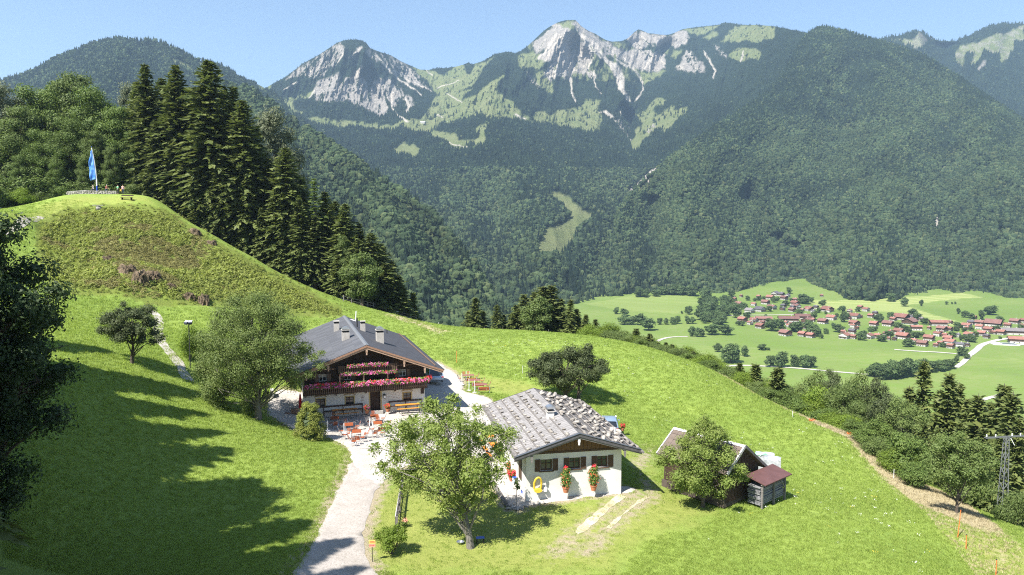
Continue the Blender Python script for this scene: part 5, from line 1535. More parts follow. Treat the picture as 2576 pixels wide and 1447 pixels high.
mb.build("door_surround", M_ochre, house)
MB().b(6.6, 8.1, -.5, -.003, -.3, .09).build("doorstep", mat_simple("step_stone", (.36, .34, .31), .9), house)
def window(parent, xa, xb, za, zb, yb=.16, deco=True, curtain=True):
    mb = MB(); t = .07
    mb.b(xa + .002, xa + t, yb, yb + .06, za, zb); mb.b(xb - t, xb - .002, yb, yb + .06, za, zb)
    mb.b(xa + t, xb - t, yb, yb + .06, za, za + t); mb.b(xa + t, xb - t, yb, yb + .06, zb - t, zb)
    xm = (xa + xb) / 2
    mb.b(xm - .03, xm + .03, yb - .004, yb + .064, za + t, zb - t)
    zm = za + (zb - za) * .6
    mb.b(xa + t, xm - .03, yb + .01, yb + .05, zm - .02, zm + .02); mb.b(xm + .03, xb - t, yb + .01, yb + .05, zm - .02, zm + .02)
    w = mb.build("window", M_browf if deco else M_frame, parent)
    MB().b(xa + .02, xb - .02, yb + .07, yb + .08, za + .02, zb - .02).build("pane", M_glass, w)
    if curtain:
        mb = MB()
        for s in (-1, 1):
            for k in range(3):
                x = xm + s * ((xb - xa) / 2 - .12 - k * .07)
                mb.b(x - .03, x + .03, yb + .100 + .012 * (k % 2), yb + .115 + .012 * (k % 2), za + .05, zb - .05)
        mb.build("curtain", M_cur, w)
    return w
for xa, xb, za, zb in GW:
    w = window(house, xa, xb, za, zb)
    mb = MB(); mb.b(xa - .12, xa - .004, -.014, .02, za - .1, zb + .1); mb.b(xb + .004, xb + .12, -.014, .02, za - .1, zb + .1); mb.b(xa - .004, xb + .004, -.014, .02, zb + .004, zb + .1)
    mb.build("painted_surround", M_ochre, w)
    mb = MB(); xm = (xa + xb) / 2                            # scrolled crest painted over the window
    for k in range(9):
        t = (k - 4) / 4; mb.box((xm + t * .56, -.006, zb + .23 + .15 * (1 - t * t)), (.15, .008, .12 + .14 * (1 - t * t)))
    mb.box((xm, -.012, zb + .36), (.22, .008, .26))
    mb.build("painted_crest", M_fresco, w)
    MB().b(xa - .14, xb + .14, -.09, -.016, za - .06, za).build("sill", M_browf, w)
MB().lathe((0, 0, 0), [(.24, -.006), (.27, 0), (.24, .006)], 10).build("wall_plaque", M_fresco, house, (6.0, -.012, 1.5), (R(90), 0, 0)).scale = (1, 1.45, 1)
mb = MB()
for k in range(4): mb.box((6.0, -.02, 1.28 + k * .14), (.3 - .05 * (k % 2), .004, .035))
mb.build("plaque_writing", M_ink, house)
mb = MB(); r_ = random.Random(4)                            # five painted lines of a saying, too small to read
for ln, (xa, xb) in enumerate([(8.68, 9.75), (8.85, 9.5), (8.68, 9.9), (8.72, 10.08), (8.70, 9.9)]):
    x = xa
    while x < xb:
        w = r_.uniform(.05, .12); h = r_.uniform(.03, .055) if r_.random() < .75 else .1
        mb.box((x + w / 2, -.006, 1.80 - ln * .165 + h / 2 - .02), (w * .8, .006, h * .45)); x += w + (.05 if r_.random() < .25 else .008)
mb.build("painted_saying", M_ink, house)
MB().lathe((0, 0, 0), [(.26, -.005), (.29, 0), (.26, .005)], 14).build("painted_medallion", mat_simple("yellow_fresco", (.56, .50, .24), .9, (.46, .42, .2), 5), house, (11.83, -.010, 1.65), (R(90), 0, 0))
MB().lathe((0, 0, 0), [(.12, -.005), (.15, 0), (.12, .005)], 10).build("painted_medallion", M_fresco, house, (8.25, -.010, 2.08), (R(90), 0, 0))
mb = MB().b(12.28, 12.6, -.12, -.004, 1.55, 1.98); mb.prism([(12.22, -.16, 1.98), (12.66, -.16, 1.98), (12.44, -.16, 2.18)], (0, .16, 0)); mb.build("wall_shrine", M_timber, house)
lt = MB().b(8.2, 8.44, -.30, -.06, 1.38, 1.66).build("wall_lantern", M_wmetal, house)
mb = MB().b(8.16, 8.48, -.34, -.02, 1.665, 1.72); mb.b(8.24, 8.40, -.26, -.1, 1.725, 1.80); mb.b(8.22, 8.42, -.28, -.08, 1.33, 1.377)
for x in (8.18, 8.46):
    for y in (-.32, -.04): mb.b(x - .012, x + .012, y - .012, y + .012, 1.38, 1.66)
mb.build("lantern_frame", M_dark, lt)
# upper storey: dark timber walls with windows, up to the roof
UW = [(1.55, 2.35, 3.55, 4.35), (4.1, 4.9, 3.55, 4.35), (6.75, 7.7, 2.62, 4.5), (9.9, 10.7, 3.55, 4.35)]
mb = MB(); wall_with_holes(mb, .05, HW - .05, 2.425, 4.72, UW, .06, .4)
mb.b(.05, .35, .4, HD - .05, 2.425, 4.72); mb.b(HW - .35, HW - .05, .4, HD - .05, 2.425, 4.72)
for k in range(5): mb.b(.05, HW - .05, .035, .058, 2.5 + k * .46, 2.5 + k * .46 + .02)
mb.build("timber_wall", M_timber, house)
for k, (xa, xb, za, zb) in enumerate(UW):
    if k == 2:
        MB().b(xa, xb, .30, .38, za, zb).build("balcony_door", M_timber, house)
        continue
    w = window(house, xa, xb, za, zb, .18, False)
    for s, x in ((-1, xa - .24), (1, xb + .24)): MB().b(x - .2, x + .2, .0, .03, za, zb).build("shutter", M_timber2, w)
mb = MB(); zt = lambda x: rz_at(x) - .2
mb.prism([(.05, .08, 4.725), (HW - .05, .08, 4.725), (HW - .05, .08, zt(HW - .05)), (XC, .08, zt(XC)), (.05, .08, zt(.05))], (0, .25, 0))
mb.prism([(.05, HD - .3, 2.425), (HW - .05, HD - .3, 2.425), (HW - .05, HD - .3, zt(HW - .05)), (XC, HD - .3, zt(XC)), (.05, HD - .3, zt(.05))], (0, .25, 0))
mb.build("gable_wall", M_timber, house)
for xa, xb in ((.6, 3.3), (9.75, 12.2)):                     # carved and painted boards on both sides of the attic balcony
    MB().b(xa, xb, -.02, .06, 4.75, min(zt(xa), zt(xb)) - .15).build("fretwork_panel", M_fret, house)
# balconies
def balcony(x0, x1, zf, yo, hrail, ns, name="balcony"):
    bl = MB().b(x0, x1, -yo, -.003, zf - .10, zf).build(name, M_timber, house)
    mb = MB(); mb.b(x0, x1, -yo - .03, -yo + .05, zf + hrail - .06, zf + hrail); mb.b(x0, x1, -yo - .025, -yo + .045, zf + .06, zf + .12); mb.build("rail", M_slat, bl)
    pitch = (x1 - x0) / ns
    m_ = MB().b(-pitch * .33, pitch * .33, -.014, .014, 0, hrail + .02).mesh("baluster", M_slat)
    for k in range(ns):
        obj("baluster", m_, bl, (x0 + (k + .5) * pitch, -yo - .05, zf - .02))
    for x in np.linspace(x0 + .3, x1 - .3, 5):
        MB().bar((x, -.003, zf - .45), (x, -yo + .1, zf - .11), .09, .12).build("bracket", M_timber2, bl)
    return bl
balcony(-.1, HW + .1, 2.48, 1.05, .72, 64)
balcony(3.45, 9.6, 4.55, .95, .72, 32)
for x in (3.6, 6.05, 8.55): MB().b(x - .07, x + .07, -1.02, -.90, 2.55, 4.44).build("balcony_post", M_carved, house)
# roof: two thick planes, verge boards, purlin ends
rf = MB()
xl, xr, y0, y1 = -OVS, HW + OVS, -OVF, HD + OVB
rf.prism([(XC, y0, RZ), (xr, y0, rz_at(xr)), (xr, y1, rz_at(xr)), (XC, y1, RZ)], (0, 0, -.16))
roof = rf.build("roof", M_slate, house)
lo = MB(); lo.prism([(xl, y0, rz_at(xl)), (XC - .003, y0, RZ - .001), (XC - .003, y1, RZ - .001), (xl, y1, rz_at(xl))], (0, 0, -.16)); lo.build("roof_underlay", M_slate, roof)
sl = math.hypot(XC - xl, RZ - rz_at(xl)); ang = math.atan(TP)
nrow, ncol = 8, 36
tl, tw = sl / nrow, (y1 - y0) / ncol
m_ = MB().b(-tl * .53, tl * .53, -tw * .488, tw * .488, -.012, .012).mesh("tile", M_tile)
for i in range(nrow):
    for j in range(ncol):
        s = (i + .5) * tl
        y = y0 + (j + .5) * tw
        x = xl + s * math.cos(ang); z = rz_at(xl) + s * math.sin(ang)
        t = obj("tile", m_, roof, (x, y, z + .030 + rnd.uniform(-.003, .003)), (rnd.uniform(-.006, .006), -ang + .012 + rnd.uniform(-.004, .004), 0))
rc = MB(); rc.bar((XC - .12, y0, RZ + .03), (XC - .12, y1, RZ + .03), .26, .03, (-TP, 0, 1)); rc.bar((XC + .13, y0, RZ + .015), (XC + .13, y1, RZ + .015), .24, .03, (TP, 0, 1)); rc.build("ridge_cap", mat_simple("ridge_metal", (.30, .31, .33), .4, metal=.5), roof)
for yy in (y0 - .06, y1 + .01):
    vb = MB()
    for s in (-1, 1):
        xe = xl if s < 0 else xr
        vb.prism([(XC, yy, RZ - .02), (xe, yy, rz_at(xe) - .02), (xe, yy, rz_at(xe) - .20), (XC, yy, RZ - .20)], (0, .05, 0))
    vb.build("verge_board", M_board, roof)
    if yy < 0:
        vb = MB()
        for s in (-1, 1):
            xe = xl if s < 0 else xr
            vb.prism([(XC, yy + .07, RZ - .20), (xe, yy + .07, rz_at(xe) - .20), (xe, yy + .07, rz_at(xe) - .40), (XC, yy + .07, RZ - .42)], (0, .05, 0))
        vb.build("verge_board", M_carved, roof)
gt = MB(); gt.bar((xr + .05, y0, rz_at(xr) - .06), (xr + .05, y1, rz_at(xr) - .06), .14, .12); gt.build("gutter", M_dark, roof)
gt = MB(); gt.bar((xl - .05, y0, rz_at(xl) - .06), (xl - .05, y1, rz_at(xl) - .06), .14, .12); gt.build("gutter", M_dark, roof)
sb = MB(); xs = xr - .75; sb.bar((xs, y0 + .6, rz_at(xs) + .10), (xs, y1 - .5, rz_at(xs) + .10), .07, .09); sb.build("snow_guard_log", M_timber2, roof)
for x in (XC, XC - 3.9, XC + 3.9, .25, HW - .25):            # purlins with carved heads
    z = rz_at(x) - .32
    MB().b(x - .11, x + .11, -OVF + .05, .075, z - .13, z + .13).build("purlin", M_timber2, house)
    mb = MB(); mb.b(x - .10, x + .10, -OVF + .02, -OVF + .12, z - .45, z - .135); mb.b(x - .07, x + .07, -OVF + .03, -OVF + .11, z - .72, z - .455); mb.build("carved_head", M_carved, house)
# chimneys, placed where their feet show on the roof
def roof_hit(u, v):
    inv = HM.inverted(); o = inv @ Vector((0, 0, CAMZ)); d = inv.to_3x3() @ (at(u, v, 50) - Vector((0, 0, CAMZ)))
    best = None
    for s in (-1, 1):
        # plane z = RZ - s*(x-XC)*TP
        den = d.z + s * TP * d.x
        t = (RZ + s * XC * TP - s * TP * o.x - o.z) / den
        p = o + d * t
        if (p.x - XC) * s >= 0 and (best is None or t < best[0]): best = (t, p)
    return best[1]
def zoom1(x, y): return ((1000 + x / 2.6314) * .67083, (1150 + y / 2.6314) * .67083)
for (zx, zy, w, h, dome) in ((690, 240, .72, 1.25, False), (780, 325, .95, 1.15, True), (950, 238, .62, 1.2, False), (1117, 350, .95, 1.45, True)):
    p = roof_hit(*zoom1(zx, zy)); w *= .86; h *= .95
    ch = MB().b(p.x - w / 2, p.x + w / 2, p.y - w / 2, p.y + w / 2, p.z - .35, p.z + h - .25).build("chimney", M_chim, roof)
    q = MB()
    for sx in (-1, 1):
        for sy in (-1, 1): q.b(p.x + sx * w * .4 - .05, p.x + sx * w * .4 + .05, p.y + sy * w * .4 - .05, p.y + sy * w * .4 + .05, p.z + h - .25, p.z + h)
    q.b(p.x - w * .3, p.x + w * .3, p.y - w * .3, p.y + w * .3, p.z + h - .245, p.z + h - .05)
    q.build("flue_gap", M_dark, None).parent = roof
    MB().b(p.x - w * .58, p.x + w * .58, p.y - w * .58, p.y + w * .58, p.z + h, p.z + h + .07).build("chimney_cap", M_chim, roof)
    if dome:
        q = MB(); n = 9; r0 = w * .52
        pts = [(p.x + r0 * math.cos(math.pi * k / (n - 1)), p.z + h + .12 + r0 * .62 * math.sin(math.pi * k / (n - 1))) for k in range(n)]
        q.prism([(a, p.y - w * .45, b_) for a, b_ in pts], (0, w * .9, 0)); q.build("chimney_hood", M_metal, roof)
p = roof_hit(*zoom1(875, 145))
MB().bar((p.x, p.y, p.z - .1), (p.x + .12, p.y, p.z + 1.35), .16, .1).build("vent_flap", M_wmetal, roof)
MB().bar((p.x - .9, p.y + .6, p.z + .25), (p.x, p.y, p.z + .1), .1).build("vent_pipe", M_wmetal, roof)
p = roof_hit(*zoom1(893, 200)); MB().tube([(p.x, p.y, p.z - .1), (p.x, p.y, p.z + 1.1)], .09, 8).build("stove_pipe", M_dark, roof)
p = roof_hit(*zoom1(1187, 265)); MB().tube([(p.x, p.y, p.z - .1), (p.x, p.y, p.z + .5)], .07, 8).build("vent_pipe", M_dark, roof)
# white lean-to with pillar at the left, half hidden by the pear tree
MB().b(-3.3, -3.0, 3.2, 4.1, -.5, 2.3).build("porch_pillar", M_plaster, house)
MB().b(-3.3, -.004, 8.0, 8.3, -.5, 2.3).build("annex_wall", M_plaster, house); MB().b(-3.3, -3.0, 8.305, 14, -.5, 2.3).build("annex_wall", M_plaster, house)

# ---- flowers of the balconies
def flower_box(loc_pts, label, n_leaf, n_fl, sz, mats, hgt=.34, seed=0, trough=True):
    root = empty("flower_box", HM @ Vector(loc_pts[0]), HA, label, "flower box", "flower boxes on the farmhouse balconies")
    a = Vector((0, 0, 0)); b_ = Vector(loc_pts[1]) - Vector(loc_pts[0])
    MB().b(0, b_.x, -.10, .10, -.18, 0).build("trough", M_timber2, root)
    rg = np.random.default_rng(seed)
    C = np.stack([rg.uniform(0, b_.x, n_leaf), rg.normal(-.02, .13, n_leaf), rg.uniform(-.12, hgt * .8, n_leaf) + .05 * np.sin(rg.uniform(0, 6, n_leaf))], -1)
    v, f = leaf_quads(C, unit(np.array([0, -.5, .6]) + .7 * rg.normal(size=(n_leaf, 3))), .07, rg, .8)
    obj("foliage", mesh_np("foliage", v, f, M_geranium), root)
    for k, (mt, frac, za, zb) in enumerate(mats):
        n = int(n_fl * frac)
        nc = max(4, int(b_.x * 9)); ci = rg.integers(0, nc, n); cx_ = rg.uniform(0, b_.x, nc); cz_ = rg.uniform(za, zb, nc)
        C = np.stack([np.clip(cx_[ci] + rg.normal(0, .075, n), 0, b_.x), rg.normal(-.10, .10, n) - .10 * (rg.random(n) < .4), cz_[ci] + rg.normal(0, .055, n)], -1)
        v, f = leaf_quads(C, unit(np.array([0, -.9, .5]) + .5 * rg.normal(size=(n, 3))), sz, rg, .9)
        o = obj("blossom", mesh_np("blossom", v, f, mt), root); o['kind'] = 'stuff'
    return root
flower_box([(.0, -1.22, 3.22), (12.9, -1.22, 3.22)], "long row of pink and red geraniums along the whole lower balcony", 6500, 3300, .055, [(M_pink, .62, -.08, .36), (M_red, .26, .0, .44), (M_mag, .20, -.06, .3)], .46, 1)
flower_box([(4.3, -1.08, 5.24), (8.6, -1.08, 5.24)], "pink flowers on top of the attic balcony rail under the gable", 900, 380, .05, [(M_pink, .45, -.1, .22), (M_mag, .45, -.15, .2), (M_red, .2, -.1, .2)], .25, 2)
flower_box([(3.6, -1.08, 4.40), (9.5, -1.08, 4.40)], "row of magenta flowers hanging below the attic balcony", 1100, 430, .05, [(M_mag, .5, -.14, .18), (M_pink, .5, -.12, .2), (M_red, .15, -.12, .15)], .22, 3)
root = empty("flower_pot", HM @ Vector((13.0, -1.0, 3.3)), 0, "red geraniums at the right end of the lower balcony, in front of the van", "flower pot")
MB().lathe((0, 0, -.2), [(.12, 0), (.16, .2)], 10).build("pot", M_terra, root)
obj("foliage", crown_mesh("foliage", [(0, 0, .15, .3, .25, .22)], 200, .07, M_geranium, 5), root); o = obj("blossom", crown_mesh("blossom", [(0, 0, .18, .36, .3, .26)], 260, .06, M_red, 6), root)
def pot_flowers(loc, r, h, label, mats, seed, n=150, zs=1.0):
    root = empty("flower_pot", loc, 0, label, "flower pot")
    MB().lathe((0, 0, 0), [(r * .62, 0), (r * .95, h * .86), (r * 1.06, h * .86), (r * 1.06, h), (r * .9, h), (r * .85, h * .9)], 14).build("pot", M_terra, root)
    obj("foliage", crown_mesh("foliage", [(0, 0, h + r * 1.1 * zs, r * 1.3, r * 1.2, r * 1.3 * zs)], n * 3, .065, M_geranium, seed, .4, .3), root)
    for k, mt in enumerate(mats): obj("blossom", crown_mesh("blossom", [((k - .5 * (len(mats) - 1)) * r * .9, -.1, h + r * 1.4 * zs, r * 1.0, r * 1.0, r * 1.0 * zs)], n // 2, .06, mt, seed + k + 3, .4, .75), root)
    return root
pot_flowers(HM @ Vector((6.35, -.75, 0.02)), .24, .34, "terracotta pot of red and pink geraniums left of the dark door", [M_red, M_mag], 11)
pot_flowers(HM @ Vector((8.55, -.75, 0.02)), .24, .34, "terracotta pot of red geraniums right of the dark door", [M_red, M_red], 12)

# ---- wall benches, beer tables and benches before the house
def wall_bench(x0, x1, label):
    root = empty("wall_bench", HM @ Vector((x0, -.35, 0)), HA, label, "bench")
    w = x1 - x0
    MB().b(0, w, -.22, .2, .43, .48).build("seat", M_bench, root)
    MB().b(0, w, .255, .295, .82, .98).build("backrest", M_bench, root)
    for x in (.06, w * .5, w - .06):
        mb = MB().b(x - .04, x + .04, -.18, -.1, 0, .43); mb.b(x - .04, x + .04, .2, .253, 0, .98); mb.build("leg", M_bench, root)
wall_bench(1.9, 6.0, "long dark wall bench left of the farmhouse door"); wall_bench(8.75, 12.4, "dark wall bench right of the farmhouse door, under the painted saying")
M_shadeplank = mat_simple("shaded_orange_plank", (0.46, 0.20, 0.035), 0.5, (0.36, 0.15, 0.03), 4.0)  # darker copy of the orange plank, shade painted into the left set
def beer_set(x, y, L, side, mt):
    t = empty("beer_table", HM @ Vector((x, y, 0)), HA, "long narrow wooden table before the %s wall bench" % side, "table")
    mb = MB(); [mb.b(0, L, -.25 + k * .17, -.10 + k * .17, .735, .765) for k in range(3)]; mb.build("tabletop", mt, t)
    b_ = empty("beer_bench", HM @ Vector((x + .1, y - .62, 0)), HA, "backless wooden bench in front of the long table at the %s wall bench" % side, "bench")
    MB().b(0, L, -.13, .13, .44, .475).build("seat", mt, b_)
    for xx in (.25, L - .25):
        for o_, zt_, w in ((t, .735, .22), (b_, .44, .11)):
            mb = MB().bar((xx, -w, 0), (xx, -w, zt_), .035); mb.bar((xx, w, 0), (xx, w, zt_), .035); mb.bar((xx, -w, zt_ * .35), (xx, w, zt_ * .35), .03); mb.build("leg", M_dark, o_)
beer_set(2.7, -1.15, 2.6, "left", M_shadeplank); beer_set(9.3, -1.15, 2.6, "right", M_orange)

# ---- things at the left corner of the house
root = empty("parasol", HM @ Vector((-.35, .5, 0)), HA, "closed red parasol leaning at the left corner of the farmhouse", "parasol")
MB().tube([(0, 0, 0), (.0, 0, 2.5)], .025, 6).build("pole", M_timber2, root)
MB().tube([(0, 0, .75), (0, 0, .85), (0, 0, 1.5), (0, 0, 2.2), (0, 0, 2.35)], [.12, .17, .15, .09, .03], 9).build("canopy", mat_simple("red_cloth", (.55, .02, .02), .8), root)
for k, (x, y, w, h, nm) in enumerate(((-.95, .2, .75, .85, "taller"), (-1.75, -.1, .55, .60, "lower"))):
    root = empty("wooden_crate", HM @ Vector((x, y, 0)), HA, "%s brown wooden crate at the left corner of the farmhouse" % nm, "crate", "crates at the house corner")
    mb = MB(); mb.b(-w / 2, w / 2, -.25, .25, .03, h); mb.build("body", M_timber2, root)
    mb = MB()
    for q in range(4): mb.b(-w / 2 - .015, w / 2 + .015, -.275, -.252, .05 + q * h / 4, .03 + (q + .82) * h / 4)
    mb.build("slat", M_board, root)
# ================================================================== THE STONE-WEIGHTED BARN
BA = R(11.0); BO = Vector((1.03, 51.3, .78)); BM = Matrix.Translation(BO) @ Matrix.Rotation(BA, 4, 'Z')
BW, BD = 7.18, 12.6; BZ = 4.30; BTP = math.tan(R(17.2)); BXC = BW / 2; BOS, BOF, BOB = 1.12, 1.2, 1.0
M_shing = mat_simple("grey_shingle", (0.27, 0.258, 0.255), 0.85, (0.18, 0.172, 0.168), 3.0, stretch=(1, 1, 1), rand=.16, bstr=.3)
M_shdark = mat_simple("old_roof_boards", (0.16, 0.15, 0.145), 0.9, (0.10, 0.095, 0.09), 2.5, bstr=.4)
M_stone = mat_simple("field_stone", (0.30, 0.28, 0.25), 0.9, (0.16, 0.14, 0.12), 3.5, rand=.4, bstr=.6, bscale=9)
M_greyw = mat_simple("grey_wood", (0.20, 0.185, 0.175), 0.85, (0.11, 0.10, 0.095), 4.0, stretch=(1, 1, 5), bstr=.3)
M_brownw = mat_simple("brown_gable_wood", (0.16, 0.088, 0.04), 0.8, (0.10, 0.055, 0.026), 3.0, stretch=(6, 1, .8), bstr=.3)
M_shut = mat_simple("shutter_wood", (0.085, 0.052, 0.032), 0.75, (0.06, 0.036, 0.022), 4.0, stretch=(5, 1, .6))
barn = empty("barn", BO, BA, "low white barn with a shingle roof weighted with rows of stones", "barn")
def bz(x): return BZ - abs(x - BXC) * BTP
BWIN = [(1.05, 1.92, 1.40, 2.24), (3.2, 4.03, 1.40, 2.24), (5.3, 6.12, 1.40, 2.24)]
mb = MB(); wall_with_holes(mb, 0, BW, -.8, 2.72, BWIN, 0, .35)
mb.b(0, .35, .35, BD, -.8, 2.72); mb.b(BW - .35, BW, .35, BD, -.8, 2.72); mb.b(.35, BW - .35, BD - .35, BD, -.8, 2.72)
mb.build("wall", M_plaster, barn)
for xa, xb, za, zb in BWIN:
    w = window(barn, xa, xb, za, zb, .12, True, True)
    MB().b(xa - .10, xb + .10, -.10, -.004, za - .07, za - .005).build("sill", M_shut, w)
    for s, x in ((-1, xa - .22), (1, xb + .22)):
        sh = MB().b(x - .2, x + .2, -.055, -.012, za - .02, zb + .03).build("shutter", M_shut, w)
zt = lambda x: bz(x) - .17
mb = MB()
for y in (.02, BD - .25): mb.prism([(.02, y, 2.725), (BW - .02, y, 2.725), (BW - .02, y, zt(BW - .02)), (BXC, y, zt(BXC)), (.02, y, zt(.02))], (0, .2, 0))
mb.b(.02, .25, .23, BD - .26, 2.725, zt(.02)); mb.b(BW - .25, BW - .02, .23, BD - .26, 2.725, zt(.02))
mb.build("gable_wall", M_brownw, barn)
nb = 22
m_w = (BW - .1) / nb
for k in range(nb):                                          # upright boards of the gable
    x = .05 + (k + .5) * m_w
    top = min(zt(x - m_w / 2), zt(x + m_w / 2)) - .02
    MB().b(x - m_w * .46, x + m_w * .46, -.012, .016, 2.80, top).build("plank", M_brownw, barn)
MB().b(-.05, BW + .05, -.05, .0, 2.66, 2.795).build("gable_beam", M_shut, barn)
xl, xr, y0, y1 = -BOS, BW + BOS, -BOF, BD + BOB
mb = MB()
mb.prism([(BXC, y0, BZ), (xr, y0, bz(xr)), (xr, y1, bz(xr)), (BXC, y1, BZ)], (0, 0, -.12))
mb.prism([(xl, y0, bz(xl)), (BXC - .003, y0, BZ - .001), (BXC - .003, y1, BZ - .001), (xl, y1, bz(xl))], (0, 0, -.12))
broof = mb.build("roof", M_shdark, barn)
ang = math.atan(BTP); sl = math.hypot(BXC - xl, BZ - bz(xl))
def on_roof(s, y, side, h=0.0):
    """s = way up from the eave along the slope"""
    if side < 0: return Vector((xl + s * math.cos(ang) - h * math.sin(ang), y, bz(xl) + s * math.sin(ang) + h * math.cos(ang)))
    return Vector((xr - s * math.cos(ang) + h * math.sin(ang), y, bz(xr) + s * math.sin(ang) + h * math.cos(ang)))
# shingles: the 300 nearest one by one, the rest of the same course as one part
nr_, nc_ = 9, 38
th, tw = sl / nr_, (y1 - y0) / nc_
m_ = MB().b(-th * .54, th * .54, -tw * .47, tw * .47, -.012, .012).mesh("shingle", M_shing)
rest = MB(); cells = [(i, j) for j in range(nc_) for i in range(nr_)]
for q, (i, j) in enumerate(cells):
    p = on_roof((i + .5) * th, y0 + (j + .5) * tw + rnd.uniform(-.015, .015), -1, .03 + rnd.uniform(-.003, .004))
    if q < 298: obj("shingle", m_, broof, p, (rnd.uniform(-.01, .01), -ang + .03 + rnd.uniform(-.008, .008), rnd.uniform(-.02, .02)))
    else: rest.box(p, (th * 1.06, tw * .94, .024), M=Matrix.Rotation(-ang + .03 + rnd.uniform(-.008, .008), 3, 'Y') @ Matrix.Rotation(rnd.uniform(-.01, .01), 3, 'X'))
o = rest.build("far_shingles", M_shing, broof); o['kind'] = 'stuff'
STM = []
for k in range(7):
    mb = MB(); mb.blob((0, 0, 0), (.225, .15, .085), 60 + k, 2, .16); STM.append(mb.mesh("stone", M_stone, True))
for side, rows in ((-1, (.45, 1.2, 1.95, 2.7, 3.45, 4.25)), (1, (.35, 1.0, 1.7, 2.4, 3.1, 3.8, 4.45))):
    for s in rows:
        pts = [on_roof(s - .16, y, side, .075) for y in np.linspace(y0 + .2, y1 - .2, 7)]
        MB().tube(pts, .055, 6).build("batten", M_greyw, broof)
        y = y0 + .35 + rnd.uniform(0, .4)
        while y < y1 - .3:
            big = rnd.uniform(.65, 1.3) * (1.05 if side > 0 else .80)
            st = obj("stone", rnd.choice(STM), broof, on_roof(s + rnd.uniform(-.06, .10) + (rnd.uniform(-.3, .3) if side > 0 else 0), y, side, .05 + .07 * big), (rnd.uniform(-.2, .2), (ang if side > 0 else -ang) + rnd.uniform(-.15, .15), rnd.uniform(0, 6.28)))
            st.scale = (big, big * rnd.uniform(.8, 1.3), big * rnd.uniform(.8, 1.3))
            y += rnd.uniform(.5, 1.35) if side > 0 else rnd.uniform(.55, 1.5)
M_vdark = mat_simple("dark_verge", (0.085, 0.08, 0.085), .8, (.055, .052, .055), 5)
for yy in (y0 - .06, y1 + .01):
    vb = MB()
    for xe in (xl, xr): vb.prism([(BXC, yy, BZ + .06), (xe, yy, bz(xe) + .06), (xe, yy, bz(xe) - .16), (BXC, yy, BZ - .16)], (0, .05, 0))
    vb.build("verge_board", M_vdark, broof)
vb = MB()
for xe in (xl, xr): vb.prism([(BXC, y0 + .01, BZ - .165), (xe, y0 + .01, bz(xe) - .165), (xe, y0 + .01, bz(xe) - .27), (BXC, y0 + .01, BZ - .30)], (0, .05, 0))
vb.build("verge_board", M_greyw, broof)
cp = MB()                                                    # tin covers the top edge of the verge
for xe in (xl, xr): cp.bar((BXC, y0 + .02, BZ + .095), (xe, y0 + .02, bz(xe) + .095), .26, .02, (0, 0, 1))
cp.build("verge_cover", mat_simple("lead_sheet", (.12, .13, .15), .45, metal=.4), broof)
eb = MB(); eb.bar((xl + .06, y0, bz(xl) + .10), (xl + .06, y1, bz(xl) + .10), .16, .16); eb.build("eave_beam", M_greyw, broof)
eb = MB(); eb.bar((xr - .06, y0 - .5, bz(xr) + .02), (xr - .06, y1, bz(xr) + .02), .12, .14); eb.build("eave_beam", M_greyw, broof)
for x in (BXC, .15, BW - .15):
    z = bz(x) - .26
    MB().b(x - .10, x + .10, -BOF + .05, .015, z - .11, z + .11).build("purlin", M_greyw, barn)
    mb = MB(); mb.b(x - .08, x + .08, -BOF - .0, -BOF + .09, z - .32, z - .115); mb.b(x - .055, x + .055, -BOF + .005, -BOF + .08, z - .52, z - .325)
    mb.build("carved_head", M_wmetal if x == BXC else M_greyw, barn)
p = Vector((2.2, 6.4, 0)); p.z = bz(p.x)
def barn_hit(u, v):
    inv = BM.inverted(); o = inv @ Vector((0, 0, CAMZ)); d = inv.to_3x3() @ (at(u, v, 50) - Vector((0, 0, CAMZ)))
    den = d.z - BTP * d.x
    t = (BZ - BXC * BTP + BTP * o.x - o.z) / den
    return o + d * t
p = barn_hit(1384, 1050)
ch = MB().b(p.x - .26, p.x + .26, p.y - .26, p.y + .26, p.z - .3, p.z + .55).build("chimney", M_plaster, broof)
MB().b(p.x - .17, p.x + .17, p.y - .17, p.y + .17, p.z + .555, p.z + .70).build("flue_gap", M_dark, broof)
MB().b(p.x - .34, p.x + .34, p.y - .34, p.y + .34, p.z + .50, p.z + .552).build("chimney_cap", M_chim, broof)
q = MB(); pts = [(p.x + .34 * math.cos(math.pi * k / 8), p.z + .74 + .22 * math.sin(math.pi * k / 8)) for k in range(9)]
q.prism([(a, p.y - .36, b_) for a, b_ in pts], (0, .72, 0)); q.build("chimney_hood", M_metal, broof)
for sx in (-1, 1):
    MB().b(p.x + sx * .28 - .02, p.x + sx * .28 + .02, p.y - .02, p.y + .02, p.z + .555, p.z + .735).build("hood_stay", M_metal, broof)
p = on_roof(.9, 2.3, 1, 0); MB().tube([(p.x, p.y, p.z), (p.x, p.y, p.z + .5)], .06, 8).build("vent_pipe", M_wmetal, broof)
MB().b(-.06, -.004, 1.6, 2.5, .2, 2.2).build("side_door", M_shut, barn)
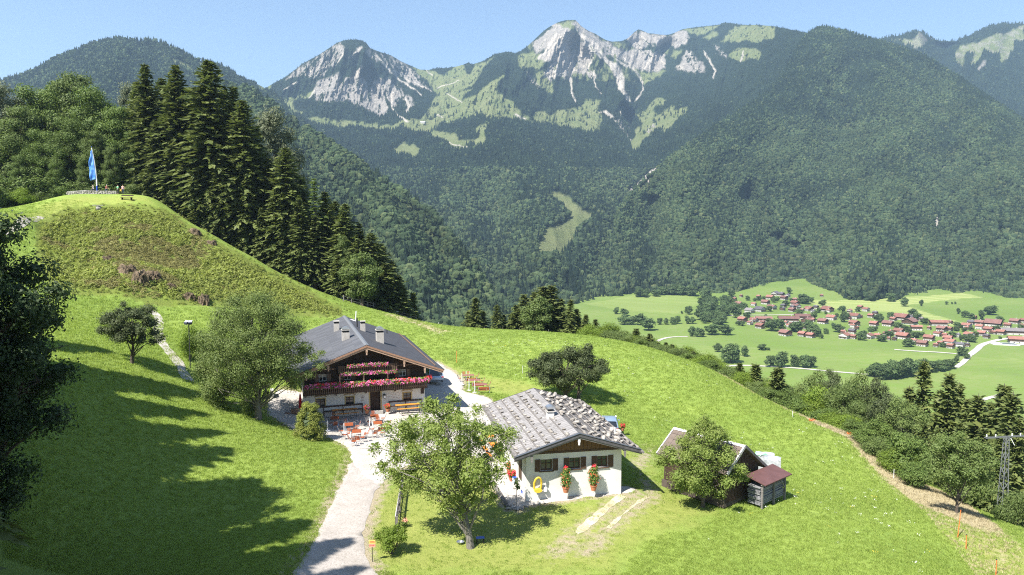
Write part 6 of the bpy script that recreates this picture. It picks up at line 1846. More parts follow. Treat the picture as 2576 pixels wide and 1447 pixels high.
# flower towers in terracotta pots at the front wall
def obelisk(x, label, seed):
    root = empty("potted_geranium", BM @ Vector((x, -.62, -.08)), 0, label, "potted plant", "potted geraniums at the barn front")
    MB().lathe((0, 0, 0), [(.17, 0), (.24, .34), (.27, .34), (.27, .42), (.23, .42), (.21, .36)], 14).build("pot", M_terra, root)
    lb = [(.0, 0, .66, .34, .32, .24), (.03, 0, .95, .40, .35, .28), (-.04, 0, 1.3, .38, .33, .28), (.04, 0, 1.62, .27, .25, .22)]
    obj("foliage", crown_mesh("foliage", lb, 2200, .05, M_geranium, seed, .3, .4), root)
    obj("blossom", crown_mesh("blossom", lb, 120, .055, M_coral, seed + 1, .3, .95), root)
    obj("blossom", crown_mesh("blossom", [(.0, 0, 1.82, .16, .15, .1)], 40, .06, M_red, seed + 2, .3, .7), root)
M_coral = mat_leaf("petal_coral", (0.72, 0.11, 0.05), (0.75, 0.16, 0.10), trans=.2, cl_scale=3)
obelisk(2.78, "tall red geranium in a terracotta pot between the left and middle barn windows", 71)
obelisk(4.86, "tall red geranium in a terracotta pot between the middle and right barn windows", 74)
# yellow slide-shaped plastic tub leaning on the wall
root = empty("yellow_sled", BM @ Vector((.78, -.30, -.02)), BA, "yellow plastic oval sled standing against the barn wall", "sled")
M_yel = mat_simple("yellow_plastic", (0.70, 0.50, 0.05), 0.4)
mb = MB(); ring = [(.27 * math.cos(a) * (1.12 if math.sin(a) < -.3 else 1.0), .10 - .12 * (math.sin(a) + 1), .58 + .52 * math.sin(a)) for a in np.linspace(0, 2 * math.pi, 25)]
mb.tube(ring, .075, 7, False); mb.build("rim", M_yel, root)
mb = MB(); mb.prism([(.30 * math.cos(a), -.20, .15 + .15 * math.sin(a)) for a in np.linspace(0, 2 * math.pi, 15)[:-1]], (0, .18, 0)); mb.build("footwell", M_yel, root)
root = empty("canister", BM @ Vector((1.36, -.22, -.05)), BA, "small white plastic canister on the ground right of the yellow sled", "canister")
MB().b(-.11, .11, -.08, .08, 0, .28).build("body", M_wmetal, root); MB().lathe((.04, 0, .28), [(.04, 0), (.04, .06)], 8).build("cap", M_wmetal, root)
# things in the shade of the barn's left side
M_blue = mat_simple("blue_plastic", (0.03, 0.10, 0.42), 0.4); M_bluel = mat_simple("blue_white_crate", (0.55, 0.62, 0.75), 0.5)
g = P(1315, 1220); root = empty("blue_crate", g, .3, "blue plastic crate on a small dark table at the barn's left corner", "crate")
MB().b(-.35, .35, -.25, .25, .62, .9).build("body", M_blue, root); MB().b(-.37, .37, -.27, .27, .905, .95).build("lid", mat_simple("olive_lid", (.16, .13, .07), .8), root)
t = empty("small_table", g + Vector((0, 0, 0)), .3, "small dark table carrying the blue crate at the barn's left corner", "table")
MB().b(-.4, .4, -.3, .3, .56, .60).build("tabletop", M_timber2, t)
for sx in (-1, 1):
    for sy in (-1, 1): MB().b(sx * .34 - .03, sx * .34 + .03, sy * .24 - .03, sy * .24 + .03, -.05, .56).build("leg", M_timber, t)
g = P(1316, 1243); root = empty("blue_bucket", g, 0, "blue bucket on the white gravel at the barn's left corner", "bucket")
MB().lathe((0, 0, 0), [(.13, 0), (.17, .28), (.18, .28), (.155, .27), (.12, .03)], 14, False).build("body", M_blue, root)
mb = MB(); mb.tube([(.17 * math.cos(a), 0, .28 + .14 * math.sin(a)) for a in np.linspace(0, math.pi, 9)], .008, 5); mb.build("handle", M_metal, root)
root = empty("white_crate", P(1300, 1216), .4, "white and blue plastic crate left of the blue crate at the barn corner", "crate")
MB().b(-.3, .3, -.2, .2, 0, .45).build("body", M_bluel, root); MB().b(-.31, .31, -.21, .21, .455, .5).build("rim", M_blue, root)
pot_flowers(P(1288, 1212), .26, .36, "pot of red flowers on the white gravel left of the barn", [M_red, M_red], 81)
pot_flowers(P(1281, 1190), .24, .36, "pot of salmon flowers on the terrace beside the barn's left eave", [M_coral], 84)
# grey logs that edge the terrace
def log(pa, pb, r0, label):
    a, b_ = P(*pa), P(*pb); root = empty("edging_log", a, 0, label, "log", "logs edging the terrace")
    d = b_ - a; mb = MB(); mb.tube([Vector((0, 0, r0)) + d * t for t in (0, .33, .66, 1)], [r0, r0 * .97, r0 * .98, r0], 9); mb.build("wood", M_greyw, root)
log((1272, 1272), (1222, 1192), .17, "long grey log along the left side of the white gravel terrace"); log((1226, 1206), (1180, 1206), .14, "grey log lying across the near end of the terrace, behind the apple tree")
# stone ring with a young stem
g = P(1299, 1277); root = empty("sapling", g, 0, "thin sapling tied in a ring of white stones left of the barn", "sapling")
MB().tube([(0, 0, -.05), (.02, 0, .8), (0, 0, 1.7), (.03, 0, 2.2)], [.025, .02, .015, .006], 5).build("trunk", BARKP, root)
obj("crown", crown_mesh("crown", [(0, 0, 1.9, .3, .3, .35), (.1, 0, 1.5, .25, .25, .2)], 160, .07, L_mid, 5, .4, .2), root)
r_ = random.Random(2)
grp = []
for k in range(26):
    a = k * .9; rr = .25 + .5 * math.sqrt(r_.random())
    s = obj("edging_stone", STM[k % 7], None, g + Vector((rr * math.cos(a), rr * math.sin(a) * .8, .06)), (r_.uniform(-.3, .3), r_.uniform(-.3, .3), r_.uniform(0, 6)))
    s.scale = (.7, .7, .8); grp.append(s); tag(s, "pale stone of the low ring heaped round the sapling", "stone", "stones of the ring round the sapling")
# ================================================================== THE BROWN SHED
M_shedr = mat_simple("brown_shed_roof", (0.150, 0.118, 0.098), 0.85, (0.115, 0.09, 0.075), 2.0, stretch=(1, 1, 1), bstr=.3)
M_shedw = mat_simple("grey_brown_boards", (0.10, 0.08, 0.065), .9, (.065, .05, .042), 3)
M_red_sheet = mat_simple("red_brown_sheet", (0.115, 0.056, 0.052), 0.6, (0.092, 0.045, 0.042), 1.5, spec=.4)
M_verge = mat_simple("pale_verge", (0.50, 0.48, 0.48), 0.7, (0.42, 0.40, 0.40), 3.0)
SA = R(-49.0); SO = Vector((12.86, 56.47, 0.25)); SM = Matrix.Translation(SO) @ Matrix.Rotation(SA, 4, 'Z')
# local x runs along the ridge towards the front right, local y to the back right, the roof peak stands over y = 0
shed = empty("shed", SO, SA, "brown wooden shed with a steep roof and pale verge boards behind a fruit tree", "shed")
SL, SH, STP = 6.13, 3.66, .722
ya, yb = -2.17, 3.1
def sz(y): return SH - abs(y) * STP
mb = MB(); mb.prism([(0, -.003, SH), (0, ya, sz(ya)), (SL, ya, sz(ya)), (SL, -.003, SH)], (0, 0, -.1)); sr = mb.build("roof", M_shedr, shed)
mb = MB(); mb.prism([(0, 0, SH), (SL, 0, SH), (SL, yb, sz(yb)), (0, yb, sz(yb))], (0, 0, -.1)); mb.build("rear_roof", M_shedr, sr)
m_ = MB().b(-.245, .245, -.30, .30, -.01, .01).mesh("tile", M_shedr)
for i in range(5):
    for j in range(12):
        y = ya + (i + .5) * (abs(ya) / 5); x = .25 + j * .508
        if x < SL - .2: obj("tile", m_, sr, (x, y, sz(y) + .024), (math.atan(STP) * 1.0, 0, 0))
for x in (-.04, SL + .04):
    for s, ye in ((-1, ya - .05), (1, yb + .05)):
        MB().bar((x, 0, SH + .03), (x, ye, sz(ye) + .03), .10, .20, (0, 0, 1)).build("verge_board", M_verge if s < 0 else M_shdark, sr)
MB().bar((-.05, -.1, SH + .02), (SL + .05, -.1, SH + .02), .22, .04, (0, -STP, 1)).build("ridge_board", M_verge, sr)
mb = MB(); y1_, y2_ = ya + .45, yb - .45
mb.prism([(.3, y1_, -.6), (.3, y2_, -.6), (.3, y2_, sz(y2_) - .12), (.3, 0, SH - .14), (.3, y1_, sz(y1_) - .12)], (.1, 0, 0))
mb.prism([(SL - .5, y1_, -.6), (SL - .5, y2_, -.6), (SL - .5, y2_, sz(y2_) - .12), (SL - .5, 0, SH - .14), (SL - .5, y1_, sz(y1_) - .12)], (.1, 0, 0))
mb.b(.4, SL - .5, y1_, y1_ + .1, -.6, sz(y1_) - .14); mb.b(.4, SL - .5, y2_ - .1, y2_, -.6, sz(y2_) - .14)
mb.build("wall", M_shedw, shed)
for k in range(9):                                            # weatherboards on the front side
    z = -.2 + k * .3
    if z + .28 < sz(y1_) - .1: MB().b(.35, SL - .45, y1_ - .03, y1_ - .003, z, z + .27).build("plank", M_timber, shed)
for k in range(10):
    y = y1_ + .2 + k * .385
    if y < y2_: MB().b(SL - .398, SL - .37, y - .17, y + .17, -.3, sz(y + (.17 if y > 0 else -.17)) - .15).build("plank", M_timber, shed)
MB().b(.2, SL - .4, y1_ - .15, y1_ - .033, -.6, .05).build("plinth", M_shedw, shed)
# lean-to at the gable end with stacked battens
lt = empty("lean_to", SM @ Vector((SL + .06, 0, 0)), SA, "red brown sheet roof on posts leaning against the shed's gable end", "shelter")
c0, c1 = (1.65, -1.35), (1.35, 2.75)
mb = MB(); mb.prism([(0, .1, 1.52), (1.6, .15, 1.15), (1.6, 3.85, 1.15), (0, 3.9, 1.52)], (0, 0, -.07)); mb.build("roof", M_red_sheet, lt)
for y in (.35, 1.95, 3.5):
    MB().b(1.18, 1.31, y - .065, y + .065, -1.0, 1.135).build("post", M_greyw, lt)
MB().b(1.19, 1.30, .2, 3.6, 1.00, 1.10).build("beam", M_greyw, lt)
MB().bar((1.345, 3.4, .1), (1.345, 2.6, 1.0), .07).build("brace", M_greyw, lt)
root = empty("batten_stack", SM @ Vector((SL + .15, 1.85, -.55)), SA, "grey stack of long wooden battens under the red brown sheet roof", "wood stack")
M_batt = mat_simple("grey_battens", (0.235, 0.235, 0.245), 0.85, (0.15, 0.15, 0.155), 5.0, stretch=(4, .6, 4), rand=.2)
m_ = MB().b(-.5, .5, -1.55, 1.75, -.035, .035).mesh("plank", M_batt)
for k in range(14):
    obj("plank", m_, root, (.56 + rnd.uniform(-.05, .05), rnd.uniform(-.12, .12), .1 + k * .095), (0, rnd.uniform(-.01, .01), rnd.uniform(-.012, .012)))
# wrapped pallets behind the shed
M_wrap = mat_simple("white_wrap", (0.42, 0.43, 0.44), 0.35, (0.26, 0.275, 0.30), 3.0, bstr=.8, bscale=4, spec=.5)
M_gwrap = mat_simple("green_wrap", (0.22, 0.46, 0.32), 0.4, (0.34, 0.55, 0.42), 3.0, bstr=.6, bscale=5)
def pallet(u, v, Y, w, d_, h, label, seed, green=False):
    p = at(u, v, Y); z = zg(p.x, p.y); root = empty("wrapped_pallet", (p.x, p.y, z), R(-20), label, "pallet", "wrapped pallets behind the shed")
    top = p.z - z
    mb = MB()
    for k in (-1, 0, 1): mb.b(k * w * .4 - .06, k * w * .4 + .06, -d_ / 2, d_ / 2, 0, .1)
    mb.b(-w / 2, w / 2, -d_ / 2, d_ / 2, .104, .14); mb.build("base", M_greyw, root)
    bm = bmesh.new(); bmesh.ops.create_cube(bm, size=1.0); bmesh.ops.subdivide_edges(bm, edges=bm.edges[:], cuts=5, use_grid_fill=True)
    r2 = random.Random(seed)
    for vv in bm.verts:
        f = 1 + r2.uniform(-.05, .04); vv.co = Vector((vv.co.x * w * f, vv.co.y * d_ * f, (vv.co.z + .5) * (top - .15) + .15 + (r2.uniform(-.05, .08) if vv.co.z > .4 else 0)))
    me = bpy.data.meshes.new("load"); bm.to_mesh(me); bm.free(); me.materials.append(M_wrap); obj("load", me, root)
    if green:
        mb = MB(); mb.blob((-.35, -.3, top + .02), (.5, .35, .16), seed, 2, .2); mb.build("cover", M_gwrap, root)
pallet(1944, 1154, 60.5, 1.3, 1.15, 2.2, "white wrapped pallet stack nearest the red brown sheet roof", 3)
pallet(1924, 1142, 63.0, 1.6, 1.2, 2.2, "white wrapped pallet with a green plastic cover behind the shed's gable", 4, True)
# ================================================================== FURNITURE OF THE BEER GARDEN
def zoom2(x, y): return (805 + x * .09375, 1019.6 + y * .09375)
def yard(u, v):
    p = P(u, v); p.z += .075 if inpoly(np.array(p.x), np.array(p.y), YARD) else .0
    return p
def folding_table(loc, rz, w, d, mt, label, group):
    root = empty("garden_table", loc, rz, label, "table", group)
    mb = MB(); n = 6
    for k in range(n): mb.b(-w / 2, w / 2, -d / 2 + k * d / n + .006, -d / 2 + (k + 1) * d / n - .006, .73, .755)
    mb.build("tabletop", mt, root)
    for s in (-1, 1):
        for t in (-1, 1):
            MB().bar((s * (w / 2 - .08), t * (d / 2 - .12), 0), (s * (w / 2 - .08), -t * (d / 2 - .3) * .3, .73), .03).build("leg", M_metal, root)
    return root
_ch = {}
def chair_meshes(mt):
    if mt.name in _ch: return _ch[mt.name]
    seat = MB(); [seat.b(-.21, .21, -.2 + k * .085, -.135 + k * .085, .44, .455) for k in range(5)]
    back = MB(); [back.box((0, .24 + k * .035, .62 + k * .10), (.42, .018, .075), M=Matrix.Rotation(R(-18), 3, 'X')) for k in range(3)]
    fr = MB()
    for s in (-.2, .2):
        fr.bar((s, -.22, 0), (s, .16, .44), .022, .03); fr.bar((s, .26, 0), (s, -.18, .44), .022, .03); fr.bar((s, .16, .44), (s, .34, .90), .022, .03)
    _ch[mt.name] = (seat.mesh("seat", mt), back.mesh("backrest", mt), fr.mesh("frame", M_metal))
    return _ch[mt.name]
def folding_chair(loc, rz, mt, group):
    """the chair's back stands towards +y of its own axes"""
    root = empty("folding_chair", loc, rz, "", "chair", group)
    for n_, m_ in zip(("seat", "backrest", "frame"), chair_meshes(mt)): obj(n_, m_, root)
    return root
def parasol_stand(loc, h, label, group):
    root = empty("parasol_stand", loc, 0, label, "parasol stand", group)
    MB().lathe((0, 0, 0), [(.30, 0), (.30, .06), (.05, .09)], 14).build("base", mat_conc, root)
    MB().tube([(0, 0, .09), (0, 0, h)], .038, 8).build("pole", M_wmetal, root)
mat_conc = mat_simple("pale_concrete", (.58, .58, .58), .8, (.50, .50, .50), 4)
names = ["rearmost left", "middle left", "front left", "rear right", "front right"]
tabs = [(400, 490), (775, 668), (985, 862), (1465, 435), (1555, 622)]
for (x, y), nm in zip(tabs, names):
    p = yard(*zoom2(x, y + 60)); folding_table(p, HA - R(4), .84, 1.15, M_rust, "red brown slatted table, %s of the courtyard tables before the farmhouse" % nm, "red brown courtyard tables")
chs = []
R_, L_, F_, B_k = R(-90), R(90), R(180), 0.0
for x, y, f in [(405, 612, F_), (355, 385, B_k), (275, 560, L_), (585, 590, R_), (955, 770, F_), (700, 575, B_k), (1005, 640, R_), (570, 770, L_), (640, 880, L_), (1015, 1015, F_), (800, 835, B_k), (1140, 950, R_), (830, 975, L_), (1245, 840, R_), (910, 1060, F_),
                (1425, 350, B_k), (1700, 420, R_), (1305, 520, L_), (1560, 535, B_k), (1715, 700, R_), (1820, 610, R_), (1585, 775, F_), (1395, 720, L_), (1475, 840, F_), (1690, 1010 - 190, R_)]:
    p = yard(*zoom2(x, y + 55)); chs.append(folding_chair(p, HA + f + rnd.uniform(-.25, .25), M_rust, "chairs"))
chs.sort(key=lambda o: pix(o.location)[1])
for k, nm in enumerate(("rear", "second", "third", "front")):
    n = len(chs); by_place(chs[k * n // 4:(k + 1) * n // 4], "red brown folding chair, {n}{t} in the %s row of the courtyard" % nm, "folding chairs of the courtyard tables")
for k, (x, y0_, y1_) in enumerate([(205, 455, 715), (650, 560, 790), (832, 800, 1030), (1335, 400, 660), (1412, 590, 760)]):
    p = yard(*zoom2(x, y1_)); parasol_stand(p, 1.05, "white pole of a parasol stand beside the %s courtyard table" % names[k], "parasol stands in the courtyard")
def zoom4(x, y): return (1046.4 + x * .09274, 898.9 + y * .09274)
for k, (x, y) in enumerate([(1420, 575), (1590, 715), (1760, 835)]):
    nm = ("rear", "middle", "front")[k]
    p = yard(*zoom4(x, y + 60)); t = folding_table(p, R(6), 1.5, .85, M_maroon, "maroon table, %s of the three at the meadow edge beyond the drive" % nm, "maroon tables beyond the drive")
    pb = yard(*zoom4(x + 90, y + 150))
    root = empty("garden_bench", pb, R(6), "red brown slatted bench before the %s maroon table beyond the drive" % nm, "bench", "benches of the maroon tables")
    mb = MB(); [mb.b(-.75, .75, -.17 + q * .09, -.10 + q * .09, .43, .45) for q in range(4)]; mb.build("seat", M_rust, root)
    mb = MB(); [mb.b(-.75, .75, .2, .22, .55 + q * .12, .64 + q * .12) for q in range(2)]; mb.build("backrest", M_rust, root)
    for s in (-.65, .65): MB().bar((s, -.15, 0), (s, .21, .8), .03).build("leg", M_metal, root)
c2 = [folding_chair(yard(*zoom4(x, y)), R(f), M_rust, "") for x, y, f in [(1300, 575, 10), (1410, 565, -5), (1650, 600, -80), (1800, 730, -85), (1960, 850, -80), (1190, 680, 90)]]
by_place(c2, "small red brown folding chair, {n}{t} round the maroon tables", "chairs round the maroon tables")
for k, (x, y) in enumerate([(1250, 765), (1440, 905), (1585, 960)]):
    parasol_stand(yard(*zoom4(x, y)), 1.5, "pale parasol pole on a white base left of the %s maroon table" % ("rear", "middle", "front")[k], "parasol stands beyond the drive")
M_or2 = mat_simple("bright_orange_top", (0.72, 0.24, 0.03), 0.5, (0.62, 0.19, 0.03), 3.0)
for k, (u, v) in enumerate([(1230, 1117), (1245, 1141), (1256, 1158)]):
    nm = ("rear", "middle", "front")[k]
    p = yard(u, v); folding_table(p, BA + R(8), .8, 1.3, M_or2, "bright orange table, %s of the three beside the barn's left eave" % nm, "orange tables on the barn terrace")
    q = p + Vector((-.85, -.1, 0)); root = empty("beer_bench", q, BA + R(8), "orange bench left of the %s orange table on the barn terrace" % nm, "bench", "orange benches on the barn terrace")
    MB().b(-.14, .14, -.6, .6, .43, .46).build("seat", M_or2, root)
    for s in (-.5, .5): MB().b(-.1, .1, s - .02, s + .02, 0, .43).build("leg", M_dark, root)

# ================================================================== CARS
M_carb = mat_simple("blue_grey_paint", (0.36, 0.46, 0.60), 0.3, metal=.25, spec=.6, c2=(.35, .45, .58))
M_carl = mat_simple("light_blue_paint", (0.33, 0.43, 0.55), 0.25, metal=.5, spec=.6, c2=(.32, .42, .54))
M_cglass = mat_simple("car_glass", (0.015, 0.02, 0.028), 0.05, spec=.8, c2=(.012, .016, .02))
M_tyre = mat_simple("tyre_rubber", (0.02, 0.02, 0.02), .8)
M_tail = mat_simple("tail_light", (0.35, 0.02, 0.03), .2)
M_trim = mat_simple("grey_bumper", (0.16, 0.17, 0.18), .5)
def car(loc, rz, paint, label, L=4.6, Wd=1.82, Hh=1.68):
    """rear of the car towards -y of its own axes"""
    root = empty("parked_car", loc, rz, label, "car")
    w = Wd / 2
    st = [(-L / 2, .42, .92, .86), (-L / 2 + .06, .30, 1.00, .94), (-L / 2 + .5, .26, 1.02, 1.0), (0, .24, .99, 1.0), (L * .22, .24, .97, 1.0), (L * .33, .26, .92, .97), (L / 2 - .2, .28, .80, .90), (L / 2, .40, .68, .80)]
    V, F = [], []
    for y, zb, zt, k in st:
        V += [(-w * k * .94, y, zb), (-w * k, y, zb + .22), (-w * k, y, zt - .12), (-w * k * .93, y, zt), (w * k * .93, y, zt), (w * k, y, zt - .12), (w * k, y, zb + .22), (w * k * .94, y, zb)]
    n = 8
    for i in range(len(st) - 1): F += [(i * n + k, i * n + (k + 1) % n, (i + 1) * n + (k + 1) % n, (i + 1) * n + k) for k in range(n)]
    F += [tuple(range(n))[::-1], tuple((len(st) - 1) * n + k for k in range(n))]
    m_ = MB().add(V, F); m_.build("body", paint, root, True)
    # greenhouse: rear screen, side panes, windscreen and roof
    zt = Hh
    gb = [(-L / 2 + .10, .99), (L * .25, .975)]; gt = [(-L / 2 + .42, zt - .06), (L * .06, zt - .06)]
    kb, kt = .90, .74
    A = [(-w * kb, gb[0][0], 1.0), (w * kb, gb[0][0], 1.0), (w * kb, gb[1][0], .97), (-w * kb, gb[1][0], .97)]
    B = [(-w * kt, gt[0][0], zt - .07), (w * kt, gt[0][0], zt - .07), (w * kt, gt[1][0], zt - .07), (-w * kt, gt[1][0], zt - .07)]
    MB().add(A + B, [(0, 1, 5, 4), (1, 2, 6, 5), (2, 3, 7, 6), (3, 0, 4, 7), (4, 5, 6, 7)]).build("windows", M_cglass, root)
    rf_ = MB()
    rows = []
    for y, z in ((gt[0][0] - .12, zt - .045), (gt[0][0] + .3, zt + .0), (0 - .3, zt + .02), (gt[1][0] + .05, zt - .04)):
        rows.append([(-w * kt - .03, y, z - .06), (-w * kt * .8, y, z), (w * kt * .8, y, z), (w * kt + .03, y, z - .06)])
    V = [p for r in rows for p in r]; F = [(i * 4 + k, i * 4 + k + 1, i * 4 + k + 5, i * 4 + k + 4) for i in range(3) for k in range(3)]
    rf_.add(V, F); rf_.build("roof", paint, root, True)
    for i, j in ((0, 0), (1, 1), (2, 2), (3, 3)): MB().bar(A[i], B[j], .09).build("pillar", paint, root)
    for s in (-1, 1):
        MB().bar((s * w * (kb + kt) / 2, (-L * .05), 1.0), (s * w * kt, -L * .07, zt - .06), .08).build("pillar", paint, root)
        MB().b(s * w * .66, s * w * .93, -L / 2 - .02, -L / 2 + .03, .80, .97).build("tail_light", M_tail, root)
        MB().box((s * (w + .09), L * .20, 1.0), (.16, .1, .12)).build("mirror", paint, root)
        for y in (-L * .30, L * .31):
            wh = MB().lathe((0, 0, 0), [(.17, -.11), (.30, -.11), (.33, -.07), (.33, .07), (.30, .11), (.17, .11)], 18).build("wheel", M_tyre, root, False, (s * (w - .10), y, .33), (0, R(90), 0))
            MB().lathe((0, 0, 0), [(.05, -.10), (.19, -.105), (.20, .105), (.05, .12)], 14).build("rim", M_metal, wh)
    MB().b(-w * .9, w * .9, -L / 2 - .05, -L / 2 + .05, .36, .52).build("bumper", M_trim, root)
    MB().b(-.26, .26, -L / 2 - .026, -L / 2 - .0, .62, .73).build("number_plate", M_wmetal, root)
    return root
p = P(1084, 968); car(p + Vector((.15, 1.9, .15)), HA - R(4), M_carb, "blue grey estate car seen from behind, parked right of the farmhouse", 4.7, 1.98, 1.92)
p = P(1539, 1096); car(p + Vector((-.1, 1.2, .05)), R(-6), M_carl, "light blue car mostly hidden behind the barn's right eave", 4.2, 1.75, 1.6)
pot_flowers(P(1566, 1096) + Vector((0, 0, .5)), .2, .3, "pot of red flowers beside the light blue car behind the barn", [M_red, M_red], 91, 110)
p = P(1158, 938)

# ================================================================== SIGN, FENCES, STAKES
def lettering(txt, size, mt, parent, loc, rot, ext=.004):
    c = bpy.data.curves.new("lettering", 'FONT'); c.body = txt; c.size = size; c.align_x = 'CENTER'; c.align_y = 'CENTER'; c.extrude = ext; c.resolution_u = 2
    o = bpy.data.objects.new("lettering_source", c); col.objects.link(o)
    dg = bpy.context.evaluated_depsgraph_get(); me = bpy.data.meshes.new_from_object(o.evaluated_get(dg))
    bpy.data.objects.remove(o)
    me.materials.clear(); me.materials.append(mt)
    return obj("lettering", me, parent, loc, rot)
g = P(937, 1413)
root = empty("road_sign", g, R(6), "small orange and pink sign on a thin dark post beside the road", "sign")
MB().tube([(0, 0, -.1), (0, 0, .98)], .022, 6).build("post", M_dark, root)
MB().b(-.19, .19, -.03, -.012, .92, 1.12).build("lower_panel", mat_simple("pink_panel", (.75, .30, .22), .6, (.72, .27, .2), 3), root)
MB().b(-.19, .19, -.03, -.012, 1.125, 1.36).build("upper_panel", mat_simple("orange_panel", (.85, .48, .15), .6, (.82, .44, .13), 3), root)
M_signred = mat_simple("sign_red", (.50, .03, .03), .6)
mb = MB()
for z in (1.19, 1.26): mb.b(-.15, .15, -.036, -.0305, z, z + .022)
mb.build("printed_line", M_signred, root)
lettering("STOP !", .115, M_signred, root, (0, -.034, 1.02), (R(90), 0, 0))
# paling fence along the road, seen almost end on
a, b_ = P(996, 1336), P(1014, 1222)
root = empty("paling_fence", a, 0, "low grey paling fence running away from the bush beside the road", "fence")
d = b_ - a; n = 34
m_ = MB().b(-.012, .012, -.045, .045, .04, .98).mesh("slat", M_greyw)
ry = math.atan2(d.y, d.x) - R(90)
for k in range(n + 1):
    q = d * (k / n); obj("slat", m_, root, (q.x - .03, q.y, zg(a.x + q.x, a.y + q.y) - a.z), (0, 0, ry))
for z in (.3, .8):
    for s in range(3): MB().bar(d * (s / 3) + Vector((.02, 0, z)), d * ((s + 1) / 3) + Vector((.02, 0, z)), .04, .07).build("rail", M_greyw, root)
for s in range(4): MB().b(-.05, .05, -.05, .05, -.3, 1.0).build("post", M_greyw, root, False, d * (s / 3) + Vector((.09, 0, 0)))
MB().bar(Vector((-.03, 0, 1.0)), d + Vector((-.03, 0, 1.0)), .05, .03).build("cap_rail", M_verge, root)
root = empty("flowers", P(1019, 1326), 0, "few pale pink flowers at the foot of the paling fence", "flowers")
obj("blossom", crown_mesh("blossom", [(0, 0, .45, .2, .15, .18)], 60, .06, mat_leaf("petal_salmon", (.75, .36, .27), (.78, .45, .36), cl_scale=3), 3), root); obj("foliage", crown_mesh("foliage", [(0, 0, .25, .25, .2, .2)], 120, .06, M_geranium, 4), root)
# little things under the apple tree
def stool(u, v, label, mt, w):
    root = empty("low_stool", P(u, v), .2, label, "stool")
    MB().b(-w, w, -.15, .15, .34, .38).build("seat", mt, root)
    for s in (-1, 1): MB().b(s * w * .8 - .02, s * w * .8 + .02, -.12, .12, 0, .34).build("leg", M_dark, root)
stool(1208, 1366, "low stool with a blue seat right of the apple tree's trunk", M_blue, .27)
root = empty("tin_bowl", P(1158, 1368), 0, "shiny tin bowl on the grass left of the apple tree's trunk", "bowl"); MB().lathe((0, 0, 0), [(.1, .0), (.24, .14), (.26, .15), (.22, .13), (.08, .03)], 12, False).build("body", M_metal, root)
# rail fence on the far edge of the meadow
def zoomF(x, y): return (858.6 + x * .10937, 751.3 + y * .10937)
fp = [zoomF(*q) for q in [(60, 225), (240, 250), (440, 268), (610, 280), (745, 285), (1040, 310), (1150, 322), (1205, 335), (1395, 372), (1585, 430), (1720, 480)]]
FY = [134, 135, 136, 137, 138, 139.5, 140, 140.3, 141, 142, 142.5]
fpts = [Vector((at(u, v, Y).x, Y, zg(at(u, v, Y).x, Y))) for (u, v), Y in zip(fp, FY)]
root = empty("rail_fence", fpts[0], 0, "wooden rail fence on the far meadow edge behind the farmhouse roof", "fence")
o0 = fpts[0]
for k, q in enumerate(fpts):
    h = 1.15 if k % 2 == 0 or k in (5, 7) else .95
    MB().b(-.08, .08, -.08, .08, -.3, h).build("post", M_greyw, root, False, q - o0)
    if k:
        for z in (.45, .92): MB().bar(fpts[k - 1] - o0 + Vector((0, -.06, z)), q - o0 + Vector((0, -.06, z)), .05, .10).build("rail", M_greyw, root)
q = at(*zoomF(1205, 315), 139.6); q.z = zg(q.x, q.y)
root = empty("plank_bench", q, R(-3), "pale plank bench in front of the far rail fence", "bench")
MB().b(-1.0, 1.0, -.18, .18, .42, .50).build("seat", M_wmetal, root)
for s in (-.7, .7): MB().b(s - .06, s + .06, -.14, .14, 0, .42).build("leg", M_greyw, root)
# stakes of the electric fence
M_ostake = mat_simple("orange_plastic", (.72, .18, .05), .5)
def stake(u, v, h, mt, lean, fixedY=None):
    if fixedY: q = at(u, v, fixedY); q.z = zg(q.x, q.y)
    else: q = P(u, v)
    root = empty("fence_stake", q, 0, "", "fence stake", "")
    MB().bar((0, 0, -.1), (lean * h, 0, h), max(.035, q.y * .00042), None).build("rod", mt, root)
    MB().box((lean * h, 0, h + .02), (.06, .06, .05)).build("insulator", M_dark, root)
    return root
ws = [stake(*a) for a in [(1103, 827, 1.25, M_wmetal, .06, 143), (1131, 833, 1.0, M_wmetal, .03, 144), (1218, 834, .9, M_greyw, 0, 144), (1265, 838, .9, M_greyw, 0, 144), (1306, 841, .9, M_greyw, 0, 144), (1341, 844, .9, M_greyw, 0, 143), (1380, 846, .9, M_greyw, 0, 143)]]
by_place(ws, "pale fence stake on the far crest of the meadow, {n}{t}", "fence stakes on the far crest")
for args, lab in [((1315, 941, 1.15, M_wmetal, .0), "white stake alone in the meadow left of the walnut tree"), ((1149, 913, 1.75, M_ostake, .0), "thin orange and brown stake in the meadow right of the farmhouse roof"),
                  ((1995, 1050, .8, M_wmetal, -.15), "short white leaning stake on the dry strip beside the hedge"), ((2243, 1190, 1.0, M_wmetal, -.02), "white stake, the rear of two standing close together on the dry strip"),
                  ((2248, 1204, .95, M_wmetal, .0), "white stake, the front of two standing close together on the dry strip"), ((2409, 1352, 2.0, M_ostake, .06), "tall orange leaning stake before the young tree on the dry strip"),
                  ((2430, 1382, 1.0, M_ostake, -.03), "short orange stake at the lower edge of the dry strip"), ((2505, 1447, 1.0, M_ostake, 0), "orange stake near the bottom right corner of the dry strip")]:
    o = stake(*args); o['label'] = lab; o['group'] = "stakes of the electric fence"
for u, v, lab in [(2040, 1060, "orange plastic netting lying at the hedge's foot"), (2136, 1088, "small heap of orange netting on the dry strip below the hedge")]:
    root = empty("plastic_netting", P(u, v), 0, lab, "netting"); o = obj("net", crown_mesh("net", [(0, 0, .15, .6, .25, .16)], 60, .10, M_ostake, 3, .4, .3, .3), root)
